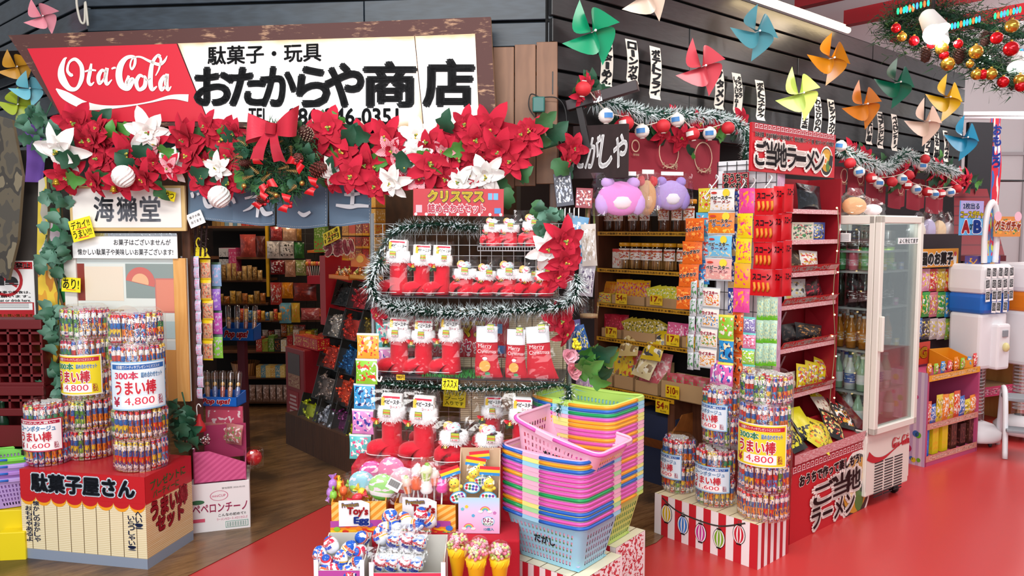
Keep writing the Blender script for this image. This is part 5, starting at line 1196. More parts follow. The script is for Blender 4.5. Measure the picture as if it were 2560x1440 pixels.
# ---- signs and notes
def xm(word1, word2):
 def f(r, w, h):
  b = MB(); b.box((0, .002, 0), (w, .003, h), mat('b01626', .45)); p = b.build('card', r)
  b = MB(); b.text(word1, -w*.33, h*.03, w*.28, h*.42, -.002, mat('f0d42c', .4), .06, out=mat('5a3a20', .4), outw=.06); b.text(word2, -w*.33, -h*.38, w*.3, -h*.05, -.002, mat('e8486a', .4), .03, out=WHITE, outw=.07)
  b.build('lettering', p); b = MB()
  for k in range(9): b.disc(-w*.47+w*.94*k/8, -h*.44, w*.018, -.001, mat('f0c8cc', .4), 8)
  b.rect(w*.4, -h*.4, w*.47, -h*.2, -.001, mat('3a7ab8', .4)); b.rect(w*.33, h*.1, w*.44, h*.34, -.001, mat('5aa0d8', .4)); b.rect(w*.375, h*.1, w*.39, h*.34, -.0015, mat('e8486a', .4)); b.rect(-w*.47, -h*.38, -w*.4, -h*.1, -.001, mat('e8a0a8', .4)); b.build('print', p)
 return f
board('christmas_sign', 'red Christmas set sign with yellow lettering above the boots', 'sign', XD, (1033, 472, 1259, 540), xm('クリスマス', '詰め合わせセット'), .10, None, .01)
board('christmas_sign', 'red Christmas set sign half hidden behind the middle shelf boots', 'sign', XD, (1010, 792, 1272, 892), xm('クリスマス', '詰め合わせセット'), .03)
ynote('yellow recommendation card clipped below the middle shelf', XD, (1105, 947, 1145, 975), .315, .05, ('オススメ',), red=False)
ynote('larger yellow card with red top edge under the recommendation card', XD, (1108, 977, 1164, 1018), .06, .06, ('ベビースター', 'ブーツ', '入りです'), red=False)
ynote('tiny amber price tag on the middle shelf edge', XD, (991, 937, 1012, 950), .315, .0, ('980円',), c='e8b81a', red=False)
# ---- tinsel, flowers and strips on the stand
def xp(px, py, off): u, z = XD.hit(px, py, off); return XD.o+XD.d*u-XD.n*off+Vector((0, 0, z))
tinsel('tinsel_garland', 'frosted green tinsel across the top of the wire back', [xp(x, y, .05) for x, y in ((938, 668), (955, 622), (985, 582), (1030, 566), (1110, 562), (1195, 572))], .058, 3200, 'frosted tinsel on the stand', seed=1, c2='d6e2e6')
tinsel('tinsel_garland', 'frosted green tinsel swag hanging below the upper shelf', [xp(x, y, .24) for x, y in ((955, 650), (928, 700), (945, 752), (1010, 772), (1110, 784), (1210, 782), (1310, 776), (1400, 765), (1440, 735), (1442, 690))], .062, 3600, 'frosted tinsel on the stand', seed=2, white=.85)
tinsel('tinsel_garland', 'darker tinsel swag hanging below the middle shelf', [xp(x, y, .29) for x, y in ((950, 958), (1020, 964), (1110, 968), (1210, 972), (1310, 972), (1400, 962), (1425, 985), (1392, 1030))], .045, 2300, 'frosted tinsel on the stand', seed=3, white=.4)
sp = thing('poinsettia_spray', 'red and white poinsettia spray on the stand above the tinsel', 'flower', XD.mat(0, 0, 0))
def xf(root, lst, off):
 for px, py, kd, sc, yaw in lst:
  u, z = XD.hit(px, py, off); put(rr.choice(FLW[kd]), 'poinsettia', root, T((u, -off, z)) @ RZ(yaw) @ RX(.2) @ RY(rr.random()*6.28) @ SC(sc))
xf(sp, ((1370, 622, 'white', .95, .2), (1408, 600, 'red', 1.05, .5), (1412, 655, 'red', .95, .4), (1395, 690, 'red', .8, .3)), .22)
for k in range(12):
 u, z = XD.hit(1375+rr.uniform(-30, 30), 545+rr.uniform(-50, 50), .12); put(rr.choice(IVY+LEAF[:1]), 'leaf', sp, T((u, -.14, z)) @ RX(.4) @ RY(rr.random()*6.28))
sp2 = thing('poinsettia_spray', 'single dark red poinsettia beside the middle shelf', 'flower', XD.mat(0, 0, 0)); xf(sp2, ((1400, 800, 'red', .85, .5), (1412, 835, 'red', .6, .8)), .2)
sp3 = thing('poinsettia_spray', 'small red poinsettia peeping out by the candy rack end', 'flower', XD.mat(0, 0, 0)); xf(sp3, ((948, 785, 'red', .6, -.5),), .2)
sp4 = thing('rose_spray', 'pink artificial rose spray with bright green leaves on the shelf end', 'flower', XD.mat(0, 0, 0))
for px, py, c in ((1420, 890, 'e8a0b4'), (1432, 925, 'd83a5a')):
 b = MB(); u, z = XD.hit(px, py, .3)
 for k in range(11): petal_mb(b, .05-.002*k, .05, k*2.4, .3+.09*k, cloth(c, 'f0c0c8', 80.), None, -.1, k)
 b.build('rose', sp4, T((u, -.3, z)) @ RZ(.5))
for k in range(16):
 u, z = XD.hit(1462+rr.uniform(-26, 30), 900+rr.uniform(-30, 42), .28); put(LEAF[2] if k % 3 else LEAF[1], 'leaf', sp4, T((u, -.28-rr.random()*.05, z)) @ RZ(rr.uniform(-.5, .8)) @ RX(.5) @ RY(1.57+rr.uniform(-.9, .9)) @ SC(1.05))
b = MB()
for k in range(20): b.ball((rr.uniform(-.015, .015), rr.uniform(-.01, .01), rr.uniform(-.02, .025)), .007, mat('e8d82a', .5), 6)
u, z = XD.hit(1442, 862, .28); b.build('yellow_bloom', sp4, T((u, -.28, z)))
CT3 = [PRT(c, d, e, s=i, bands=((.92, 1., 'd8dce0'), (.0, .05, 'e8e8ea')), bs=5) for i, (c, d, e) in enumerate((('e8a83a', 'd83a3a', 'f0d8c0'), ('8ac83a', 'f0e8e0', 'd8402c'), ('3aa0d8', '1a2a6a', 'f0f0f4'), ('d88ac8', '2a3aa0', 'f0e0ec'), ('5ac0c0', 'e85a8a', 'f8f8f0')))]
strip('packet_strip', 'strip of bright picture packets hung at the stand side by the boots', XD, 896, 952, 832, 1148, 5, CT3, .36, seed=31, skew=-.55)
strip('packet_strip', 'second strip of bright packets half behind the boots', XD, 940, 985, 800, 935, 2, CT3[::-1], .12, seed=33)
b = MB(); b.tube(catmull([(-.01, 0, .03), (0, 0, .045), (.012, 0, .03), (.012, 0, -.02), (.024, 0, -.03), (.032, 0, -.01)], 5), .004, WHITE, 6)
tag(b.build('white_hook', None, XD.mat(*XD.hit(936, 935, .40), .40)), 'white plastic hook at the end of the middle shelf', 'hook')
# ================================================================ sweets on the red tiers in front
FQ = Plane((0, 2.93), (1, 0)); FC = Plane((0, 2.70), (1, 0))
ORS = stripes('e8962a', 'f4c46a', 7., .6, .5)
RBW = printed('2f9ad8', ((.0, .3, '2f9ad8'), (.3, .42, '3ab06a'), (.42, .55, 'f0d02a'), (.55, .68, 'f0902a'), (.68, 1., 'b04aa0')), ('d8402c', 'f0c030'), 3., .35, 0., 5., .1, .6)
def egg_box(label, x0, x1, ytop, yhead, ybase, yz, yaw=0., z0=.40):
 P_ = Plane((0, yz), (1, 0)); u, _, w, _ = P_.rect(x0, ytop, x1, ybase); h1 = P_.hit(x0, ytop)[1]-z0; hh = P_.hit(x0, yhead)[1]-z0; d = .13
 r = thing('toy_egg_box', label, 'box', P_.mat(u, z0+.002, 0, 0, yaw))
 b = tray_mb(w, h1+.02, d, ORS, .004, h1); b.build('carton_body', r)
 b = MB(); b.rect(-w/2, 0, w/2, h1, -.0008, ORS); b.rect(-w*.52, -.03, w*.42, h1*.42, -.006, RBW); b.prism([(-w*.36, h1*.25), (w*.2, h1*.25), (w*.2, hh*.85), (w*.05, hh*.95), (-w*.36, hh*.95)], -.010, -.006, mat('f4f0f0', .35))
 for k, c in enumerate(('8ac83a', 'e84a3a', 'f0902a', '7a4ab0', '3a7ad8')): b.disc(-w*.4+w*.2*k, h1*(.16+.1*(k % 2)), w*.06, -.0075, mat(c, .35), 10, rz=w*.045)
 b.build('front_print', r)
 b = MB(); b.text('Premium', -w*.3, hh*.78, w*.0, hh*.9, -.012, mat('c8a02a', .4), .03, out=mat('3a4ab0', .4), outw=.06, rot=.08); b.text("Toy's", -w*.2, hh*.5, w*.17, hh*.76, -.012, mat('d8303a', .4), .05, out=WHITE, outw=.08, rot=-.05); b.text('Egg', -w*.08, h1*.28, w*.18, hh*.48, -.012, mat('2a4ab8', .4), .05, out=WHITE, outw=.08); b.build('lettering', r)
 return r, P_, u, w, h1
egg_box('striped orange toy egg box with white rainbow front, next to wooden floor', 830, 965, 1256, 1246, 1345, 3.0, .08)
egg_box('striped orange toy egg box half hidden by loose eggs and lollies', 985, 1140, 1262, 1240, 1345, 3.02, -.1)
# toy eggs
EGM = [printed('2a62c8', ((.0, .44, 'dfe2e8'), (.44, .52, 'e8b020'), (.52, .6, 'e86a3a'), (.6, 1., '1f5ac0')), ('e8ecf4',), 2., .15, 0., 4., .3, .9), printed('f0f0f2', ((.0, .34, 'd8dade'), (.34, .44, '2a5ac0'), (.44, .52, 'e8b020'), (.85, 1., '2a62c8')), ('e85a5a', '3a6ac8'), 5., .15, 0., 5., .45, .85), printed('e8eaee', ((.0, .5, 'e2e4e8'), (.72, .8, 'd83a4a'), (.8, 1., '2458b8')), ('c8284a',), 7., .15, 0., 5., .5, .75)]
def egg_me(i):
 b = MB(); n, h = 16, 12; r0 = .027
 prof = [(r0*math.sin(math.pi*k/h)*(1-.12*math.cos(math.pi*k/h)*-1 if 0 else 1-.1*(-math.cos(math.pi*k/h))), -r0*1.28*math.cos(math.pi*k/h)) for k in range(h+1)]
 b.lathe(prof, EGM[i], n); b.lathe([(r0*1.0, -.002), (r0*1.05, 0), (r0*1.0, .002)], mat('d8dce4', .2), n)
 b.text("Toy's", -.016, .004, .016, .014, -.0275, mat('d8303a', .4), .05, out=WHITE, outw=.06); b.text('Egg', -.012, -.010, .012, .002, -.0275, mat('2a4ab8', .4), .05, out=WHITE, outw=.06)
 return b.mesh('toy_egg')
EGG = [egg_me(i) for i in range(3)]; re_ = random.Random(17)
def egg(px, py, y, label, grp, sc=1., k=None, R=None):
 o = put(EGG[re_.randrange(3) if k is None else k], 'toy_egg', None, T(at(px, py, y)) @ (R if R is not None else (RZ(re_.uniform(-.8, .8)) @ RY(re_.uniform(-1.6, 1.6)) @ RX(re_.uniform(-.5, .5)))) @ SC(sc)); return tag(o, label, 'egg', grp)
# lower open boxes
def low_box(label, x0, x1, yz, d, front, z0=.253, hb=.19, fh=.13, yaw=0.):
 P_ = Plane((0, yz), (1, 0)); a, c = P_.hit(x0, 1400)[0], P_.hit(x1, 1400)[0]; r = thing('toy_egg_box', label, 'box', P_.mat((a+c)/2, z0, 0, 0, yaw)); w = c-a
 b = tray_mb(w, hb, d, mat('c8c4bc', .6), .004, fh, mat('b8b2a8', .6)); b.rect(-w/2, 0, w/2, fh, -.001, front); b.build('carton_body', r)
 b = MB()
 for s_ in (-1, 1): b.add([(s_*w/2, -.002, 0), (s_*w/2, -.002, hb*.92), (s_*w/2, .03, hb*1.02), (s_*w/2, .03, 0)], [(0, 1, 2, 3)], mat('f0eef0', .4)); b.rect(s_*w/2-.008, 0, s_*w/2+.008, hb*.9, -.003, printed('f0eef2', (), ('3a9ad0', 'e8a02a'), 4., .4, 0., 8., 0., .5))
 b.build('side_flap', r); return r
low_box('open rainbow box of loose blue toy eggs at the tier corner', 790, 905, 2.70, .2, RBW)
low_box('open box of bagged toy eggs beside the ice-cream toys', 928, 1108, 2.68, .2, printed('d83a5a', ((.0, .5, 'f0d02a'),), ('f0f0f0', '3a9ad8'), 1., .35))
for k, (px, py, yy) in enumerate(((828, 1362, 2.80), (872, 1372, 2.79), (905, 1345, 2.84), (852, 1398, 2.76), (815, 1405, 2.76), (890, 1410, 2.75), (835, 1425, 2.74), (868, 1430, 2.73), (800, 1385, 2.78), (900, 1380, 2.8), (880, 1435, 2.72), (808, 1432, 2.73))):
 egg(px, py, yy, 'blue and white toy egg loose in the open rainbow box', 'loose toy eggs in the rainbow box')
for k, (px, py, yy) in enumerate(((975, 1290, 2.93), (1012, 1300, 2.93), (985, 1316, 2.91), (1052, 1290, 2.93), (952, 1340, 2.86), (1040, 1312, 2.92), (965, 1322, 2.89), (1070, 1300, 2.94))):
 egg(px, py, yy, 'blue and white toy egg heaped in front of the second orange box', 'toy eggs heaped between the boxes', 1.05)
eb = MB(); T0 = bag_mb(.07, .11, .06, film(.09), 4, .6, 10, 6, 1.4)
for k, (px, py, yy) in enumerate(((985, 1352, 2.83), (1016, 1355, 2.83), (1048, 1360, 2.83), (950, 1410, 2.74), (980, 1410, 2.74), (1012, 1412, 2.74), (1040, 1415, 2.74))):
 r = thing('bagged_toy_egg', f'{ORD[k%4 if k>2 else k]} clear-bagged toy egg in the {"upper" if k < 3 else "lower"} row of the open box', 'egg', T(at(px, py, yy)), None)
 put(EGG[1+k % 2], 'egg_shell', r, RY(.35) @ SC(1.02)); put(T0.mesh('clear_bag'), 'clear_bag', r, T((0, 0, -.045)))
# pink rainbow box of chick sweets
P_ = Plane((0, 2.99), (1, -.03)); u, z, w, h = P_.rect(1146, 1246, 1249, 1335); z = .402
pr = thing('rainbow_box', 'pink and blue rainbow printed sweet box with open top', 'box', P_.mat(u, z, 0))
GRD = base('pink_sky_print', 'f0c0dc', .35)[0]; t = GRD.node_tree; to(t, ramp(t, node(t, 'ShaderNodeSeparateXYZ', {0: node(t, 'ShaderNodeTexCoord').outputs['UV']}).outputs[1], [(0, 'f3b4da'), (.55, 'eac8ea'), (1, 'b4ddf4')]), t.nodes['Principled BSDF'])
b = tray_mb(w, h*2.2, .1, mat('c8a888', .5), .004, h); b.build('carton_body', pr)
b = MB(); b.rect(-w/2, 0, w/2, h, -.001, GRD); p = b.build('front_print', pr)
b = MB()
for cx, cz in ((.15, .62), (-.25, .14)):
 for k, c in enumerate(('e86a8a', 'f0d050', '7ac88a', '5ab0e0')): b.ring(w*cx, h*cz, w*(.12-.022*k), w*.02, -.0018-.0002*k, mat(c, .4), 14, None, 0, math.pi)
 for s_ in (-1, 1): b.disc(w*(cx+.11*s_), h*cz, w*.06, -.003, WHITE, 10, rz=w*.035)
for cx, cz, c in ((-.3, .75, 'f0d040'), (-.14, .5, '5ab0d8'), (-.4, .68, '6ac0d0'), (.38, .58, 'c87ab8')): b.disc(w*cx, h*cz, w*.045, -.0018, mat(c, .4), 5, a0=.3)
b.disc(w*.22, h*.34, w*.16, -.0018, mat('8ac8e8', .4), 14, rz=h*.14); b.disc(w*.22, h*.34, w*.14, -.0022, WHITE, 14, rz=h*.12); b.text('ひよこ', w*.1, h*.32, w*.34, h*.44, -.003, mat('b03a8a', .4), .04); b.text('キャンディ', w*.1, h*.23, w*.34, h*.31, -.003, mat('3a8a5a', .4), .04); b.text('12個入', w*.12, h*.08, w*.36, h*.16, -.002, mat('5ab0d8', .4), .04); b.build('print', p)
for k, (dx, dy, dz, rl) in enumerate(((-.5, .02, .1, -.35), (.22, .015, .11, .05), (-.2, .05, .3, .15), (.05, .06, .45, -.1))):
 r = thing('chick_candy', f'{ORD[k]} bagged yellow chick candy in the pink rainbow box', 'candy', P_.mat(u+dx*w, z+h*1.0+dz*h-.02, -dy-.01, rl), None)
 b = MB(); YC = mat('f0d838', .45); b.ball((0, 0, .055), .022, YC, 12); b.ball((0, 0, .028), .018, YC, 10); b.ball((0, -.021, .052), .005, mat('f0902a', .4), 6)
 for s_ in (-1, 1): b.ball((s_*.008, -.019, .06), .0025, BLACK, 6); b.ball((s_*.02, 0, .035), .009, YC, 8)
 b.build('chick', r)
 b = MB(); b.disc(0, .005, .034, -.024, mat('4aa8d8', .4), 16, rz=.024); b.disc(0, .005, .03, -.0245, WHITE, 16, rz=.02)
 for q in range(8): b.disc(-.02+.013*(q % 4), .012-.012*(q//4), .006, -.025, mat(('c8304a', '3a8a4a', '3a5ab8', '8a3a9a')[q % 4], .4), 6)
 b.build('card', r); bag_mb(.075, .11, .05, FILM, k+3, .7, 12, 7, .9).build('clear_bag', r, T((0, 0, -.02)))
 b = MB()
 for q, c in enumerate(('2a8ad0', 'f0d02a', 'd8303a')): b.box((0, 0, .092+.012*q), (.08, .003, .012), mat(c, .4))
 b.build('header_card', r)
# lollipops in cellophane
def lolly(label, px, py, y, kind, sc=1., roll=0., grp=None, c1='e84a8a', c2='f4f0f0', c3='7ac84a'):
 r = thing('lollipop', label, 'lollipop', T(at(px, py, y)) @ RZ(0) @ RY(roll) @ SC(sc), grp)
 b = MB()
 if kind == 'round':
  Mx = printed(c1, ((.0, .28, c3), (.28, .4, c2), (.4, 1., c1)), ('f8dce8',), px*.1, .2, 0., 9., .4, .95); b.sheet(lambda a, v: (.055*math.sin(math.pi*v)*math.cos(6.283*a), .018*math.sin(math.pi*v)*math.sin(6.283*a), -.055*math.cos(math.pi*v)), 18, 10, Mx)
 elif kind == 'swirl':
  b.lathe([(.018, -.025), (.024, -.015), (.02, -.004), (.021, .004), (.014, .014), (.014, .02), (.006, .028), (0, .034)], mat(c1, .3), 14)
 elif kind == 'cup':
  b.lathe([(.014, -.03), (.02, -.005), (.021, 0)], stripes(c1, c2, 6., 0., .5), 14); b.ball((0, 0, .006), .022, mat(c2, .3), 12); b.ball((0, 0, .026), .01, mat(c3, .3), 8)
 b.build('candy_head', r); b = MB(); b.tube([(0, 0, -.02), (0, 0, -.13)], .0035, WHITE, 6); b.build('stick', r)
 bag_mb(*((.14, .17, .06) if kind == 'round' else (.065, .105, .05)), FILM, int(px), .6, 12, 8, .8).build('clear_bag', r, T((0, 0, -.06 if kind == 'round' else -.05)) @ (RX(math.pi) @ T((0, 0, -.12)) if kind == 'round' else I4)); return r
for k, (px, py, yy, c1, c3, rl, lb) in enumerate(((930, 1185, 3.10, 'd84a9a', '6ac83a', -.2, 'watermelon-striped pink round lollipop at the outer end'), (978, 1175, 3.09, 'e87aa8', 'f0a0b8', .1, 'rose pink round lollipop in the middle of the fan'), (1005, 1200, 3.08, 'f0b8cc', 'e84a6a', .25, 'pale pink round lollipop with barcode tag side'), (905, 1210, 3.08, '8ac8d8', 'b0e0c8', -.35, 'light blue round lollipop under the watermelon one'), (955, 1218, 3.05, '9ad87a', '5ab84a', .15, 'green based round lollipop low in the fan'))):
 lolly(lb, px, py, yy, 'round', 1., rl, None, c1, 'f6f2f4', c3)
b = MB(); b.box((0, 0, 0), (.055, .001, .045), WHITE)
for k in range(14): b.box((-.02+k*.003, -.001, .004), (.0014 if k % 3 else .0022, .0006, .026), BLACK)
tag(b.build('barcode_tag', None, T(at(985, 1212, 2.99)) @ RY(.5)), 'white barcode tag hanging among the round lollipops', 'tag')
cc = (('f07a3a', 'f8d8c8', '9ac84a'), ('e8602a', 'f0a05a', 'e8602a'), ('f4f2f0', 'f4f2f0', 'f4f2f0'), ('f08a5a', 'f8e0d8', 'f4f2f0'), ('ee4aa8', 'f088c8', 'ee4aa8'), ('b8d86a', 'e8f0c8', '8ab83a'), ('f0a8c0', 'f8e8e8', 'f4f2f0'))
for k, (px, py) in enumerate(((1018, 1212), (1042, 1205), (1066, 1215), (1085, 1192), (1106, 1212), (1066, 1180), (1042, 1182))):
 lolly(f'{("orange cup", "deep orange", "white swirl", "apricot cup", "hot pink swirl", "lime cup", "pale pink cup")[k]} shaped bagged lollipop behind the loose eggs', px, py, 3.05-.01*(k % 3), ('cup', 'swirl', 'swirl', 'cup', 'swirl', 'cup', 'cup')[k], 1.1, (k-3)*.05, None, *cc[k])
for k in range(9):
 px, py = 850+re_.uniform(-25, 60), 1225+re_.uniform(-18, 22); c = ('8ac84a', 'b07ac8', 'e8c83a', 'e86a3a', 'd83a4a')[k % 5]
 o = put(candy_me(mat(c, .25)), 'wrapped_candy', None, T(at(px, py, 3.08-re_.random()*.05)) @ RZ(re_.random()*3) @ RY(re_.random()*3) @ SC(1.3)); tag(o, 'fruit coloured wrapped sweet on top of the striped orange box', 'candy', 'wrapped sweets on the orange box')
# ice-cream cone toys
CN = mat('f0c81a', .45); SPR = [mat(c, .4) for c in ('f08aa8', 'b8d86a', 'f0e0a0', 'f4b0c0', 'e86a8a')]
for k, (px, py, yy, s_) in enumerate(((1143, 1362, 2.74, 1.0), (1190, 1388, 2.66, 1.02), (1198, 1372, 2.78, .9), (1249, 1388, 2.68, 1.0))):
 r = thing('ice_cream_candy', f'{ORD[k]} yellow ice-cream cone candy toy counted from the egg boxes', 'candy', T(at(px, py, yy)) @ SC(s_), None)
 b = MB(); b.lathe([(0, -.165), (.012, -.162), (.03, -.04), (.034, -.035), (.036, -.012), (.033, -.008), (.02, -.006)], CN, 18)
 for q in range(9): b.tube([(.034*math.cos(q*.7), .034*math.sin(q*.7), -.036), (.037*math.cos(q*.7+.3), .037*math.sin(q*.7+.3), -.014)], .0016, CN, 4)
 b.build('cone', r)
 b = MB()
 for q in range(90):
  a, zc, rd = re_.random()*6.28, re_.uniform(-.006, .034), re_.random()**.5; R1 = math.sqrt(max(.0001, .040**2-(zc-.008)**2))*rd*.93; b.ball((R1*math.cos(a), R1*math.sin(a), zc), .0062, re_.choice(SPR), 5)
 o = b.build('sprinkles', r); o['kind'] = 'stuff'
 b = MB(); b.ball((0, 0, .012), .042, film(.10, 'ffffff', 60.), 18); b.build('clear_dome', r)
tierb = MB(); tierb.box((0, 0, .1), (.2, .22, .2), mat('d8506a', .5), .004); tag(tierb.build('pink_carton', None, T((-.075, 2.57, 0))), 'pink carton carrying the ice-cream toys', 'box')
# ---------------------------------------------------------------- shopping baskets
BL, BWd, BH = .40, .285, .20
def basket_body_me(full=True):
 b = MB(); m = mat('ffffff', .4)
 b.mats.append(m)
 lx0, ly0, lx1, ly1, cr = .155, .105, BL/2, BWd/2, .035
 def per(seg, a, v):
  hx, hy = lx0+(lx1-lx0)*v, ly0+(ly1-ly0)*v; z = BH*v
  s_, ax = seg // 2, seg % 2
  cor = ((1, -1), (1, 1), (-1, 1), (-1, -1))
  if ax == 0:   # straight side s_: 0 front, 1 right, 2 back, 3 left
   (x0, y0), (x1, y1) = (((-hx+cr, -hy), (hx-cr, -hy)), ((hx, -hy+cr), (hx, hy-cr)), ((hx-cr, hy), (-hx+cr, hy)), ((-hx, hy-cr), (-hx, -hy+cr)))[s_]
   return Vector((x0+(x1-x0)*a, y0+(y1-y0)*a, z))
  sx, sy = cor[s_]; an = (-math.pi/2+s_*math.pi/2)+a*math.pi/2
  return Vector((sx*(hx-cr)+cr*math.cos(an), sy*(hy-cr)+cr*math.sin(an), z))
 for s_ in range(8):
  if s_ % 2: b.sheet(lambda a, v: per(s_, a, v), 4, 2, m); continue
  nu, nv = (16, 5) if s_ in (0, 4) else (10, 5)
  b.sheet(lambda a, v: per(s_, a, .06*v), 1, 1, m, False); b.sheet(lambda a, v: per(s_, a, .80+.2*v), 1, 1, m, False)
  for i in range(nu):
   for j in range(nv):
    a0, a1, v0, v1 = i/nu, (i+1)/nu, .06+.74*j/nv, .06+.74*(j+1)/nv
    if i in (0, nu-1) and 0: continue
    ia0, ia1, iv0, iv1 = a0+.27*(a1-a0), a1-.27*(a1-a0), v0+.2*(v1-v0), v1-.2*(v1-v0)
    V = [per(s_, *q) for q in ((a0, v0), (a1, v0), (a1, v1), (a0, v1), (ia0, iv0), (ia1, iv0), (ia1, iv1), (ia0, iv1))]
    b.add(V, [(0, 1, 5, 4), (1, 2, 6, 5), (2, 3, 7, 6), (3, 0, 4, 7)], m)
 b.poly([(-lx0, -ly0, .002), (lx0, -ly0, .002), (lx0, ly0, .002), (-lx0, ly0, .002)], m)
 def rim(v=1., o=0., dz=0.):
  P = []
  for s_ in range(8):
   for k in range(8 if s_ % 2 == 0 else 4):
    p = per(s_, k/(8 if s_ % 2 == 0 else 4), v); q = Vector((p.x, p.y, 0)).normalized()*o
    P.append(Vector((p.x+q.x, p.y+q.y, p.z+dz-.012*math.cos(min(1, abs(p.x)/(BL*.5))*math.pi/2))))
  return P
 b.tube(rim(1, .002), .0065, m, 6, closed=True); b.sheet(lambda a, v: (lambda P: P[int(round(a*len(P))) % len(P)]+Vector((0, 0, -.014*v)))(rim(1, .010)), 48, 1, m, True)
 h = MB(); P = rim(1, .009, -.004); h.mats.append(m); n = len(P)
 h.tube([P[k % n] for k in range(-5, 3)], .0075, m, 7); h1 = h.mesh('handle')
 h = MB(); h.mats.append(m); h.tube([P[k] for k in range(4, 19)], .0075, m, 7); h2 = h.mesh('handle')
 return b.mesh('basket_body'), h1, h2
BB, BH1, BH2 = basket_body_me()
BC = {'pk': 'f0b8d0', 'yl': 'e8ea8a', 'lb': '9ad4ea', 'gn': 'a8e0a0', 'lg': 'c0e070'}
HC = {'B': '2464c0', 'O': 'f0a020', 'P': 'd858b0', 'G': '0f9a54'}
BN = {'pk': 'pale pink', 'yl': 'pale yellow', 'lb': 'light blue', 'gn': 'mint green', 'lg': 'lime green'}; HN = {'B': 'blue', 'O': 'orange', 'P': 'magenta', 'G': 'green'}
def basket(M, bc, hc, label, grp=None, hc2=None):
 r = thing('shopping_basket', label, 'basket', M, grp)
 for me, nm, c in ((BB, 'basket_body', BC[bc]), (BH1, 'handle', HC[hc]), (BH2, 'handle', HC[hc2 or hc])):
  o = put(me, nm, r); o.material_slots[0].link = 'OBJECT'; o.material_slots[0].material = mat(c, .38)
 return r
BKP = Plane((0, 0), (.78, -.626))
c0 = onz(1446, 1432, .262); n_ = BKP.n; S0 = Vector((c0.x, c0.y, 0))-BKP.d*.155+n_*.105
c1 = onz(1512, 1368, .262); S1 = Vector((c1.x, c1.y, 0))-BKP.d*.155+n_*.105
def bm(S_, z, roll=0., yaw=0.):
 b4 = BKP.mat(0, 0, 0, 0); b4.translation = S_+Vector((0, 0, z)); return b4 @ RZ(yaw) @ RY(roll)
st1 = ['lb B', 'pk P', 'gn G B', 'yl O B', 'pk P', 'pk P', 'gn G', 'pk P', 'pk P', 'gn O P', 'pk P', 'pk P', 'lb B', 'yl O', 'pk B']
for k, s_ in enumerate(st1):
 q = s_.split(); nm = 'bottom' if k == 0 else ORD[k]
 basket(bm(S0, .262+.0183*k), q[0], q[1], (f'{BN[q[0]]} basket with {HN[q[1]]} handles, ' + ('bottom of the front stack' if k == 0 else f'{ORD[k-1]} above the bottom of the front stack')), 'front stack of shopping baskets', q[2] if len(q) > 2 else None)
basket(bm(S0+Vector((.01, 0, 0)), .262+.0183*14+.085, .23, .06), 'pk', 'P', 'pale pink basket lying tilted on top of the front stack', 'front stack of shopping baskets')
st2 = ['lg O', 'gn P', 'pk P', 'pk P', 'lb B', 'yl O', 'lb B', 'yl O', 'pk P', 'pk P', 'yl O', 'pk P', 'pk P', 'pk P', 'yl O', 'pk P', 'yl O', 'pk P', 'pk P', 'yl O', 'yl O', 'pk P', 'lb G', 'lb B', 'lg O']
for k, s_ in enumerate(st2):
 q = s_.split()
 basket(bm(S1, .262+.0172*k), q[0], q[1], (f'{BN[q[0]]} basket with {HN[q[1]]} handles, ' + ('bottom of the rear stack' if k == 0 else f'{ORD[k-1]} above the bottom of the rear stack')), 'rear stack of shopping baskets')
b = MB(); b.text('だがし', -.05, .118, .05, .148, -.142, mat('26303a', .6), .03, rot=-.12)
# handwriting belongs to the baskets it is written on
for o in [x for x in bpy.data.objects if x.get('label', '').endswith(('bottom of the front stack', 'tilted on top of the front stack')) and 'above' not in x.get('label', '')]:
 o2 = MB(); f_ = lambda x, y, z: (x, -(.105+(BWd/2-.105)*z/BH)-.0015, z); o2.text('だがし', -.045, .085, .055, .118, 0, mat('2a3238', .6), .035, fn=f_); put(o2.mesh('handwriting'), 'handwriting', o)
# printed stands under the baskets
STR = stripes('c8283a', 'f2eeee', 7., 0., .5); BTOP = bamboo('dcd4bc', 'b0a888')
def basket_stand(label, S_, w, d, h, side):
 r = thing('printed_stand', label, 'stand', bm(S_, 0))
 b = MB(); b.box((0, 0, h/2), (w-.002, d-.002, h-.002), mat('d8d0c0', .6)); b.build('carton', r)
 b = MB(); b.rect(-w/2, 0, w/2, h, -d/2-.001, STR); b.poly([(-w/2, -d/2, h+.0005), (w/2, -d/2, h+.0005), (w/2, d/2, h+.0005), (-w/2, d/2, h+.0005)], BTOP, None, [(0, 0), (1, 0), (1, 1), (0, 1)]); b.rect(-d/2, 0, d/2, h, -w/2-.001, side, RZ(math.pi/2)); b.build('print', r); return r
TXT = printed('f0e8e8', (), ('b8283a', 'c8404a'), 3., .4, 0., 16., 0., 1.)
basket_stand('red and white striped stand under the front basket stack', S0+n_*.0+BKP.d*.0, .40, .30, .258, TXT)
basket_stand('striped stand with speckled side under the rear basket stack', S1+n_*.05, .38, .25, .258, TXT)
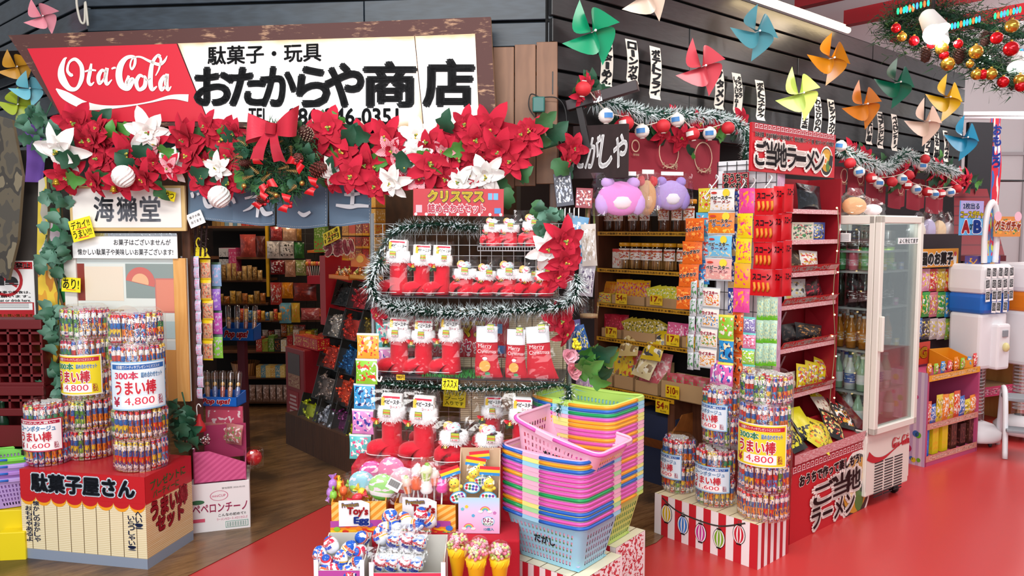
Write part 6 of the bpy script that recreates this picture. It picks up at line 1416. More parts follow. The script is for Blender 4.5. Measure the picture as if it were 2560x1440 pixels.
# ================================================================ stall to the right: jar shelf
YS = Plane((1.0, 4.64), (.653, -.757))
OW = wood('4e2c1c', '6e4028', (3, 3, .6), .5); YST = printed('c99214', (), ('6e4a10',), 1., .45, 0., 30., .3, .7)
js = thing('jar_shelf', 'dark wooden sweet shelf with yellow edge strips behind the basket stacks', 'shelf', YS.mat(0, 0, 0))
ul_, ur_ = YS.hit(1494, 700)[0], YS.hit(1745, 600)[0]; urb = YS.hit(1686, 1000)[0]
b = MB(); b.box((ul_-.01, .16, .9), (.03, .32, 1.8), OW); b.build('side_panel', js)
b = MB(); b.box(((ul_+ur_)/2, .33, .9), (ur_-ul_, .012, 1.8), mat('1c1010', .7)); b.build('back_panel', js)
b = MB(); b.box((urb-.03, .13, .28), (.05, .24, .56), OW); b.box((urb+.05, .2, .28), (.12, .03, .56), OW); b.build('end_panel', js)
SZ = {}
for nm, py, ur in (('a', 580, ur_), ('b', 671, ur_), ('c', 757, ur_), ('d', 842, ur_), ('e', 963, urb)):
 z = YS.hit(1500, py)[1]; SZ[nm] = z; b = MB(); b.box(((ul_+ur)/2, .15, z-.010), (ur-ul_, .3, .02), OW, .002, seg=1); p = b.build('shelf_board', js)
 b = MB(); b.box(((ul_+ur)/2, -.003, z-.010), (ur-ul_, .004, .026), YST); b.text('懐かしの駄菓子 ★ お菓子もおもちゃも色々あります ★ 懐かしの駄菓子 ★', ul_+.02, z-.017, ur-.02, z-.003, -.006, mat('5a3a10', .5), .02); b.build('edge_strip', p)
b = MB(); b.box(((ul_+urb)/2-.1, .12, .22), (urb-ul_+.2, .2, .44), cloth('1c2540', '232e50', 100.)); tag(b.build('navy_cloth', None, YS.mat(0, 0, 0)), 'dark navy cloth covering the foot of the jar shelf', 'cloth')
KR = mat('b89468', .7); KR2 = mat('a8845a', .7)
def ysu(px, z): 
 # u on the shelf front where the ray through column px meets height z
 py = 720; 
 for _ in range(6):
  u, zz = YS.hit(px, py); py += (zz-z)*420
 return u
def jar(px, shelf, hpx, wpx, label, off=-.08, fill='a8702c', cap='e0901c', grp=None, n=7):
 z = SZ[shelf]+.002; u = YS.hit(px, 620, off)[0]; w = abs(YS.hit(px+wpx/2, 620, off)[0]-YS.hit(px-wpx/2, 620, off)[0]); h = hpx/390
 r = thing('snack_jar', label, 'jar', YS.mat(u, z, off), grp); R_ = w*.46
 b = MB(); b.lathe([(0, .001), (R_*.95, .001), (R_, .008), (R_, h*.8), (R_*.9, h*.86), (R_*.88, h*.88)], film(.06, 'f4ece0'), 16); b.build('jar_wall', r)
 b = MB(); b.lathe([(R_*.93, h*.86), (R_*.96, h*.865), (R_*.96, h*.98), (R_*.9, h), (0, h)], mat(cap, .35), 18); b.build('lid', r)
 b = MB()
 for k in range(26): 
  a, q = rg.random()*6.28, R_*.85*math.sqrt(rg.random()); b.tube([(q*math.cos(a), q*math.sin(a), .004), (q*math.cos(a+.2), q*math.sin(a+.2), h*.66)], .005, mat(('c89a5a', 'a8743a', 'd8b078')[k % 3] if fill == 'stick' else fill, .5), 5)
 o = b.build('jar_filling', r); o['kind'] = 'stuff'
 b = MB(); b.sheet(lambda a, v: ((R_+.001)*math.sin((a-.5)*2.6), -(R_+.001)*math.cos((a-.5)*2.6), h*(.36+.42*v)), 10, 1, printed('e8e2dc', ((.7, .85, 'c84a2c'),), ('c8702c', 'b03a2a'), px*.1, .4, 0., 6.)); b.build('label', r)
for i, (px, w) in enumerate(((1524, 25), (1548, 25), (1585, 26), (1614, 26), (1661, 29), (1694, 29), (1724, 30))):
 jar(px, 'a', 76, w, ORD[i]+' orange-lidded snack jar from the pink mask bag on top shelf', fill='7a4420')
for i, (px, w) in enumerate(((1564, 28), (1592, 28), (1619, 28), (1645, 30), (1677, 30), (1708, 28))):
 jar(px, 'b', 66, w, ORD[i]+' yellow-lidded jar of snack sticks from the wood side panel', fill='stick', cap='e0a01c')
goods(YS, 1531, 622, 1553, 670, 'box', PRT('d8cfc8', 'c84a3a', s=3, bands=((.84, 1., 'c8281e'),)), 'small red-topped box at the wood end of second jar shelf', 'box', -.04, d=.05)
def cbtray(label, x0, x1, ytop, ybase, shelf, packs, pm, plabel, off=-.01, lean=-.35, d=.16, ph=.11, pw=.085, grp=None, m=None, fan=.0):
 a = YS.hit(x0, ybase, off)[0]; c = YS.hit(x1, ybase, off)[0]; w = c-a; z = SZ[shelf]+.002; h = (ybase-ytop)/390
 t_ = tray_mb(w*.97, h*1.25, d, m or KR, .004, h*(.5 if ph > .15 else 1), KR2); tag(t_.build('cardboard_tray', None, YS.mat((a+c)/2, z, off)), label, 'tray')
 for k in range(packs):
  q = (k+.5)/packs; me = pillow_mb(pw, ph, .02, pm[k % len(pm)], seed=k)
  tag(me.build('snack_bag', None, YS.mat(a+w*(.12+.76*q), z+(.05 if shelf == 'e' and ph > .15 else .03), off-.03-d*.12, rg.uniform(-.1, .1)+fan*(q-.5), .5, 0) @ RX(-.25)), plabel, 'snack bag', plabel.split(',')[0]+' group')
cbtray('little yellow printed tray at the wood end of third shelf', 1496, 1528, 731, 756, 'c', 4, [PRT('d88a1c', 'c83a2a', s=3)], 'orange snack bag standing in the little yellow tray', m=PRT('e0c43a', '3a7ab0', 'c83a2a', s=2), pw=.05)
cbtray('cardboard tray tagged fifty-four yen on the third shelf', 1528, 1613, 733, 756, 'c', 9, [PRT('e8a81c', 'a03aa0', 'd8402c', s=k) for k in range(3)], 'yellow and purple snack bag in the fifty-four yen tray', pw=.075, ph=.13)
cbtray('cardboard tray tagged seventeen yen on the third shelf', 1613, 1712, 736, 760, 'c', 8, [PRT('d8cc3a', '8ab03a', 'f0e8c0', s=k) for k in range(3)], 'flat lime yellow snack bag in the seventeen yen tray', pw=.1, ph=.1, fan=.8)
cbtray('cardboard tray tagged seventeen yen at the wood end of fourth shelf', 1503, 1554, 820, 843, 'd', 6, [PRT('a8142c', 'd83a5a', s=k) for k in range(2)], 'dark red snack bag piled on the fourth shelf', ph=.12)
cbtray('cardboard tray in the middle of the fourth shelf', 1556, 1640, 822, 846, 'd', 9, [PRT('b8a02a', '2a3a24', 'e8d8b8', s=k) for k in range(3)], 'yellow and black snack card fanned on the fourth shelf', ph=.11, fan=1.)
cbtray('cardboard tray tagged seventeen yen under the pink snack bags', 1660, 1702, 836, 862, 'd', 4, [PRT('d85a8a', 'f0d8e0', s=k) for k in range(2)], 'pink and white snack bag above the seventeen yen tag', ph=.11)
cbtray('cardboard tray at the rack end of fourth shelf', 1704, 1742, 840, 866, 'd', 3, [PRT('c83a7a', 'f0d8e0', s=k) for k in range(2)], 'magenta snack bag beside the hanging fish packets', ph=.11)
cbtray('tall cardboard box of gold stick bags on fifth shelf', 1478, 1532, 905, 960, 'e', 4, [foil('c8a860', .25, .4), PRT('c8a468', 'e8d8b0', s=4)], 'clear bag of golden sticks at the fifth shelf end', ph=.2, pw=.12)
cbtray('tall cardboard box of yellow striped bags on fifth shelf', 1534, 1584, 900, 968, 'e', 4, [PRT('e0c01c', '5a5a6a', 'c84a2a', s=k, bs=4) for k in range(2)], 'yellow striped snack bag in the tall cardboard box', ph=.2, pw=.12)
cbtray('tall cardboard box of coral cracker bags on fifth shelf', 1586, 1646, 925, 985, 'e', 4, [PRT('d8606a', 'e8a0a0', 'f0d0c8', s=k) for k in range(2)], 'coral pink cracker bag in the tall cardboard box', ph=.21, pw=.13)
cbtray('wide low cardboard tray tagged with three digits at the shelf corner', 1650, 1768, 958, 1000, 'e', 4, [PRT('b8283a', '7a7a3a', s=k) for k in range(2)], 'red cellophane sweet bag in the low corner tray', ph=.12, pw=.11)
for k, (px, py, c, lb) in enumerate(((1568, 852, 'd0b878', 'clear bag of pale golden sticks lying on the pile'), (1625, 862, 'd8b81c', 'yellow striped clear bag on top of the pile'), (1600, 905, 'e0d0a0', 'cream coloured bag between the yellow and coral bags'))):
 me = pillow_mb(.16, .2, .06, PRT(c, 'f0e8d0', '8a6a3a' if k != 1 else '4a4a50', s=k, bs=4), seed=k+50); u, z = YS.hit(px, py+38, .02); tag(me.build('snack_bag', None, YS.mat(u, z, .02, .15*(k-1), 0, -.5)), lb, 'snack bag')
def yentag(t_, x0, y0, x1, y1, label, off=.02):
 u, z, w, h = YS.rect(x0, y0, x1, y1, off); r = thing('price_tag', label, 'tag', YS.mat(u, z, off), None); b = MB(); b.box((0, 0, h/2), (w, .002, h), mat('e8c416', .4)); b.build('card', r)
 b = MB(); b.text(t_, -w*.4, h*.34, w*(.12 if len(t_) < 3 else .2), h*.86, -.002, mat('c83a1c', .4), .03); b.text('円', w*.2, h*.4, w*.42, h*.68, -.002, mat('a8501c', .4), .03); b.text('税込価格', -w*.15, h*.1, w*.3, h*.24, -.002, mat('5a4010', .4), .0); b.build('lettering', r)
for t_, x0, y0, x1, y1, lb in (('54', 1539, 734, 1567, 760, 'yellow fifty-four yen tag on the third shelf cardboard tray'), ('17', 1625, 738, 1656, 763, 'yellow seventeen yen tag on the third shelf cardboard tray'), ('17', 1514, 818, 1542, 844, 'yellow seventeen yen tag at the wood end of fourth shelf'), ('17', 1666, 836, 1698, 865, 'yellow seventeen yen tag under the pink snack bags'), ('17', 1716, 841, 1738, 868, 'yellow seventeen yen tag half behind the fish packets'), ('510', 1664, 964, 1698, 996, 'yellow three-digit price tag on the wide low tray'), ('54', 1545, 984, 1578, 1014, 'yellow fifty-four yen tag hanging under the fifth shelf middle'), ('54', 1639, 1001, 1673, 1033, 'yellow fifty-four yen tag hanging above the wooden scoop bin'), ('54', 1472, 968, 1491, 994, 'yellow price tag at the fifth shelf far end')):
 yentag(t_, x0, y0, x1, y1, lb)
OB = wood('9a5a28', 'b87034', (2, 2, 2), .5)
def scoop(label, x0, x1, y0, y1, off, pm, plab, n):
 a, c = YS.hit(x0, y1, off)[0], YS.hit(x1, y1, off)[0]; z0 = YS.hit((x0+x1)/2, y1, off)[1]; h = YS.hit((x0+x1)/2, y0, off)[1]-z0; w = c-a; d = .26
 b = MB(); t_ = .012
 for s_ in (-1, 1):
  x = s_*(w/2-t_/2); b.add([(x-t_/2, -.08, h*.35), (x+t_/2, -.08, h*.35), (x+t_/2, .0, 0), (x-t_/2, 0, 0), (x-t_/2, d, 0), (x+t_/2, d, 0), (x+t_/2, d, h), (x-t_/2, d, h), (x-t_/2, .06, h), (x+t_/2, .06, h)], [(0, 1, 9, 8), (8, 9, 6, 7), (0, 8, 7, 4, 3), (1, 2, 5, 6, 9), (0, 3, 2, 1)], OB)
 b.add([(-w/2, 0, 0), (w/2, 0, 0), (w/2, -.08, h*.36), (-w/2, -.08, h*.36)], [(0, 1, 2, 3)], OB); b.box((0, d/2, .006), (w, d, .012), OB)
 tag(b.build('wooden_bin', None, YS.mat((a+c)/2, z0, off)), label, 'bin')
 for k in range(n):
  me = pillow_mb(.13, .16, .03, pm[k % len(pm)], seed=k+9); tag(me.build('snack_bag', None, YS.mat((a+c)/2+(k/(max(n-1, 1))-.5)*w*.5, z0+.03, off-.04-.012*k, rg.uniform(-.5, .5), .4, -.4)), plab, 'snack bag', plab+' group')
scoop('angled wooden scoop bin of red bags under the fifth shelf', 1572, 1690, 1028, 1118, -.02, [foil('b8182a', .25, .4), PRT('c82038', 'f0d8d8', s=4), foil('7a1430', .3, .4)], 'shiny red snack bag in the wooden scoop bin', 6)
scoop('angled wooden scoop bin of blue bags beside the basket stack', 1478, 1568, 1005, 1080, -.04, [foil('4a9ac0', .25, .3), foil('6ab0d0', .25, .3)], 'light blue snack bag in the wooden scoop bin', 4)
# things hung on the post between stand and stall
HP = LF.shift(-.02); HP = Plane(HP.o[:2], (1, -.1))
for k, (x0, y0, x1, y1, c, c2, lb) in enumerate(((1392, 432, 1436, 515, '3a3a4a', 'b8c0d0', 'dark patterned hanging card by the lettered black sign'), (1438, 470, 1480, 520, '8a2030', 'c86a5a', 'maroon hanging key charm card with pale ring'), (1412, 540, 1456, 655, '6aa0c8', 'e8eef0', 'blue and white bagged toy card hung on the post'), (1456, 560, 1494, 665, 'c8c0b8', 'a89888', 'pale clear bag of straws hung by the shelf'), (1440, 660, 1482, 740, 'b8b4c0', '5a4a6a', 'lilac bagged toy hung above the tinsel end'), (1418, 800, 1462, 880, '5a4a90', '8ac0d8', 'purple and blue toy card behind the poinsettia'), (1446, 812, 1480, 880, '2a60a8', 'e8d83a', 'narrow blue toy card leaning beside purple card'), (1432, 930, 1482, 1020, 'b8a0c8', 'e8d0e0', 'lilac hanging bag behind the rose leaves'))):
 goods(HP, x0, y0, x1, y1, 'bag' if k > 1 else 'book', PRT(c, c2, 'e8e8ea', s=k+220), lb, 'toy pack', .06-.02*(k % 3), None, .02, (-.12, .05, .15, -.05, .1, -.15, -.3, .1)[k], name='toy_pack')
for k in range(9):
 u, z = HP.hit(1476+rg.uniform(-10, 14), 500+rg.uniform(-6, 10), -.02); b = MB(); b.tube([(0, 0, 0), (rg.uniform(-.02, .02), 0, -.34)], .005, mat(('8a6a4a', '6a7a3a', 'a85a3a')[k % 3], .6), 6)
 tag(b.build('paper_stick', None, HP.mat(u, z, .0-.006*k)), 'thin brown paper stick hanging in a bunch beside the shelf', 'stick', 'paper sticks hung by the shelf')
b = MB(); b.lathe([(0, 0), (.045, 0), (.055, .1), (.057, .1)], film(.16), 16); b.lathe([(0, .003), (.044, .004), (.045, .02), (0, .024)], mat('c8a880', .6), 14)
tag(b.build('clear_tub', None, HP.mat(*HP.hit(1472, 795, -.05), -.05)), 'clear plastic tub with a little sand hung by the shelf', 'tub')
b = MB(); u, z = HP.hit(1388, 640, .1)
for k in range(5): b.tube([(k*.022, 0, 0), (k*.022, -.05, -.01), (k*.022, -.055, -.05)], .003, WHITE, 5)
tag(b.build('hook_rail', None, HP.mat(*HP.hit(1402, 520, .05), .05)), 'row of small white metal hooks on the post', 'hook')
# plush masks in clear bags
def mask(label, x0, y0, x1, y1, cols, off, ears):
 u, z, w, h = RF.rect(x0, y0, x1, y1, off); r = thing('bagged_mask', label, 'mask', RF.mat(u, z, off, 0, -.45), None); w *= 1.08
 b = MB(); b.ball((0, 0, h*.42), 1, cloth(cols[0], None, 90.), 16, None, (w*.40, .03, h*.42)); 
 for s_ in (-1, 1): b.ball((s_*w*.3, 0, h*(.3 if ears else .8)), 1, cloth(cols[1], None, 90.), 10, None, (w*.14, .022, h*.28 if ears else h*.12)); b.ball((s_*w*.22, 0, h*.8), 1, cloth(cols[1], None, 90.), 10, None, (w*.12, .02, h*.14))
 b.build('plush_shape', r); b = MB(); b.ball((0, -.016, h*.34), 1, cloth(cols[2], None, 90.), 12, None, (w*.2, .018, h*.2)); b.build('pale_patch', r)
 bag_mb(w, h*1.02, .07, FILM, 7, .85, 12, 8, 1.).build('clear_bag', r); b = MB(); b.box((0, -.01, h*1.02), (w*.5, .004, h*.1), WHITE); b.build('header_card', r)
mask('large pink plush mask in a clear bag under the red curtain', 1502, 436, 1598, 540, ('e08ad0', 'c8a0e0', 'f0d8e0'), .22, True)
mask('tan and red plush mask in a clear bag between the other masks', 1598, 432, 1636, 540, ('d8a878', 'd84a50', 'e0b890'), .1, False)
mask('lilac plush mask in a clear bag with white header card', 1642, 436, 1712, 526, ('b8a0dc', 'a890d8', 'ece8f2'), .12, True)
# ---------------------------------------------------------------- white grid rack of hanging packets
RK = Plane((1.24, 4.06), (.74, -.67))
rkT = thing('grid_rack', 'white framed wire grid rack hung full of snack packet strips', 'rack', RK.mat(0, 0, 0))
ru0, ru1 = RK.hit(1796, 430)[0], RK.hit(1944, 430)[0]; rzt, rzb = RK.hit(1870, 412)[1], .12
WF = mat('e8e8ec', .35); b = MB()
b.box((ru0+.015, .03, (rzt+rzb)/2), (.03, .06, rzt-rzb), WF); b.box((ru1-.015, .03, (rzt+rzb)/2), (.03, .06, rzt-rzb), WF); b.box(((ru0+ru1)/2, .03, rzt), (ru1-ru0, .06, .05), WF); b.box(((ru0+ru1)/2, .05, rzt*.5), (ru1-ru0, .01, rzt), WF); b.box(((ru0+ru1)/2, .06, .06), (ru1-ru0, .3, .12), WF); b.build('frame', rkT)
b = MB(); b.rect(0, rzb, .09, rzt, -.001, printed('c89ab8', (), ('8a5a8a', 'e8c8dc'), 2., .4, 0., 30., 0., 1.), T((ru1, 0, 0)) @ RZ(math.pi/2)); b.build('side_print', rkT)
b = MB()
for k in range(7): b.tube([(ru0+(ru1-ru0)*k/6, -.01, rzb), (ru0+(ru1-ru0)*k/6, -.01, rzt+.02)], .0022, mat('2a2a2e', .4), 5)
for k in range(20): b.tube([(ru0, -.01, rzb+(rzt-rzb)*k/19), (ru1, -.01, rzb+(rzt-rzb)*k/19)], .0022, mat('2a2a2e', .4), 5)
b.build('grid_wires', rkT)
def f(r, w, h):
 b = MB(); b.box((0, .001, 0), (w, .002, h), mat('a81a2a', .4)); p = b.build('card', r); b = MB()
 for i, s_ in enumerate(('おうちで', '食べれる')): b.text(s_, -w*.45, h*(.02-.47*i), w*.45, h*(.44-.46*i), -.002, BLACK, .03, out=mat('e8d8c8', .4), outw=.06)
 b.build('lettering', p)
board('rack_sign', 'red card with black outlined lettering on the white grid rack', 'sign', RK, (1806, 432, 1872, 476), f, .03)
for k, (px, py) in enumerate(((1795, 455), (1778, 478), (1862, 465), (1888, 462), (1928, 455))):
 b = MB(); b.tube(catmull([(-.012, 0, .02), (0, -.02, .035), (.016, -.03, .02), (.006, -.04, -.005), (-.012, -.045, -.03), (0, -.05, -.045), (.014, -.05, -.03)], 5), .0035, WHITE, 6)
 tag(b.build('white_hook', None, RK.mat(*RK.hit(px, py, .03), .03)), ORD[k]+' white S-hook along the top of the grid rack', 'hook', 'S-hooks on the grid rack')
DKT = mat('1c1c20', .4)
def baby(b, w, ph, k):
 y = -.0135; b.text('ベビースター', -w*.42, ph*.5, w*.42, ph*.66, y, mat('26201c', .4), .04, out=WHITE, outw=.06); b.text('ラーメン', -w*.3, ph*.34, w*.36, ph*.47, y, mat(('c83a2c', '2a6ab0', '3a3a8a', 'c84a5a')[k % 4], .4), .04, out=WHITE, outw=.06); b.disc(w*.2, ph*.78, w*.14, y, mat('f0d83a', .4), 12); b.disc(-w*.28, ph*.8, w*.12, y, mat('c83a2c', .4), 12, rz=ph*.05)
def scone(b, w, ph, k):
 y = -.0135; b.text('スコーン', -w*.36, ph*.60, w*.36, ph*.82, y, DKT, .04)
 for q in range(4 if w > .12 else 0): b.tube([(w*(-.3+.18*q), y+.004, ph*.5), (w*(-.24+.18*q), y-.003, ph*.3), (w*(-.3+.18*q), y+.004, ph*.18)], .007, mat('e8902a', .5), 6)
def slash(b, w, ph, k): b.text('ビッグカツ', -w*.4, ph*.45, w*.4, ph*.6, -.0125, DKT, .06, out=WHITE, outw=.05, rot=.15)
def fish(b, w, ph, k): b.text('ウイスキー', -w*.42, ph*.66, w*.42, ph*.82, -.0125, mat('d83a5a', .4), .06, out=WHITE, outw=.06)
PT = lambda *a, **k: PRT(*a, **k)
SLV = ((.0, .06, 'b8bcc0'), (.94, 1., 'c0c4c8'))
strip('packet_strip', 'long strip of orange cutlet packets hanging at the shelf side of the rack', RK, 1712, 1762, 545, 775, 4, [PT('e0661e', 'c84a1c', 'f0a04a', s=k) for k in range(2)], .10, None, parts_text=slash, seed=41, skew=-.55)
strip('packet_strip', 'strip of yellow and light blue packets behind the noodle packets', RK, 1744, 1792, 470, 770, 5, [PT(c, 'f0e8e0', 'd84a3a', s=k) for k, c in enumerate(('d8c83a', '5ab0d8', '8ac0e0', '3a8ad0', '9ad0b0'))], .04, seed=42, skew=-.5)
strip('packet_strip', 'strip of noodle snack packets in white, orange, blue and pink', RK, 1772, 1838, 470, 702, 4, [PT(c, c2, s=k, bands=SLV+((.06, .3, c3),), lo=.06, hi=.3) for k, (c, c2, c3) in enumerate((('f0ece8', 'e8b87a', 'e8a050'), ('e8801c', 'f0c84a', 'b85a1c'), ('7ac4e8', 'e8d8b8', 'c8a070'), ('e8a8a0', 'f0d8c8', 'c07050')))], .12, parts_text=baby, seed=43, skew=-.12)
strip('packet_strip', 'strip of navy blue bean packets beside the noodle packets', RK, 1826, 1858, 478, 800, 4, [PT('1c3a8a', 'd8c8a0', 'e8e8f0', s=k, bands=((.0, .2, 'c8a878'),)) for k in range(2)], .06, seed=44, skew=-.2)
strip('packet_strip', 'strip of yellow and pink candy packets beside the red corn snack', RK, 1844, 1886, 470, 782, 5, [PT(c, 'e83a8a', 'f0a02a', s=k, bs=5) for k, c in enumerate(('e84a9a', 'f0d41c', 'f0d41c', 'e8a81c'))], .11, seed=45, skew=-.25)
strip('packet_strip', 'front strip of bright red corn snack packets with black lettering', RK, 1884, 1945, 470, 740, 4, [mat('d0141e', .28)], .16, parts_text=scone, seed=46, skew=-.1)
strip('packet_strip', 'second strip of red corn snack packets at the rack corner', RK, 1930, 1964, 465, 742, 4, [mat('c2121c', .28)], .20, parts_text=scone, seed=47, yaw=.9)
strip('packet_strip', 'third strip of red corn snack packets turned to the noodle stand', RK, 1952, 1982, 460, 740, 4, [mat('b8101a', .28)], .22, parts_text=scone, seed=48, yaw=1.1)
strip('packet_strip', 'strip of white candy packets with red lettering and silver seals', RK, 1756, 1802, 718, 922, 4, [PT('f0e8e0', c, 'e8a03a', s=k, bands=SLV, bs=9, hi=.66) for k, c in enumerate(('d8402c', '3a8ad0', '4a9a3a', 'e87a2a'))], .12, parts_text=fish, seed=49, skew=-.25)
for k, (x0, x1) in enumerate(((1726, 1742), (1743, 1759))):
 r = strip('packet_strip', ORD[k]+' narrow strip of silver fish shaped packets over the price tags', RK, x0, x1, 700, 925, 5, [PT('c8ccd0', '8a9098', '4a8a4a', s=k+3, bs=4)], .10-.02*k, 'fish packet strips', seed=50+k, skew=-.5, t=.03)
strip('packet_strip', 'strip of green, blue and pink picture packets low on rack', RK, 1796, 1834, 786, 965, 3, [PT(c, c2, c3, s=k, bs=4, bands=((.9, 1., 'e8d84a'),)) for k, (c, c2, c3) in enumerate((('8ac83a', 'e8702c', 'f0e8e0'), ('2a90d0', '1c2a5a', 'f0d8b0'), ('e86ab8', '2a5ab0', 'f4f0f4')))], .16, seed=52)
strip('packet_strip', 'strip of pink picture packets peeping out below noodle packets', RK, 1774, 1798, 900, 962, 1, [PT('d86ab0', '2a5ab0', 'f0f0f4', s=3, bs=4)], .12, seed=53)
strip('packet_strip', 'strip of orange picture packets behind the green ones', RK, 1830, 1858, 780, 990, 4, [PT('e8601c', '1c1c3a', 'f0c88a', s=k, bs=4) for k in range(3)], .08, seed=54)
strip('packet_strip', 'strip of small lilac, pink and lime packets low on rack', RK, 1856, 1888, 792, 950, 4, [PT(c, c2, 'f0f0f8', s=k, bands=((.86, 1., '6ac8c0'),)) for k, (c, c2) in enumerate((('8a7ab8', 'e8e8f4'), ('e88ab0', 'd83a3a'), ('9ad04a', 'e8e84a'), ('e8b0a0', 'd8502c')))], .14, seed=55)
for q in range(3): strip('packet_strip', ORD[q]+' strip of pale green landscape packets at the lower rack corner', RK, 1890+q*17, 1910+q*17, 742, 915, 3, [PT('b8d8c0', 'e8e4a0', '8ab0a0', s=k+q, bands=((.0, .2, '6ac02a'),), bs=9) for k in range(2)], .12+.02*q, 'green packet strips', seed=56+q)
# ---------------------------------------------------------------- striped lantern box and snack bundles
la, lb_ = onz(1636, 1332), onz(1893, 1425); LB = Plane(la[:2], (lb_-la)[:2]); lw = (lb_-la).length; lc = onz(1983, 1388); ld = (lc-lb_).length; lh = LB.hit(1893, 1312)[1]
r = thing('display_box', 'red and white striped box with printed festival lanterns on the floor edge', 'box', LB.mat(lw/2, 0, 0))
b = MB(); b.box((0, ld/2, lh/2), (lw-.002, ld-.002, lh-.002), mat('d8c8a8', .5)); b.build('carton', r)
RWS = stripes('f0eaea', 'c4202c', 7., 0., .5)
b = MB(); b.rect(-lw/2, 0, lw/2, lh, -.001, RWS); b.rect(0, 0, ld, lh, -.001, stripes('f0eaea', 'b8202c', 5., 0., .5), T((lw/2, 0, 0)) @ RZ(math.pi/2)); b.poly([(-lw/2, 0, lh), (lw/2, 0, lh), (lw/2, ld, lh), (-lw/2, ld, lh)], bamboo('d8c49a', 'a88e5c'), None, [(0, 0), (1, 0), (1, 1), (0, 1)]); p = b.build('stripe_print', r)
def lp(px, py): u, z = LB.hit(px, py); return u-lw/2, z
b = MB(); b.stroke([(*lp(x, y), .008) for x, y in ((1656, 1244), (1690, 1275), (1740, 1298), (1800, 1315), (1864, 1308))], -.0025, mat('3a3632', .5)); b.build('cord_print', p)
for px, py, c in ((1667, 1284, 'd8b81c'), (1708, 1312, '2a7ad0'), (1752, 1332, 'c83a9a'), (1798, 1346, '7ab02a'), (1848, 1336, 'c8283a')):
 b = MB(); x, z = lp(px, py); rw, rh = .032, .046
 b.disc(x, z, rw*1.1, -.002, BLACK, 20, rz=rh*1.06); b.disc(x, z, rw, -.003, WHITE, 20, rz=rh)
 for k in (-1, 0, 1):
  b.sheet(lambda a, v: ((x+rw*(k*.62+(a-.5)*.36)*math.sin(math.pi*(.02+.96*v))**.6), -.0036, z+rh*.94*(2*v-1)), 3, 10, mat(c, .4), False)
 for s_ in (-1, 1): b.box((x, -.004, z+s_*rh*1.02), (rw*.8, .001, rh*.16), BLACK)
 b.ring(x, z+rh*1.3, rw*.2, rw*.08, -.003, mat('5a5650', .4), 12); b.build('lantern_print', p)
BZ = lh+.003
bundle('tall snack stick bundle with yellow 4,800 yen label on the lantern box', LB, 1908, 1290, -.14, .112, 5, bnd(.29, .51, YEL, '4,800'), 5, z0=BZ, facing=.3, sc=.92)
bundle('short snack stick bundle with blue 1,600 yen label at the lantern box end', LB, 1697, 1240, -.14, .078, 2, bnd(.08, .22, BLU, '1,600', '憧れの大人買い!'), 6, z0=BZ, facing=-.3, sc=.94)
bundle('short snack stick bundle with blue 1,600 yen label beside the tall one', LB, 1789, 1265, -.12, .088, 2, bnd(.08, .22, BLU, '1,600', '憧れの大人買い!'), 7, z0=BZ, facing=.2, sc=.94)
bundle('short snack stick bundle stacked on top of another on the lantern box', LB, 1800, 1265, -.15, .082, 2, bnd(.08, .22, BLU, '1,600', '憧れの大人買い!'), 8, z0=BZ+.305, facing=-.2, sc=.94)
# ================================================================ noodle stand, fridge and the stalls beyond
ra, rb2 = onz(1972, 1362), onz(2158, 1270); RM = Plane(ra[:2], (rb2-ra)[:2]); rw_ = (rb2-ra).length
ns = thing('noodle_stand', 'red cardboard noodle stand with sloping tray and tall shelf back', 'stand', RM.mat(rw_/2, 0, 0))
RR = mat('c01824', .35); RR2 = mat('94101e', .45); MEA = printed('c03040', (), ('f0d0d0',), 4., .4, 0., 26., 0., 1.)
bh_ = RM.hit(1975, 1168)[1]
b = MB(); b.box((0, .24, bh_/2), (rw_-.004, .48, bh_), RR2, .003, seg=1); b.build('base_carton', ns)
b = MB(); b.rect(-rw_/2, 0, rw_/2, bh_, -.002, RR); fp = b.build('front_print', ns)
def meander(b, x0, x1, z, h, y, m=mat('f0d8d8', .4), n=18):
 s = (x1-x0)/n
 for k in range(n):
  x = x0+s*k; t_ = h*.13
  for (a, c, d, e) in ((.08, .08, .92, .08+t_/h), (.08, .0, .08+t_/s, 1), (.08, 1-t_/h, .8, 1), (.8-t_/s, .4, .8, 1), (.4, .4, .8, .4+t_/h)): b.rect(x+s*a, z+h*c, x+s*d, z+h*e, y, m)
b = MB(); b.box((0, -.003, bh_-.025), (rw_, .0006, .05), mat('a81c2c', .4)); meander(b, -rw_/2+.01, rw_/2-.01, bh_-.042, .034, -.0045); b.build('border_print', fp)
b = MB(); OUTW = mat('f0e8e0', .4); dk = mat('24161a', .4); w, h = rw_, bh_
b.text('おうちで作って楽しもう!', -w*.4, h*.70, w*.42, h*.84, -.005, dk, .05, out=OUTW, outw=.07)
for c, x0, x1, z0, z1 in (('ご', -.22, .06, .36, .64), ('当', .04, .26, .36, .66), ('地', .22, .42, .36, .66)): b.text(c, w*x0, h*z0, w*x1, h*z1, -.007, dk, .025, out=OUTW, outw=.13)
b.text('ラーメン', -w*.24, h*.06, w*.34, h*.33, -.007, dk, .025, out=OUTW, outw=.13); b.build('lettering', fp)
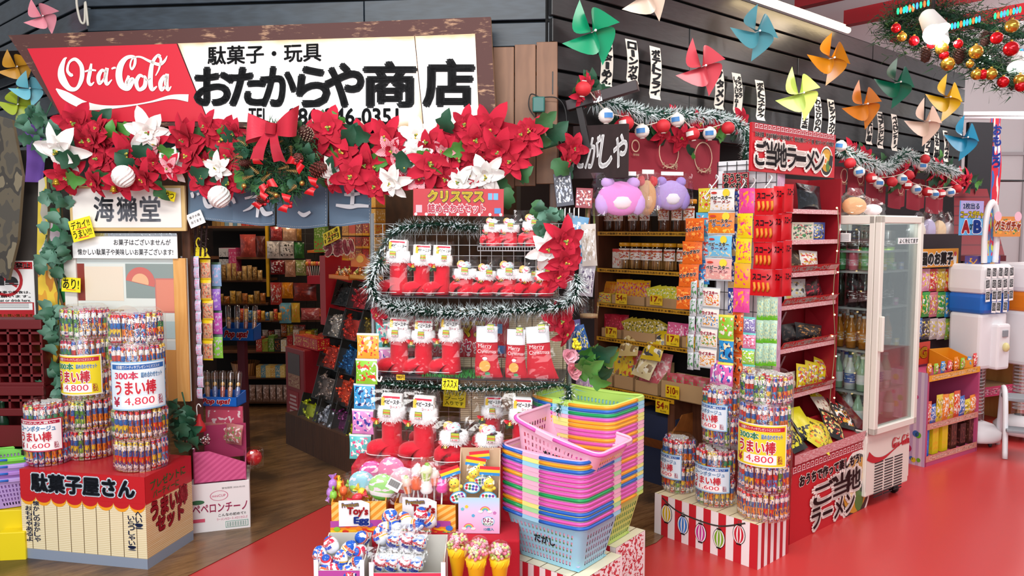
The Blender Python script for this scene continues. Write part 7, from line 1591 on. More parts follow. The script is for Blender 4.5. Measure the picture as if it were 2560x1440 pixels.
def bowl_print(b, cx, cz, r, y):
 b.disc(cx, cz, r*1.15, y, OUTW, 24, rz=r*1.35); b.disc(cx, cz, r*1.05, y-.0006, mat('2a2420', .4), 24, rz=r*1.2); b.disc(cx, cz+r*.1, r*.95, y-.001, mat('c89028', .4), 22, rz=r*1.0)
 for k in range(5): b.stroke([(cx-r*.6+r*.2*k, cz+r*.7, r*.07), (cx-r*.4+r*.2*k, cz+r*.35, r*.07), (cx-r*.6+r*.22*k, cz, r*.07)], y-.0014, mat('f0c850', .4))
 b.disc(cx-r*.2, cz+r*.05, r*.34, y-.0018, mat('f0d8a8', .4), 14); b.disc(cx-r*.2, cz+r*.05, r*.2, y-.0022, mat('e0702a', .4), 12); b.disc(cx+r*.25, cz-r*.4, r*.34, y-.0018, mat('4a7a34', .4), 10, rz=r*.5); b.poly([(cx+r*.3, y-.002, cz-r*.2), (cx+r*1.0, y-.002, cz-r*.5), (cx+r*1.1, y-.002, cz+r*.5), (cx+r*.6, y-.002, cz+r*.6)], mat('1c1a1c', .4))
b = MB(); bowl_print(b, w*.37, h*.36, w*.2, -.003); b.build('bowl_print', fp)
# sloping tray
TRH = .10
b = MB(); PKM = printed('d8a0a4', (), ('b82838', 'f0e0e0'), 3., .4, 0., 26., 0., 1.)
b.add([(-rw_/2, .01, bh_+.015), (rw_/2, .01, bh_+.015), (rw_/2, .2, bh_+.13), (-rw_/2, .2, bh_+.13)], [(0, 1, 2, 3)], RR2)
b.add([(-rw_/2, -.01, bh_+.005), (rw_/2, -.01, bh_+.005), (rw_/2, -.02, bh_+.06), (-rw_/2, -.02, bh_+.06)], [(0, 1, 2, 3)], PKM, [(0, 0), (1, 0), (1, 1), (0, 1)])
for s_ in (-1, 1): b.add([(s_*rw_/2, -.02, bh_), (s_*rw_/2, .24, bh_), (s_*rw_/2, .24, bh_+.3), (s_*rw_/2, -.02, bh_+.065)], [(0, 1, 2, 3)], RR2)
b.build('sloping_tray', ns)
UY = .16; UPN = RM.shift(UY); b0, b1 = UPN.hit(1950, 700)[0], UPN.hit(2096, 700)[0]; topz = UPN.hit(2020, 440)[1]
def L(u): return u-rw_/2
b = MB(); b.box((L((b0+b1)/2), UY+.2, (topz+bh_)/2), (b1-b0, .012, topz-bh_), RR2); b.box((L(b1), UY+.12, (topz+bh_)/2), (.012, .24, topz-bh_), RR2); b.box((L(b0), UY+.12, (topz+bh_)/2), (.012, .24, topz-bh_), RR2); b.build('shelf_back', ns)
NZ = []
for py in (526, 602, 682, 760, 864, 978):
 z = UPN.hit(2020, py+2)[1]; NZ.append(z); b = MB(); b.box((L((b0+b1)/2), UY+.10, z-.008), (b1-b0, .2, .012), RR2); p = b.build('shelf', ns)
 b = MB(); x0_, x1_ = L(b0)+.01, L(b1)-.03
 b.rect(x0_, z-.014, x1_, z+.010, UY-.002, PKM)
 if py > 610:
  b.add([(x0_, UY-.003, z+.012), (x1_, UY-.003, z+.012), (x1_, UY-.025, z+.05), (x0_, UY-.025, z+.05)], [(0, 1, 2, 3)], RR); b.text('おいしい!ご当地ラーメン!', x0_+.02, z+.018, x1_-.12, z+.042, .288, dk, .03, fn=lambda x, y, q: (x, UY-.003-(q-z-.012)*.58-.002, q), out=OUTW, outw=.05)
  b.add([(x1_-.11, UY-.0055, z+.016), (x1_-.01, UY-.0055, z+.016), (x1_-.01, UY-.0245, z+.044), (x1_-.11, UY-.0245, z+.044)], [(0, 1, 2, 3)], PKM, [(0, 0), (1, 0), (1, 1), (0, 1)])
 b.build('shelf_strip', p)
 if py > 800:
  b = MB(); b.add([(x1_, UY, z+.01), (x1_, UY+.18, z+.01), (x1_, UY+.18, z+.2)], [(0, 1, 2)], RR2)
  for k in range(3): b.add([(x0_+.03+.11*k, UY+.185, z+.03), (x0_+.05+.11*k, UY+.185, z+.03), (x0_+.17+.11*k, UY+.185, z+.17), (x0_+.15+.11*k, UY+.185, z+.17)], [(0, 1, 2, 3)], PKM, [(0, 0), (1, 0), (1, 1), (0, 1)])
  b.build('shelf_divider', p)
hd = RM.shift(.12)
def f(r, w, h):
 b = MB(); b.box((0, .008, 0), (w, .015, h), RR, .002, seg=1); p = b.build('panel', r)
 b = MB(); b.rect(-w/2, h*.30, w/2, h*.5, -.001, mat('a81c2c', .4)); meander(b, -w*.48, w*.48, h*.38, h*.1, -.003, n=20); b.build('border_print', p)
 b = MB(); b.text('日本全国、北は北海道から南は沖縄まで、地元自慢のスープ・麺・具のラーメンが大集合!', -w*.47, h*.22, w*.47, h*.32, -.003, dk, .02, out=OUTW, outw=.04)
 for k, c in enumerate('ご当地ラーメン'): b.text(c, w*(-.47+.115*k if k < 3 else -.47+.115*k+.0), h*(-.36 if c != 'ー' else -.19), w*(-.355+.115*k), h*(.14 if k < 3 else (.06 if c != 'ー' else -.10)), -.006, dk, .025, out=OUTW, outw=.13)
 b.build('lettering', p); b = MB(); bowl_print(b, w*.38, -h*.14, w*.075, -.002); b.build('bowl_print', p)
hb_ = board('noodle_sign', 'red sign board with outlined lettering and noodle bowl on the stand top', 'sign', hd, (1879, 322, 2088, 437), f, 0.)
def npk(x0, y0, x1, y1, zi, c, blobs, label, kind='bag', roll=0., off=-.05, d=.05, tilt=-.15, **k):
 u, z, w, h = UPN.rect(x0, y0, x1, y1, off); z = NZ[zi]+.004 if zi is not None else z
 b = pillow_mb(w, h, .04, PRT(c, *blobs, s=x0*.01, **k), seed=int(x0)) if kind == 'bag' else carton_mb(w, h, d, PRT(c, *blobs, s=x0*.01, **k))
 tag(b.build('noodle_pack' if kind == 'bag' else 'noodle_box', None, UPN.mat(u, z, off, roll, 0, tilt)), label, 'noodle pack')
npk(1996, 458, 2056, 525, 0, '15171c', ('2a3038',), 'glossy black noodle pack leaning on the top shelf', roll=.05, rough=.15)
npk(1980, 556, 2034, 602, 1, 'd8d0b8', ('c83a3a', '3a8a4a', '1c1c1e'), 'green and white noodle box on the second shelf', 'box', tilt=0)
npk(2034, 557, 2062, 602, 1, '2a4a9a', ('e8e4dc', 'e0c02a', '1c1c1e'), 'blue and yellow noodle box beside the green box', 'box', tilt=0)
npk(1978, 618, 2012, 674, 2, '4a3a2c', ('8a7250',), 'dark brown noodle pack on the third shelf')
npk(2002, 618, 2048, 672, 2, 'e8e2da', ('c83a3a', 'd8a83a'), 'white noodle pack with red print on third shelf', roll=.06, off=-.03)
npk(1962, 692, 2020, 754, 3, 'c8c8c4', ('d8c070', '4a4a4a'), 'silver grey noodle pack on the fourth shelf', roll=.03)
npk(2016, 692, 2062, 752, 3, '4a1420', ('b8283a', '1c1214'), 'dark red noodle pack on the fourth shelf', roll=-.3)
npk(1958, 802, 1998, 858, 4, '1a1618', ('4a3a34',), 'black noodle pack at the rack side of fifth shelf')
npk(1990, 808, 2056, 858, 4, '141214', ('a8743a', '3a2a24'), 'wide black noodle pack with bowl picture', roll=.15, off=-.03)
npk(1958, 925, 1994, 974, 5, 'e8ddd0', ('e0c83a', 'd87a6a'), 'cream noodle pack at the rack side of sixth shelf')
for k in range(3): npk(1992+20*k, 908+3*k, 2024+24*k, 974, 5, 'd8c41c', ('8a8a8a', 'e8e4dc', 'c84a3a'), ORD[k]+' yellow noodle pack standing on the sixth shelf', roll=.2+.06*k, off=-.02-.02*k)
TRP = RM
def tpk(px, py, w, h, c, blobs, label, yaw, back, **k):
 u, z = RM.hit(px, py, -back); back *= .55; zz = bh_+.03+back*.5
 b = pillow_mb(w, h, .035, PRT(c, *blobs, s=px*.01, **k) if blobs else foil(c, .25, .6), seed=int(px)); tag(b.build('noodle_pack', None, RM.mat(u, zz, -back, yaw, 0, -.75)), label, 'noodle pack')
tpk(1992, 1105, .15, .22, '141414', ('d8c81c', 'e8e01c'), 'black and yellow noodle pack at the low corner of tray', -.05, .06, bands=((.5, 1., 'd8cc1c'),))
tpk(2022, 1100, .15, .22, '171514', ('d8c81c', 'e0d42a'), 'second black and yellow noodle pack in the tray', .05, .09, bands=((.45, 1., 'd8cc1c'),))
tpk(2048, 1090, .16, .15, 'd8c41c', ('c87a2a', '6a5a1c'), 'yellow noodle pack lying flat in the tray', .5, .06)
tpk(2056, 1050, .13, .2, 'c8b8a8', ('8a4a3a', 'e8d8c0'), 'beige noodle pack in the tray middle', .15, .18)
tpk(2078, 1040, .2, .16, 'c8a030', (), 'shiny gold noodle pack at the back of tray', .1, .26)
tpk(2105, 1080, .16, .2, '16120f', ('c83a2a', 'd8a02a', 'e8e0d8'), 'black noodle pack with noodle picture in the tray', .4, .1)
tpk(2135, 1075, .15, .19, '1a1412', ('c8a83a', 'c83a2a', 'e8e0d8'), 'second black noodle pack with noodle picture near the fridge', .35, .12)
for k, (px, py, c, bl, yw) in enumerate(((1985, 1065, 'd8c41c', ('8a6a1c',), -.2), (2005, 1060, '15141a', ('d8c81c',), .2), (2030, 1050, 'd0bc1c', ('e8e0a0', '8a5a1c'), .1), (2100, 1045, 'b8902a', (), .4), (2120, 1060, '1c1614', ('c8a83a', 'c83a2a'), .1), (2082, 1095, '17130f', ('c83a2a', 'e0c87a'), .6), (2040, 1112, 'd8c82a', ('e8862a', '5a4a1c'), .9))):
 tpk(px, py, .15, .19, c, bl, ORD[k]+' extra noodle pack heaped in the sloping tray', yw, (.08, .12, .28, .34, .3, .05, .03)[k])
# LED string down the stand side
b = MB(); b.tube([(0, 0, 0)]+[(.02*math.sin(k), .0, -.1*k) for k in range(1, 13)], .0025, mat('8a7a5a', .4), 5)
u, z = UPN.hit(2094, 520, .02); lt = thing('light_string', 'thin warm light string hung down the noodle stand side', 'lights', UPN.mat(u, z, .02)); b.build('cable', lt)
for k in range(10): b = MB(); b.ball((.02*math.sin(k)+(.012 if k % 2 else -.02), -.006, -.12*k), .005, glow('ffd890', 6.), 6); b.build('light_bulb', lt)
# ---- glass-door drinks fridge
fa = onz(2162, 1277); FR = Plane(fa[:2], (.80, .60)); fw = FR.hit(2268, 1236)[0]; fd = .44
fz = FR.hit(2195, 540)[1]; fbz = FR.hit(2165, 1092)[1]
fr = thing('drinks_fridge', 'tall cream glass-sided drinks fridge beside the noodle stand', 'fridge', FR.mat(fw/2, 0, 0))
CRM = mat('e0dbd0', .35); b = MB(); b.box((0, fd/2, (fbz+.05)/2+.025), (fw, fd, fbz-.05), CRM, .008); b.build('base_cabinet', fr)
b = MB()
for sx in (-1, 1):
 for yy in (.0, fd): b.box((sx*(fw/2-.016), yy+(.016 if yy == 0 else -.016), (fbz+fz)/2), (.032, .032, fz-fbz), CRM, .003, seg=1)
b.build('corner_posts', fr)
b = MB(); b.box((0, fd/2, fz-.02), (fw, fd, .05), CRM, .005); b.build('top_cap', fr); b = MB(); b.box((0, fd/2, fbz+.01), (fw, fd, .03), CRM, .003); b.build('floor_plate', fr); fl_ = FR.o+FR.d*fw*.5+FR.n*.12; point('fridge_lamp', (fl_.x, fl_.y, fz-.1), 5, (.95, 1, 1), .05)
b = MB(); b.box((-fw/2+.006, fd/2, (fbz+fz)/2), (.004, fd-.06, fz-fbz-.06), GLASS); b.build('side_pane', fr)
b = MB(); b.box((fw/2-.006, fd/2, (fbz+fz)/2), (.004, fd-.06, fz-fbz-.06), GLASS); b.build('side_pane', fr)
b = MB(); b.box((0, fd-.01, (fbz+fz)/2), (fw-.06, .006, fz-fbz-.06), mat('c8ccca', .3)); b.build('back_pane', fr)
dr = MB(); dz0, dz1 = fbz+.01, fz+.0
for x, w_ in ((-fw/2+.02, .04), (fw/2-.018, .036)): dr.box((x, -.02, (dz0+dz1)/2), (w_, .036, dz1-dz0), CRM, .004, seg=1)
for z in (dz0+.02, dz1-.02): dr.box((0, -.02, z), (fw, .036, .04), CRM, .004, seg=1)
dq = dr.build('door', fr); b = MB(); b.box((0, -.018, (dz0+dz1)/2), (fw-.07, .004, dz1-dz0-.07), GLASS); b.build('door_pane', dq)
b = MB(); b.box((-fw/2+.02, -.05, (dz0+dz1)/2-.04), (.02, .025, .2), CRM, .006); b.build('handle', dq)
b = MB(); b.box((fw*.2, -.022, fz-.14), (fw*.5, .001, .035), mat('e8ecec', .4)); b.text('よく冷えてます', -fw*.02, fz-.153, fw*.42, fz-.127, -.024, BLACK, .02); b.build('door_sticker', dq)
b = MB(); b.rect(-fw*.5, fbz-.32, fw*.5, fbz-.04, -.0005, CRM); rdc = mat('b8202c', .4)
b.stroke([(-fw*.48, fbz-.115, .05), (-fw*.33, fbz-.15, .036), (-fw*.12, fbz-.155, .02), (fw*.12, fbz-.125, .008), (fw*.3, fbz-.10, .012), (fw*.47, fbz-.095, .03)], -.003, rdc)
b.build('red_wave', fr)
q = MB()
def logo2(strokes, sx, ox, oz):
 for st_ in strokes: q.stroke([(ox+(x-440)*sx, oz-(y-550)*sx, w_*sx*1.1) for x, y, w_ in st_], -.004, rdc)
sx_ = .00023; C_, o_, ol, l_, b1, b2 = LGS
X0 = -fw*.14
logo2([C_], sx_, X0, fbz-.085); logo2([[(x-45, y, w_) for x, y, w_ in o_]], sx_, X0, fbz-.085)
logo2([[(x+55, y+(8 if w_ < 20 else 0), w_) for x, y, w_ in o_[:6]]], sx_, X0, fbz-.085); logo2([[(x-40, y, w_) for x, y, w_ in b1], [(x-40, y, w_) for x, y, w_ in b2]], sx_*.98, X0+.005, fbz-.085)
X1 = X0+.115
logo2([[(x-440-20, y, w_) for x, y, w_ in C_]], sx_, X1+440*sx_, fbz-.085)
for st_ in (o_, l_, b1, b2): logo2([[(x-460, y, w_) for x, y, w_ in st_]], sx_, X1+440*sx_, fbz-.085)
q.build('logo', fr)
b = MB()
for c in range(3):
 for k in range(13): b.box((-fw*.22+c*fw*.23, -.001, .06+.0165*k), (fw*.19, .004, .006), mat('1c1c1e', .6))
b.build('vent_grille', fr)
for sx in (-1, 1): b = MB(); b.lathe([(0, -.012), (.028, -.012), (.028, .012), (0, .012)], BLACK, 12, T((sx*fw*.4, .06, .028)) @ RY(math.pi/2)); b.build('caster', fr)
b = MB(); b.box((-fw/2+.0, fd*.45, fz-.12), (.002, .12, .05), WHITE)
for k in range(5): b.box((-fw/2-.0015, fd*.45, fz-.105-.008*k), (.0006, .1, .002), BLACK)
b.build('side_sticker', fr)
SDP = Plane((FR.o+FR.d*.0+FR.n*fd)[:2], (-FR.n.x, -FR.n.y)); fsz = []
for py in (626, 678, 770, 876, 982): fsz.append(SDP.hit(2140, py)[1])
for k, z in enumerate(fsz): b = MB(); b.box((0, fd/2, z-.008), (fw-.05, fd-.06, .012), mat('b8bcbc', .3, .3)); b.build('shelf', fr)
def bottle_me(c, cap, h, r0, lab=None, neck=True):
 b = MB(); g_ = mat(c, .12); b.lathe([(0, 0), (r0, .002), (r0, h*.55), (r0*.5, h*.78), (r0*.36, h*.82), (r0*.36, h*.96)] if neck else [(0, 0), (r0, .004), (r0, h*.95), (r0*.85, h)], g_, 12); b.lathe([(r0*.42, h*.93), (r0*.42, h), (0, h)], mat(cap, .4), 10)
 if lab: b.lathe([(r0+.001, h*.2), (r0+.001, h*.48)], PRT(lab, 'e8e8ea', s=3), 12)
 return b.mesh('drink_bottle')
kinds = [(None, fsz[0], [bottle_me('3a3230', '2a2a2a', .11, .026, '5a4a40', False)], 'dark can on the top fridge shelf'), (None, fsz[1], [bottle_me('9ac02a', 'd8d83a', .14, .026, 'c8d83a', False), bottle_me('d86a7a', 'e8a0a0', .13, .026, 'e88a9a', False), bottle_me('4a9a5a', 'e8e8e8', .14, .026, '6ab07a', False)], 'lime and pink can on the second fridge shelf'), (None, fsz[2], [bottle_me('12241a', '2a6a3a', .2, .027), bottle_me('1a1416', '3a3a3a', .2, .027, '3a1c1c')], 'dark green bottle on the third fridge shelf'), (None, fsz[3], [bottle_me('b8701c', 'c8c8c8', .19, .027, 'c88a3a')], 'orange soda bottle on the fourth fridge shelf'), (None, fsz[4], [bottle_me('d8dcdc', '2a5ab0', .2, .03, '3a6ab0'), bottle_me('a8c8a8', 'e8e8e8', .2, .03, 'e8ece8')], 'white labelled bottle on the lowest fridge shelf')]
for ki, (_, z, mes, lb) in enumerate(kinds):
 for i in range(5):
  for j in range(4): tag(put(rg.choice(mes), 'drink_bottle', None, FR.mat(fw/2-fw*.36+fw*.18*j, z+.001, -.08-.075*i)), lb, 'bottle', lb+'s')
for j in range(7): tag(put(rg.choice(kinds[4][2]), 'drink_bottle', None, FR.mat(fw/2-fw*.36+fw*.12*j, fbz+.028, -.1-.09*(j % 3))), 'bottle standing on the fridge floor', 'bottle', 'bottles on the fridge floor')
for k, (x, zi, c) in enumerate(((-.3, 1, 'd86aa0'), (-.1, 1, 'd8b81c'), (.12, 1, '6ab07a'), (.3, 1, '8a9ad0'), (-.25, 2, '6ab0a0'), (.2, 2, 'c87ab8'), (-.3, 3, 'd8c01c'), (.25, 3, 'e0c83a'), (.05, 4, 'e8d0d0'))):
 b = MB(); b.box((0, 0, .022), (.04, .002, .044), mat(c, .4)); b.box((0, -.0015, .028), (.03, .0006, .016), WHITE); tag(b.build('price_tag', None, FR.mat(fw/2+fw*x, fsz[zi]+.001, -.035)), f'{ORD[k]} small coloured price tag inside the fridge door', 'tag', 'price tags in the fridge')
# ---- foreign sweets rack and pink stand
pa, pb_ = onz(2313, 1168), onz(2440, 1128); PK = Plane(pa[:2], (pb_-pa)[:2]); pw_ = (pb_-pa).length; pd_ = .34
ps = thing('sweet_stand', 'pink snack stand with polka dot side panel past the fridge', 'stand', PK.mat(pw_/2, 0, 0)); PNKM = mat('b84a74', .45)
pz = PK.hit(2313, 946)[1]; b = MB(); b.box((0, pd_, pz/2), (pw_, .015, pz), PNKM); b.box((pw_/2, pd_/2, pz/2), (.02, pd_, pz), PNKM); b.box((-pw_/2, pd_/2, pz/2), (.02, pd_, pz), PNKM); b.box((0, .01, .03), (pw_, .02, .06), PNKM); b.build('body', ps)
b = MB(); b.rect(-pd_, 0, 0, pz+.03, -.012, stripes('d8c4d4', 'c0a4c4', 8.), T((-pw_/2, 0, 0)) @ RZ(-math.pi/2))
for k in range(26): b.disc(-pd_*rg.uniform(.1, .9), pz*rg.uniform(.05, .98), rg.uniform(.012, .024), -.014, mat(rg.choice(('b02a5a', '6ab02a', '3a6ab0', 'd8c02a', '5a3a7a', 'c83a7a')), .4), 12, T((-pw_/2, 0, 0)) @ RZ(-math.pi/2))
b.build('polka_panel', ps)
PZ = [pz, PK.hit(2330, 1062)[1], .06]
for k, z in enumerate(PZ):
 b = MB(); b.box((0, pd_/2, z-.008), (pw_, pd_, .016), PNKM); b.rect(-pw_/2, z-.03, pw_/2, z+.012, -.002, printed('e8a01c' if k == 0 else 'd08a7a', (), ('3a2a1c', 'e8e0d0'), 3., .4, 0., 22., .2, .8)); b.build('shelf', ps)
def prow(n, z, kinds_, lb, cat, grp, y0=.02, hs=(.1, .14), w=.085, x0=-.45, x1=.45, kind='bag', nm='snack_bag'):
 for k in range(n):
  h = rg.uniform(*hs); c, c2 = kinds_[k % len(kinds_)]; me = pillow_mb(w, h, .03, PRT(c, c2, 'f0e8e0', s=k+z*9), seed=k) if kind == 'bag' else carton_mb(w, h, .1, PRT(c, c2, s=k+z*9))
  tag(me.build(nm, None, PK.mat(pw_/2+pw_*(x0+(x1-x0)*k/max(n-1, 1)), z+.002, -y0-.0, rg.uniform(-.12, .12) if kind == 'bag' else 0)), ORD[k]+' '+lb, cat, grp)
prow(9, PZ[1], (('d8502c', 'e8e0d8'), ('3a6ab8', 'd8e0f0'), ('e0c83a', '8a7a1c'), ('e8862a', 'e8e8e8'), ('d8b81c', 'c83a2a')), 'bag from the polka dot side on the pink stand middle shelf', 'snack bag', 'bags on the pink stand', hs=(.1, .2))
prow(6, PZ[2], (('1f6ad0', '4a9ae0'), ('e0c41c', 'e8a01c'), ('e0c41c', 'e8b81c'), ('4a241c', '8a4a3a'), ('3a1a18', '7a3a34'), ('4a241c', '8a5a4a')), 'carton from the polka dot side in the pink stand bottom', 'box', 'cartons in the pink stand', kind='box', nm='candy_box', hs=(.16, .2), w=.075)
prow(8, PZ[0]+.005, (('e0861c', 'c83a2a'), ('8ac02a', 'd83a6a'), ('3a8ad0', 'e0d02a'), ('d83a3a', 'e8e0d8')), 'little pack from the fridge on top of the pink stand', 'snack pack', 'little packs on the pink stand', hs=(.06, .1), w=.05)
b = tray_mb(.2, .12, .2, mat('e0901c', .4), .005, .06); tag(b.build('candy_tray', None, PK.mat(pw_*.72, PZ[0]+.006, -.02, 0, -.2)), 'orange cardboard candy tray on top of the pink stand', 'tray')
b = MB(); b.box((0, .004, .08), (.3, .006, .16), mat('c83a2a', .4)); b.text('BIG', -.08, .05, .1, .12, -.001, mat('e0a01c', .4), .06, out=mat('7a1c10', .4), outw=.05); tag(b.build('red_card', None, PK.mat(pw_*.45, PZ[0]+.02, -.24, .0)), 'red candy header card behind the orange tray', 'card')
SR_ = PK.shift(.34)
fl__ = thing('hanging_rack', 'dark rack wall hung with foreign snack bags above pink stand', 'rack', SR_.mat(0, 0, 0)); a0, a1 = SR_.hit(2268, 800)[0], SR_.hit(2402, 800)[0]; b = MB(); b.box(((a0+a1)/2, .03, .78), (a1-a0, .02, 1.56), mat('2a1c22', .7)); b.build('back_panel', fl__)
for q, (y0, y1, cs) in enumerate(((672, 728, ('d87aa0', 'e0a0b8', 'c83a3a', 'b8982a', 'c8402a', 'd8302c')), (730, 792, ('d84a2a', '2f9a3a', 'c86a7a', '3a9a4a', '2a90d0', 'b82a34')), (796, 848, ('3a6ab0', '4a4048', 'c8b8b4', 'd8c0c4', '8ab04a', 'a8c86a')))):
 for k, c in enumerate(cs): goods(SR_, 2284+k*19.5, y0, 2305+k*19.5, y1, 'bag', PRT(c, 'f0e8e8', 'e0c83a', s=k+q*7), f'{ORD[k]} bag from the fridge in {("upper", "middle", "lower")[q]} row under the foreign sweets sign', 'snack bag', .03, 'foreign snack bags', .04)
def f(r, w, h):
 b = MB(); b.box((0, .006, 0), (w, .01, h), mat('e0961c', .4)); p = b.build('panel', r); b = MB(); b.text('外国のお菓子', -w*.48, -h*.36, w*.36, h*.3, -.002, mat('2a1c14', .4), .06, out=WHITE, outw=.08); b.build('lettering', p)
 b = MB(); b.disc(w*.42, -h*.05, w*.04, -.001, mat('e8e0d8', .4), 10, rz=h*.4); b.disc(w*.42, h*.2, w*.03, -.002, mat('c83a3a', .4), 8); b.build('print', p)
board('sweets_sign', 'orange sign board reading foreign sweets above the hanging bags', 'sign', SR_, (2283, 622, 2396, 668), f, .08)
# plush bags hung over the fridge and rack
for k, (x0, y0, x1, y1, c, lb) in enumerate(((2106, 478, 2165, 538, 'd8a070', 'orange brown plush in a clear bag on top of the fridge'), (2165, 500, 2198, 538, 'e8d8e0', 'pale pink plush in a clear bag on top of the fridge'), (2282, 540, 2310, 606, 'e8e0d0', 'cream plush mask bag hanging right behind the fridge'), (2306, 530, 2336, 606, 'c0b8dc', 'lilac plush mask bag hanging over the sweets sign'), (2332, 535, 2362, 604, 'e8cfa8', 'tan plush mask bag hanging over the sweets sign'), (2358, 540, 2382, 606, 'e8e4ea', 'white plush mask bag beside the course sign'))):
 pl = RF if k > 1 else FR; off = -.05 if k > 1 else -.2; u, z, w, h = pl.rect(x0, y0, x1, y1, off); 
 if k < 2: z = fz+.006
 r = thing('bagged_mask', lb, 'mask', pl.mat(u, z, off)); b = MB(); b.ball((0, 0, h*.4), 1, cloth(c, None, 80.), 14, None, (w*.42, .05, h*.38)); b.build('plush_shape', r); bag_mb(w, h*1.15, .12, FILM, k+20, .7, 12, 8, .5).build('clear_bag', r)
# small red roof, capsule machines and stool
CP_ = Plane(onz(2440, 1110)[:2], (.86, .5))
RFB = MB(); q4 = [at(2385, 640, 6.9), at(2512, 640, 6.9), at(2468, 472, 7.5), at(2385, 472, 7.5)]
RFB.sheet(lambda a, v: q4[0].lerp(q4[1], a).lerp(q4[3].lerp(q4[2], a), v), 1, 14, stripes('7a1c26', '5a1420', 7., math.pi/2, .85), False); RFB.box(q4[0].lerp(q4[1], .5)-Vector((0, 0, .02)), ((q4[1]-q4[0]).length, .04, .05), mat('5a1420', .6))
tag(RFB.build('small_roof'), 'small dark red slatted roof over the stall end', 'roof')
def capsule(label, px, pyb, y, band, head, sc):
 p = at(px, pyb, y); r = thing('capsule_machine', label, 'machine', Plane((p.x, p.y), (.9, .42)).mat(0, 0, 0) @ SC(sc*.7, sc*.7, sc), None); W1 = mat('e8e6e8', .35)
 b = MB(); b.lathe([(0, .04), (.26, .04), (.27, .06), (.27, .1), (.2, .15), (.07, .18)], W1, 28); b.build('base', r)
 for k in range(3): b = MB(); b.ball((.2*math.cos(k*2.1+.5), .2*math.sin(k*2.1+.5), .02), .022, mat('2a2a2c', .5), 8); b.build('caster', r)
 b = MB(); b.lathe([(.1, .18), (.1, .62)], film(.12, 'e8ecec'), 18); b.build('clear_column', r)
 b = MB()
 for k in range(14): b.tube([(.09*math.cos(a*.5), .09*math.sin(a*.5), .22+.027*k+.002*a) for a in range(13)], .004, W1, 5)
 b.build('spiral', r)
 b = MB(); b.box((0, 0, .80), (.44, .36, .42), W1, .03); b.box((.06, -.2, .76), (.2, .12, .34), W1, .02); b.build('body', r)
 b = MB(); b.ball((.06, -.28, .76), .035, mat('d8cf90', .4), 12); b.box((.06, -.265, .86), (.08, .02, .05), mat('8a8e94', .3), .004); b.build('knob', r)
 b = MB(); b.box((0, 0, 1.08), (.46, .4, .15), mat(band, .35), .03); b.build('colour_band', r)
 b = MB(); b.box((0, 0, 1.26), (.48, .42, .22), W1, .04); b.build('upper_body', r)
 hm = mat(head, .3); b = MB()
 b.tube(catmull([(-.09, -.1, 1.38), (-.10, -.1, 1.6), (-.07, -.1, 1.76), (0, -.1, 1.82), (.07, -.1, 1.76), (.10, -.1, 1.6), (.09, -.1, 1.38)], 6), .03, hm, 10); b.sheet(lambda a, v: ((a-.5)*.2*math.sin(math.pi*(.2+.7*v)), -.08, 1.38+.42*v), 8, 8, PRT('5aa0e0' if band[0] != 'e' else 'd8502c', 'e8e83a', 'e83a5a', s=4, bs=5), flip=True); b.build('dome_frame', r)
 rp_ = random.Random(int(px)); k = 0
 for row in range(4):
  for c in range(5):
   q = T((-.19+.095*c+rp_.uniform(-.01, .01), -.222-.001*row, 1.31-.085*row)) @ RY(rp_.uniform(-.1, .1))
   if row == 3 and c in (0, 4): continue
   b = MB(); b.rect(-.036, -.04, .036, .04, 0, WHITE, q); b.rect(-.029, -.024, .029, .034, -.001, PRT('2a2a2c', '8a8a8a', 'c8c8c8', s=rp_.random()*9), q); b.build('photo_print', r)
 return r
capsule('white capsule machine with blue band covered in small photo prints', 2440, 900, 5.75, '1f66c0', 'e8e8ea', .98)
capsule('white capsule machine with orange band and red arched head', 2560, 900, 5.9, 'e07a10', 'c8202a', .98)
CPB = Plane(at(2440, 700, 5.75)[:2], (.9, .42)); CPC = Plane(at(2545, 700, 5.9)[:2], (.9, .42))
def f(r, w, h):
 b = MB(); b.box((0, .004, 0), (w, .006, h), mat('5aaae0', .4)); p = b.build('panel', r); b = MB(); b.rect(-w*.5, 0, w*.5, h*.5, -.0006, mat('a8a0d8', .4)); b.text('2枚出る', -w*.4, h*.26, w*.3, h*.44, -.002, mat('2a3a8a', .4), .03, out=WHITE, outw=.05); b.text('コースガチャ', -w*.48, 0, w*.48, h*.2, -.002, mat('e8d41c', .4), .06, out=mat('3a3a2a', .4), outw=.06)
 b.text('A', -w*.4, -h*.42, -w*.1, -h*.08, -.002, mat('c8202c', .4), .06, out=WHITE, outw=.05); b.text('or', -w*.08, -h*.34, w*.06, -h*.18, -.002, BLACK, .02); b.text('B', w*.1, -h*.42, w*.4, -h*.08, -.002, mat('1f4ab0', .4), .06, out=WHITE, outw=.05); b.build('lettering', p)
board('course_sign', 'blue capsule course sign with large letters A or B', 'sign', CPB, (2400, 502, 2458, 588), f, .1)
def f(r, w, h):
 b = MB(); b.box((0, .004, 0), (w, .006, h*.8), PRT('d88a3a', '3a7a4a', 'e8a83a', s=4)); p = b.build('panel', r); b = MB(); b.text('グミガチャ', -w*.48, -h*.15, w*.48, h*.22, -.002, mat('c8502a', .4), .06, out=WHITE, outw=.08); b.build('lettering', p)
 for s_ in (-1, 1): b = MB(); b.disc(s_*w*.38, h*.4, w*.14, 0, mat('e8b8c8', .4), 14, rz=h*.2); b.build('print', p)
board('gummy_sign', 'colourful gummy capsule sign above the red arched head', 'sign', CPC, (2486, 535, 2552, 598), f, .1)
def f(r, w, h):
 b = MB(); b.box((0, .05, 0), (w, .1, h), PRT('5a4a8a', '3a6ac0', 'e0a03a', s=7, bs=4)); b.build('carton', r)
board('sweets_carton', 'purple and blue sweets carton between the capsule machines', 'box', CPC, (2444, 640, 2500, 682), f, .0)
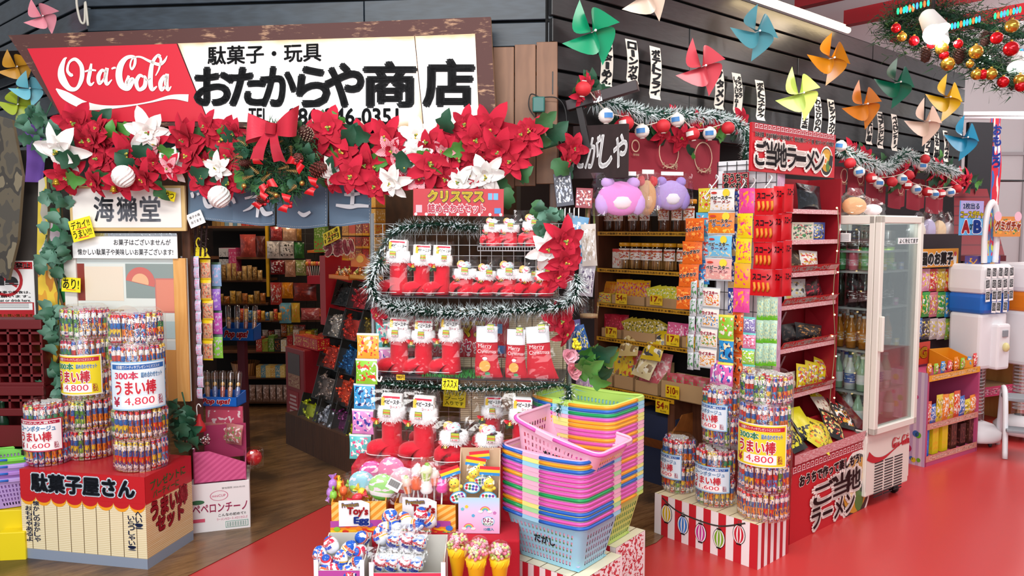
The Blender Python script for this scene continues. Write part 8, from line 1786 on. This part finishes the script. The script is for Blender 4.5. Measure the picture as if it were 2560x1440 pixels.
# drinks shelf between the machines
DR = Plane(at(2480, 900, 6.3)[:2], (.9, .42)); dsf = thing('drinks_shelf', 'wooden drinks shelf with pink edge strips between capsule machines', 'shelf', DR.mat(0, 0, 0))
for x in (-.25, .3): b = MB(); b.box((x, .1, .6), (.04, .3, 1.2), wood('a8743c', 'c08c50', (3, 3, .6), .5)); b.build('side_panel', dsf)
for z in (.72, 1.02, .3):
 b = MB(); b.box((.02, .1, z), (.55, .3, .02), mat('8a6a4a', .6)); b.rect(-.25, z-.05, .3, z+.03, -.06, printed('c83a6a', (), ('3a2a2a', 'e8d0d8'), 2., .4, 0., 18., .2, .8)); b.build('shelf_board', dsf)
for j, (z, x, c, cap, lb) in enumerate(((.735, -.1, 'e08a1c', 'e08a1c', 'orange soda bottle on the lower drinks shelf'), (.735, .03, '2a1a3a', '2a2a2a', 'dark purple bottle on the lower drinks shelf'), (.735, .14, '2a2440', '2a2a2a', 'second dark purple bottle on the lower drinks shelf'), (1.035, -.02, '1c1614', 'e8e8e8', 'cola bottle with white cap on the upper drinks shelf'), (1.035, .1, 'b8c8d0', '2a7ad0', 'clear bottle with blue cap on the upper drinks shelf'))):
 me = bottle_me(c, cap, .27, .045, '8a7ab8'); tag(put(me, 'drink_bottle', None, DR.mat(x, z, -.06)), lb, 'bottle')
# folding stool
sp_ = onz(2540, 1140); sr = thing('step_stool', 'white tubular step stool with grey top beside capsule machine', 'stool', Plane((sp_.x, sp_.y), (.9, -.44)).mat(.12, 0, -.1))
W2 = mat('dfe2e6', .3); 
for s_ in (-.2, .2):
 b = MB(); b.tube(catmull([(s_, -.22, 0), (s_, -.12, .36), (s_, -.02, .46), (s_, .08, .40), (s_, .2, 0)], 6), .018, W2, 8); b.build('leg_frame', sr)
b = MB(); b.box((0, .0, .40), (.42, .2, .025), mat('8a9096', .5), .005); b.build('step', sr); b = MB(); b.box((0, -.16, .2), (.4, .14, .02), mat('8a9096', .5), .004); b.build('step', sr)
# black partition, hanging banner and far lamp
b = MB(); b.box((.0, .02, 1.31), (.26, .04, 2.62), mat('1c1c22', .7)); bp = at(2446, 480, 7.6); tag(b.build('black_screen', None, Plane((bp.x, bp.y), (1, .15)).mat(0, 0, 0)), 'tall black screen standing past the plank wall end', 'screen')
bq = at(2487, 420, 7.7); b = MB(); b.sheet(lambda a, v: ((a-.5)*.11+.012*math.sin(5*v), .01*math.sin(9*v), -.42+.9*v), 3, 14, PRT('c8283a', '3a6ab0', 'e8d8d0', s=3, bs=3, lo=0, hi=1)); b.vtext('おもしろ', -.04, .0, .04, .42, -.014, mat('2a4ab0', .4), .05); tag(b.build('hanging_banner', None, Plane((bq.x, bq.y), (1, .1)).mat(0, bq.z, 0)), 'narrow red hanging banner with blue lettering beside black screen', 'banner')
lt_ = thing('tube_lamp', 'long white tube lamp fitting on the far hall wall', 'lamp', T(at(2470, 285, 9.5))); b = MB(); b.box((0, 0, 0), (1.6, .1, .05), WHITE, .01); b.build('fitting', lt_); b = MB(); b.tube([(-.75, -.03, -.05), (.75, -.03, -.05)], .018, mat('e8eaee', .3), 8); b.build('tube', lt_)
b = MB(); b.tube([(-.7, 0, 0), (1.4, 0, 0)], .012, BLACK, 6); rl = thing('track_rail', 'black lamp track with bright spot beyond the capsule machines', 'rail', T(at(2500, 452, 8.5))); b.build('rail', rl); b = MB(); b.ball((.42, 0, -.16), .07, glow('ffffff', 14.), 12); b.build('lamp', rl)
# ================================================================ decorations along the plank walls
def pinwheel_me(m, m2):
 b = MB(); r = .15
 for k in range(4):
  a = k*math.pi/2; A = Vector((r*math.cos(a+math.pi/4), 0, r*math.sin(a+math.pi/4)))*1.3; B = Vector((r*math.cos(a+3*math.pi/4), 0, r*math.sin(a+3*math.pi/4)))*1.3
  P0, P1, P2, P3 = A, A*.15+B*.95+Vector((0, -.03, 0)), B*.75+Vector((0, -.085, 0)), Vector((0, -.055, 0))
  def f(u, v):
   e = P0*(1-u)**3+P1*3*u*(1-u)**2+P2*3*u*u*(1-u)+P3*u**3; o = Vector((0, -.004-.03*u, 0)); return o.lerp(e, .04+.96*v)
  b.sheet(f, 10, 5, m)
 b.ball((0, -.062, 0), .008, WHITE, 8); b.tube([(0, -.06, 0), (0, .04, 0)], .003, WHITE, 5)
 return b.mesh('pinwheel_sails')
def plast(c): return mat(c, .28, **{'Subsurface Weight': .0})
def pinwheel(pl, px, py, c, label, rot, sc=1., off=.09, yaw=0.):
 u, z = pl.hit(px, py, off); r = thing('pinwheel', label, 'pinwheel', pl.mat(u, z, off, rot, yaw) @ SC(sc), None); put(pinwheel_me(plast(c), None), 'sails', r)
 b = MB(); b.tube([(0, .03, 0), (.0, .05, -.1)], .004, WHITE, 6); b.build('stick', r, RY(-rot))
for px, py, c, lb, rot, sc, yw in ((1478, 82, '0f8f62', 'emerald green pinwheel on the plank corner above the first paper strip', .4, 1.0, -.5), (1612, -14, 'd8c0ac', 'beige pinwheel cut by the upper picture edge', .2, .95, -.5), (1752, 168, 'cf4a56', 'coral pink pinwheel on the plank wall', .45, 1.02, -.5), (1886, 82, '4a8a96', 'teal blue pinwheel high on the plank wall', .9, 1.05, -.5), (1995, 235, 'c4da6a', 'lime green pinwheel above the noodle sign', .5, 1.1, -.5), (2072, 148, 'b8740f', 'golden brown pinwheel high on the plank wall', .9, 1.1, -.5), (2155, 262, 'd07a1f', 'orange pinwheel above the red lantern string', .6, 1.1, -.5), (2236, 208, '0f6a4e', 'dark green pinwheel under the spot lamp', .9, 1.2, -.5), (2308, 305, 'e2c4ae', 'peach pinwheel low near the far wall end', .8, 1.2, -.5), (2360, 245, 'c49a12', 'mustard yellow pinwheel near the wall end', .9, 1.25, -.5), (2404, 345, '1a7a9c', 'turquoise pinwheel at the far wall edge', .9, 1.25, -.5)):
 pinwheel(RF, px, py, c, lb, rot, sc*.84, .13, -.4)
for px, py, c, lb, rot in ((104, 42, 'e08a98', 'rose pink pinwheel above the signboard corner', .3), (42, 262, 'a8b83a', 'olive green pinwheel left hanging by the dark wall', .9), (72, 222, '7ac4d4', 'pale blue pinwheel behind the signboard edge', .7), (40, 168, 'c08a2a', 'ochre pinwheel behind the signboard edge', .4)):
 pinwheel(LF.shift(.16), px, py, c, lb.replace('left hanging', 'hanging'), rot, .5, .06, .85)
# paper strips with brush lettering
PS_ = base('brushed_paper_strip', 'e6e0d2', .7)[0]
names = ('ヤッターめん', 'ローンガや', 'ポテトフライ', 'ブタメン', 'タラタラしてんじゃねーよ', 'ポテトスナック', '酢だこさん太郎', 'わさびのり', 'ビッグカツ', 'うまい棒', 'ココアシガレット', 'ペペロンチーノ', 'モロッコ', 'きなこ棒', 'ラムネ')
sx = ((1517, 88, 222), (1580, 98, 210), (1640, 116, 250), (1798, 170, 274), (1843, 182, 285), (1900, 200, 302), (2012, 235, 330), (2044, 240, 338), (2078, 248, 345), (2172, 272, 362), (2200, 278, 372), (2236, 285, 378), (2318, 312, 388), (2340, 318, 402), (2364, 326, 405))
for k, ((px, y0, y1), tx) in enumerate(zip(sx, names)):
 u, z, w, h = RF.rect(px-15, y0, px+15, y1, .05); w = .082; r = thing('paper_strip', f'white paper strip with brushed sweet name, {ORD[k]} from the plank wall corner', 'paper strip', RF.mat(u, z+h, .05, rg.uniform(-.05, .0)+.06, -.1), None)
 b = MB(); b.sheet(lambda a, v: ((a-.5)*w, -.016*math.sin(3.1*v)+.012*(1-v)-.02*(v > .93)*(v-.93)*10, -h*v), 3, 10, PS_, flip=False); p = b.build('paper', r)
 fn = lambda x, y, q: (x, -.016*math.sin(-3.1*q/h)+.012*(1+q/h)-.003, q); b = MB()
 if len(tx) > 8: b.vtext(tx[:4], w*.02, -h*.62, w*.4, -h*.06, 0, INK, .05, fn=fn, shear=.12); b.vtext(tx[4:], -w*.42, -h*.96, w*.0, -h*.1, 0, INK, .05, fn=fn, shear=.12)
 else: b.vtext(tx, -w*.36, -h*.95, w*.36, -h*.05, 0, INK, .06, fn=fn, shear=.15)
 b.build('lettering', p)
# dark hanging sign with bracket
BKP2 = Plane(at(1500, 400, 3.86)[:2], (.93, -.36))
def f(r, w, h):
 b = MB(); b.box((0, .01, 0), (w, .02, h), wood('221616', '2e1e1e', (2, 2, 2), .9), .002, seg=1); p = b.build('board', r); b = MB()
 for k, c in enumerate('だがしや'): b.text(c, w*(-.49+.245*k), -h*.3, w*(-.26+.245*k), h*.3, -.002, mat('f0eeee', .5), .03, shear=.12)
 b.build('lettering', p); b = MB(); b.tube([(-w*.36, .01, h*.5), (-w*.3, .01, h*.5+.12)], .003, mat('8a8a8a', .3, .6), 5); b.tube([(w*.1, .01, h*.5), (w*.08, .01, h*.5+.1)], .003, mat('8a8a8a', .3, .6), 5); b.build('chain', r)
board('hanging_sign', 'dark brown hanging sign with four white brushed characters', 'sign', BKP2, (1432, 312, 1570, 446), f, .0)
b = MB(); b.box((0, 0, 0), (.36, .045, .05), mat('2a1c20', .5), .003); b.box((-.12, .0, -.1), (.03, .03, .26), mat('1c1416', .6)); b.box((-.02, -.025, .0), (.045, .004, .056), film(.2))
tag(b.build('sign_bracket', None, BKP2.mat(*BKP2.hit(1505, 240), 0, -.22)), 'dark wooden bracket arm carrying the hanging sign', 'bracket')
# red cloth curtains with pale print
RC = cloth('8d2432', '9c2c3c', 200.); PPR = mat('d8b89a', .8)
def redcloth(name, label, x0, x1, y0t, y1t, y0b, y1b, off, words_, sag=.0, n=1):
 a, z0 = RF.hit(x0, y0t, off); c, z1 = RF.hit(x1, y1t, off); _, zb0 = RF.hit(x0, y0b, off); _, zb1 = RF.hit(x1, y1b, off); r = thing(name, label, 'curtain', RF.mat(0, 0, off))
 def f(u, v): return (a+(c-a)*u, .022*math.sin(9*u)*(1-v*.5), (zb0+(zb1-zb0)*u)*(1-v)+(z0+(z1-z0)*u)*v-.03*math.sin(math.pi*u)*(1-v))
 b = MB(); b.sheet(f, 20, 6, RC); p = b.build('cloth', r); b = MB()
 for (u0, tx, rad) in words_:
  x, y, zc = f(u0, .55); b.ring(x, zc+.03, rad, .007, y-.014, PPR, 22); b.text(tx, x-rad*.7, zc-rad*.75, x+rad*.9, zc-rad*.35, y-.016, PPR, .03)
 b.build('print', p)
redcloth('red_curtain', 'dark red shop curtain with pale round prints under the lantern string', 1562, 1802, 330, 352, 425, 478, .05, ((.10, '駄菓子家本舗', .03), (.40, 'ラッコ2号', .085), (.80, 'ラッコ1号', .085)))
for k, (x0, x1, yt, yb) in enumerate(((2085, 2118, 415, 478), (2120, 2165, 420, 480), (2166, 2218, 430, 505), (2222, 2266, 440, 512), (2268, 2315, 445, 516), (2316, 2362, 448, 525))):
 redcloth('red_curtain', f'short dark red curtain flap, {ORD[k]} from the noodle sign', x0, x1, yt, yt+4, yb, yb+4, -.03, ((.5, 'ラッコ1号', .05),))
# lantern strings, flower sprays and tinsel above the stalls
def rp(px, py, off): u, z = RF.hit(px, py, off); return RF.o+RF.d*u-RF.n*off+Vector((0, 0, z))
def lantern_me(c, print_):
 b = MB(); n = 14; b.lathe([(.034*math.sin(math.pi*(.08+.84*k/16))*(1+.025*(-1)**k), -.032*math.cos(math.pi*(.08+.84*k/16))) for k in range(17)], mat(c, .6), 18)
 for s_ in (-1, 1): b.lathe([(0, s_*.031), (.011, s_*.031), (.011, s_*.034), (0, s_*.034)], mat('e8e4dc' if c[0] == 'c' else 'e8e0d8', .6), 10)
 if print_: b.sheet(lambda a, v: (.0355*math.sin((a-.7)*1.2), -.0355*math.cos((a-.7)*1.2)*1.0, (v-.5)*.022), 4, 2, mat(print_, .5)); 
 return b.mesh('lantern')
LN = {'r': lantern_me('c8242e', 'f0e6e0'), 'w': lantern_me('ece8e2', '3a7ab8'), 'R': lantern_me('c8242e', None)}
def lantern_string(label, pts, off, sc=1.):
 r = thing('lantern_string', label, 'lantern string', I4); P = [rp(x, y-14, off) for x, y, _ in pts]; b = MB(); b.tube(catmull(P, 5), .003, mat('d8d0c0', .5), 5); b.build('cable', r)
 for (x, y, k), i in zip(pts, range(99)): put(LN[k], 'lantern', r, T(rp(x, y, off+rg.uniform(0, .03))) @ RZ(rg.uniform(-.6, .6)) @ RY(rg.uniform(-.2, .2)) @ SC(sc))
lantern_string('string of red and white ball lanterns over the jar shelf', [(1458, 222, 'R'), (1515, 290, 'w'), (1566, 308, 'r'), (1605, 328, 'w'), (1658, 315, 'R'), (1693, 300, 'w'), (1732, 335, 'r'), (1774, 334, 'w'), (1820, 320, 'R')], .16, 1.12)
lantern_string('string of red and white ball lanterns past the noodle sign', [(2102, 365, 'w'), (2125, 408, 'R'), (2148, 430, 'w'), (2178, 445, 'r'), (2196, 458, 'w'), (2230, 455, 'R'), (2255, 448, 'w'), (2272, 438, 'R'), (2268, 462, 'r'), (2290, 474, 'w'), (2318, 480, 'r'), (2335, 486, 'w'), (2352, 484, 'r'), (2376, 481, 'w'), (2392, 472, 'R'), (2305, 415, 'w'), (2312, 398, 'R')], .14, 1.18)
def spray(label, lst, off, seed, leaves=10):
 r = thing('poinsettia_spray', label, 'flower', I4); q = random.Random(seed); bs3 = RF.mat(0, 0, 0).to_3x3().to_4x4()
 for px, py, kd, sc in lst: put(q.choice(FLW[kd]), 'poinsettia', r, T(rp(px, py, off)) @ bs3 @ RZ(q.uniform(-.5, .5)) @ RX(.2) @ RY(q.random()*6) @ SC(sc))
 for k in range(leaves):
  px, py, _, _ = q.choice(lst); put(q.choice(LEAF), 'leaf', r, T(rp(px+q.uniform(-28, 28), py+q.uniform(-24, 24), off-.05)) @ bs3 @ RX(.4) @ RY(q.random()*6) @ SC(1.1))
spray('red poinsettia and leaves at the hanging sign bracket', [(1465, 215, 'red', .7), (1455, 240, 'red', .6)], .10, 1, 8)
spray('single red poinsettia hanging low beside the lettered sign', [(1432, 370, 'red', .9), (1415, 400, 'red', .7)], .1, 2, 4)
spray('dark red poinsettia spray among the lanterns over the jar shelf', [(1560, 300, 'red', .8), (1655, 330, 'red', .8), (1700, 345, 'red', .8), (1740, 310, 'red', .9), (1780, 318, 'red', .8), (1850, 300, 'red', .9), (1680, 290, 'red', .7)], .10, 3, 18)
spray('red poinsettia spray beside the noodle sign', [(2125, 380, 'red', 1.0), (2158, 395, 'red', 1.0), (2180, 420, 'red', .9), (2200, 440, 'red', .9)], .10, 4, 12)
spray('red poinsettia spray in the middle of the far lantern string', [(2262, 405, 'red', 1.1), (2285, 428, 'red', 1.1), (2240, 440, 'red', .8), (2330, 430, 'red', 1.0)], .08, 5, 16)
spray('red poinsettia spray at the far wall end', [(2362, 440, 'red', 1.1), (2392, 448, 'red', 1.1), (2415, 452, 'red', 1.1), (2345, 420, 'red', .9)], .08, 6, 16)
tinsel('tinsel_garland', 'frosted tinsel behind the lanterns over the jar shelf', [rp(x, y, .11) for x, y in ((1480, 250), (1540, 262), (1620, 285), (1700, 288), (1790, 292), (1850, 315), (1870, 360), (1860, 400))], .06, 1900, 'frosted tinsel on the plank wall', seed=11, c1='2f5a4a', white=.6)
tinsel('tinsel_garland', 'frosted tinsel behind the far lantern string', [rp(x, y, .11) for x, y in ((2105, 375), (2160, 400), (2215, 420), (2262, 385), (2285, 395), (2330, 415), (2390, 430))], .07, 1500, 'frosted tinsel on the plank wall', seed=12, c1='2f5a4a', white=.6)
# ceiling: light tube, spot lamp, garland with baubles, coloured light chain
tb0, tb1 = RF.hit(1880, -8, .06), RF.hit(2121, 76, .06); tl = thing('tube_light', 'long glowing warm tube light along the top of the plank wall', 'lamp', RF.mat(0, 0, .06))
b = MB(); b.tube([(tb0[0], 0, tb0[1]), (tb1[0], 0, tb1[1])], .02, glow('ffe2b0', 9.), 10); b.build('tube', tl); b = MB(); b.box(((tb0[0]+tb1[0])/2, .035, (tb0[1]+tb1[1])/2+.03), (abs(tb1[0]-tb0[0]), .03, .03), WHITE); b.build('fitting', tl)
pL = RF.o+RF.d*tb1[0]-RF.n*.2; point('tube_light_glow', (pL.x-.4, pL.y-.35, tb1[1]), 4, (1, .8, .55), .1)
sl = thing('spot_lamp', 'white spot lamp glaring on a black ceiling track', 'lamp', T(at(2332, 62, 4.9)))
b = MB(); b.lathe([(.03, .1), (.05, .08), (.075, -.06), (.078, -.06)], WHITE, 20, RX(-.5) @ RY(-.25)); b.build('shade', sl); b = MB(); b.lathe([(0, -.045), (.072, -.05)], glow('ffffff', 60.), 20, RX(-.5) @ RY(-.25)); b.ball((-.02, -.05, -.07), .06, glow('ffffff', 60.), 14); b.build('lit_disc', sl)
b = MB(); b.tube([(0, 0, .1), (.0, .02, .3)], .012, BLACK, 6); b.tube([(-1.2, -.1, .3), (1.6, .2, .3)], .02, BLACK, 6); b.build('track', sl)
ls = bpy.data.lights.new('spot_lamp_light', 'SPOT'); ls.energy = 60; ls.spot_size = 1.5; ls.spot_blend = .5; ls.shadow_soft_size = .05; lo = bpy.data.objects.new('spot_lamp_light', ls); COL.objects.link(lo); lo.location = at(2332, 75, 4.8); lo.rotation_euler = (Vector((1.6, 5.6, 1.0))-lo.location).to_track_quat('-Z', 'Y').to_euler()
for px, py, y, s_, lb in ((2462, 140, 5.2, .55, 'small bright lamp glowing inside the ceiling garland'), (2352, 92, 5.0, .7, 'second white lamp shade just under the spot lamp'), (2548, 158, 4.8, .8, 'white lamp shade cut by the picture edge')):
 r = thing('spot_lamp', lb, 'lamp', T(at(px, py, y)) @ SC(s_)); b = MB(); b.lathe([(.03, .1), (.05, .08), (.075, -.06), (.078, -.06)], WHITE, 18, RX(-.6) @ RY(.4)); b.build('shade', r); b = MB(); b.lathe([(0, -.045), (.072, -.05)], glow('ffffff', 20. if s_ < .6 else 6.), 18, RX(-.6) @ RY(.4)); b.build('lit_disc', r)
cg = thing('ceiling_garland', 'green ceiling garland with red and gold baubles, cones and coloured lights', 'garland', I4)
cpts = [at(x, y, d) for x, y, d in ((2215, 62, 5.6), (2290, 85, 5.4), (2370, 115, 5.2), (2460, 150, 5.0), (2545, 190, 4.8))]; cpt2 = [at(x, y, d) for x, y, d in ((2245, 40, 5.6), (2340, 30, 5.4), (2440, 60, 5.2), (2560, 90, 4.9))]
rx = random.Random(6); nd = MB()
for P in (catmull(cpts, 12), catmull(cpt2, 12)):
 for i in range(len(P)-1):
  for _ in range(75):
   q = P[i].lerp(P[i+1], rx.random())+Vector((rx.gauss(0, .05), rx.gauss(0, .05), rx.gauss(0, .06))); d = Vector((rx.gauss(0, 1), rx.gauss(0, 1), rx.gauss(-.2, 1))).normalized()*rx.uniform(.04, .1); w = d.orthogonal().normalized()*.005; nd.add([q-w, q+w, q+d], [(0, 1, 2)], mat(rx.choice(('1d4a2c', '24502e', '14352a', '3a5a2c')), .6))
nd.build('needles', cg)
b = MB(); b.tube(catmull(cpts, 6), .02, GR2, 6); b.tube(catmull(cpt2, 6), .02, GR2, 6); b.build('stem', cg)
RB_, GB_ = foil('c8141e', .12, .6, 2.), foil('c89a3a', .15, .8, 2.)
for px, py, k, s_ in ((2240, 70, 'r', .03), (2255, 92, 'g', .03), (2285, 102, 'r', .032), (2328, 112, 'r', .026), (2355, 122, 'g', .04), (2370, 160, 'g', .042), (2360, 138, 'r', .03), (2396, 110, 'r', .028), (2440, 130, 'g', .042), (2492, 95, 'r', .036), (2528, 122, 'r', .044), (2530, 65, 'g', .04), (2442, 186, 'g', .034), (2458, 186, 'r', .03), (2478, 185, 'g', .036), (2508, 205, 'r', .034), (2550, 200, 'g', .036), (2425, 160, 'g', .024), (2552, 215, 'r', .034)):
 b = MB(); b.ball((0, 0, 0), s_, RB_ if k == 'r' else GB_, 14); b.lathe([(.008, s_*.95), (.008, s_*1.2), (0, s_*1.2)], GB_, 8); b.build('bauble', cg, T(at(px, py, 5.05-(px-2200)*.001)))
for px, py, s_ in ((2315, 138, 1.6), (2398, 142, 1.6), (2464, 98, 1.5), (2532, 212, 1.2)): put(CONE, 'pine_cone', cg, T(at(px, py, 4.95)) @ RX(.3) @ SC(s_))
LC = [glow(c, 3.) for c in ('20e070', 'ff5a30', '20c8a0', '3a7aff')]; k = 0
for (xa, ya), (xb, yb), n in (((2245, 28), (2290, 20), 6), ((2380, 66), (2456, 46), 10), ((2488, 40), (2558, 22), 9), ((2545, 132), (2560, 128), 3), ((2265, 22), (2330, 5), 7)):
 for i in range(n): b = MB(); p = at(xa+(xb-xa)*i/n, ya+(yb-ya)*i/n, 4.95); b.ball((0, 0, 0), .014, LC[k % 4], 6, None, (.6, .6, 1.5)); b.build('light_bulb', cg, T(p)); k += 1
# purple stacked mini baskets behind the candy shop box
mbm = at(52, 1200, 3.84)
for k, (bc, hc) in enumerate((('6a', 'x'),)*4):
 c = ('b89ad8', 'a87ac8', 'b89ad8', '7ad04a')[k]; r = thing('shopping_basket', ('lilac basket at the bottom of the small stack by the dark wall', 'purple basket second in the small stack by the dark wall', 'lilac basket third in the small stack by the dark wall', 'green rimmed basket on top of the small stack by dark wall')[k], 'basket', T((mbm.x+.03, mbm.y, .235+.034*k)) @ RZ(.5) @ SC(.78), 'small basket stack by the dark wall')
 for me, nm, cc in ((BB, 'basket_body', c), (BH1, 'handle', '2464c0'), (BH2, 'handle', ('b86ad0', '2a7ad0', 'b86ad0', '2a7ad0')[k])): o = put(me, nm, r); o.material_slots[0].link = 'OBJECT'; o.material_slots[0].material = mat(cc, .38)
u, z, w, h = DWp.rect(-70, 1050, 62, 1100, .34); b = MB(); b.box((0, .14, (z-.05)/2), (.5, .26, z-.05), mat('241c1a', .7), .004); tag(b.build('low_crate', None, DWp.mat(u, 0, .36)), 'low dark wooden crate under the open red bottle crate', 'crate')
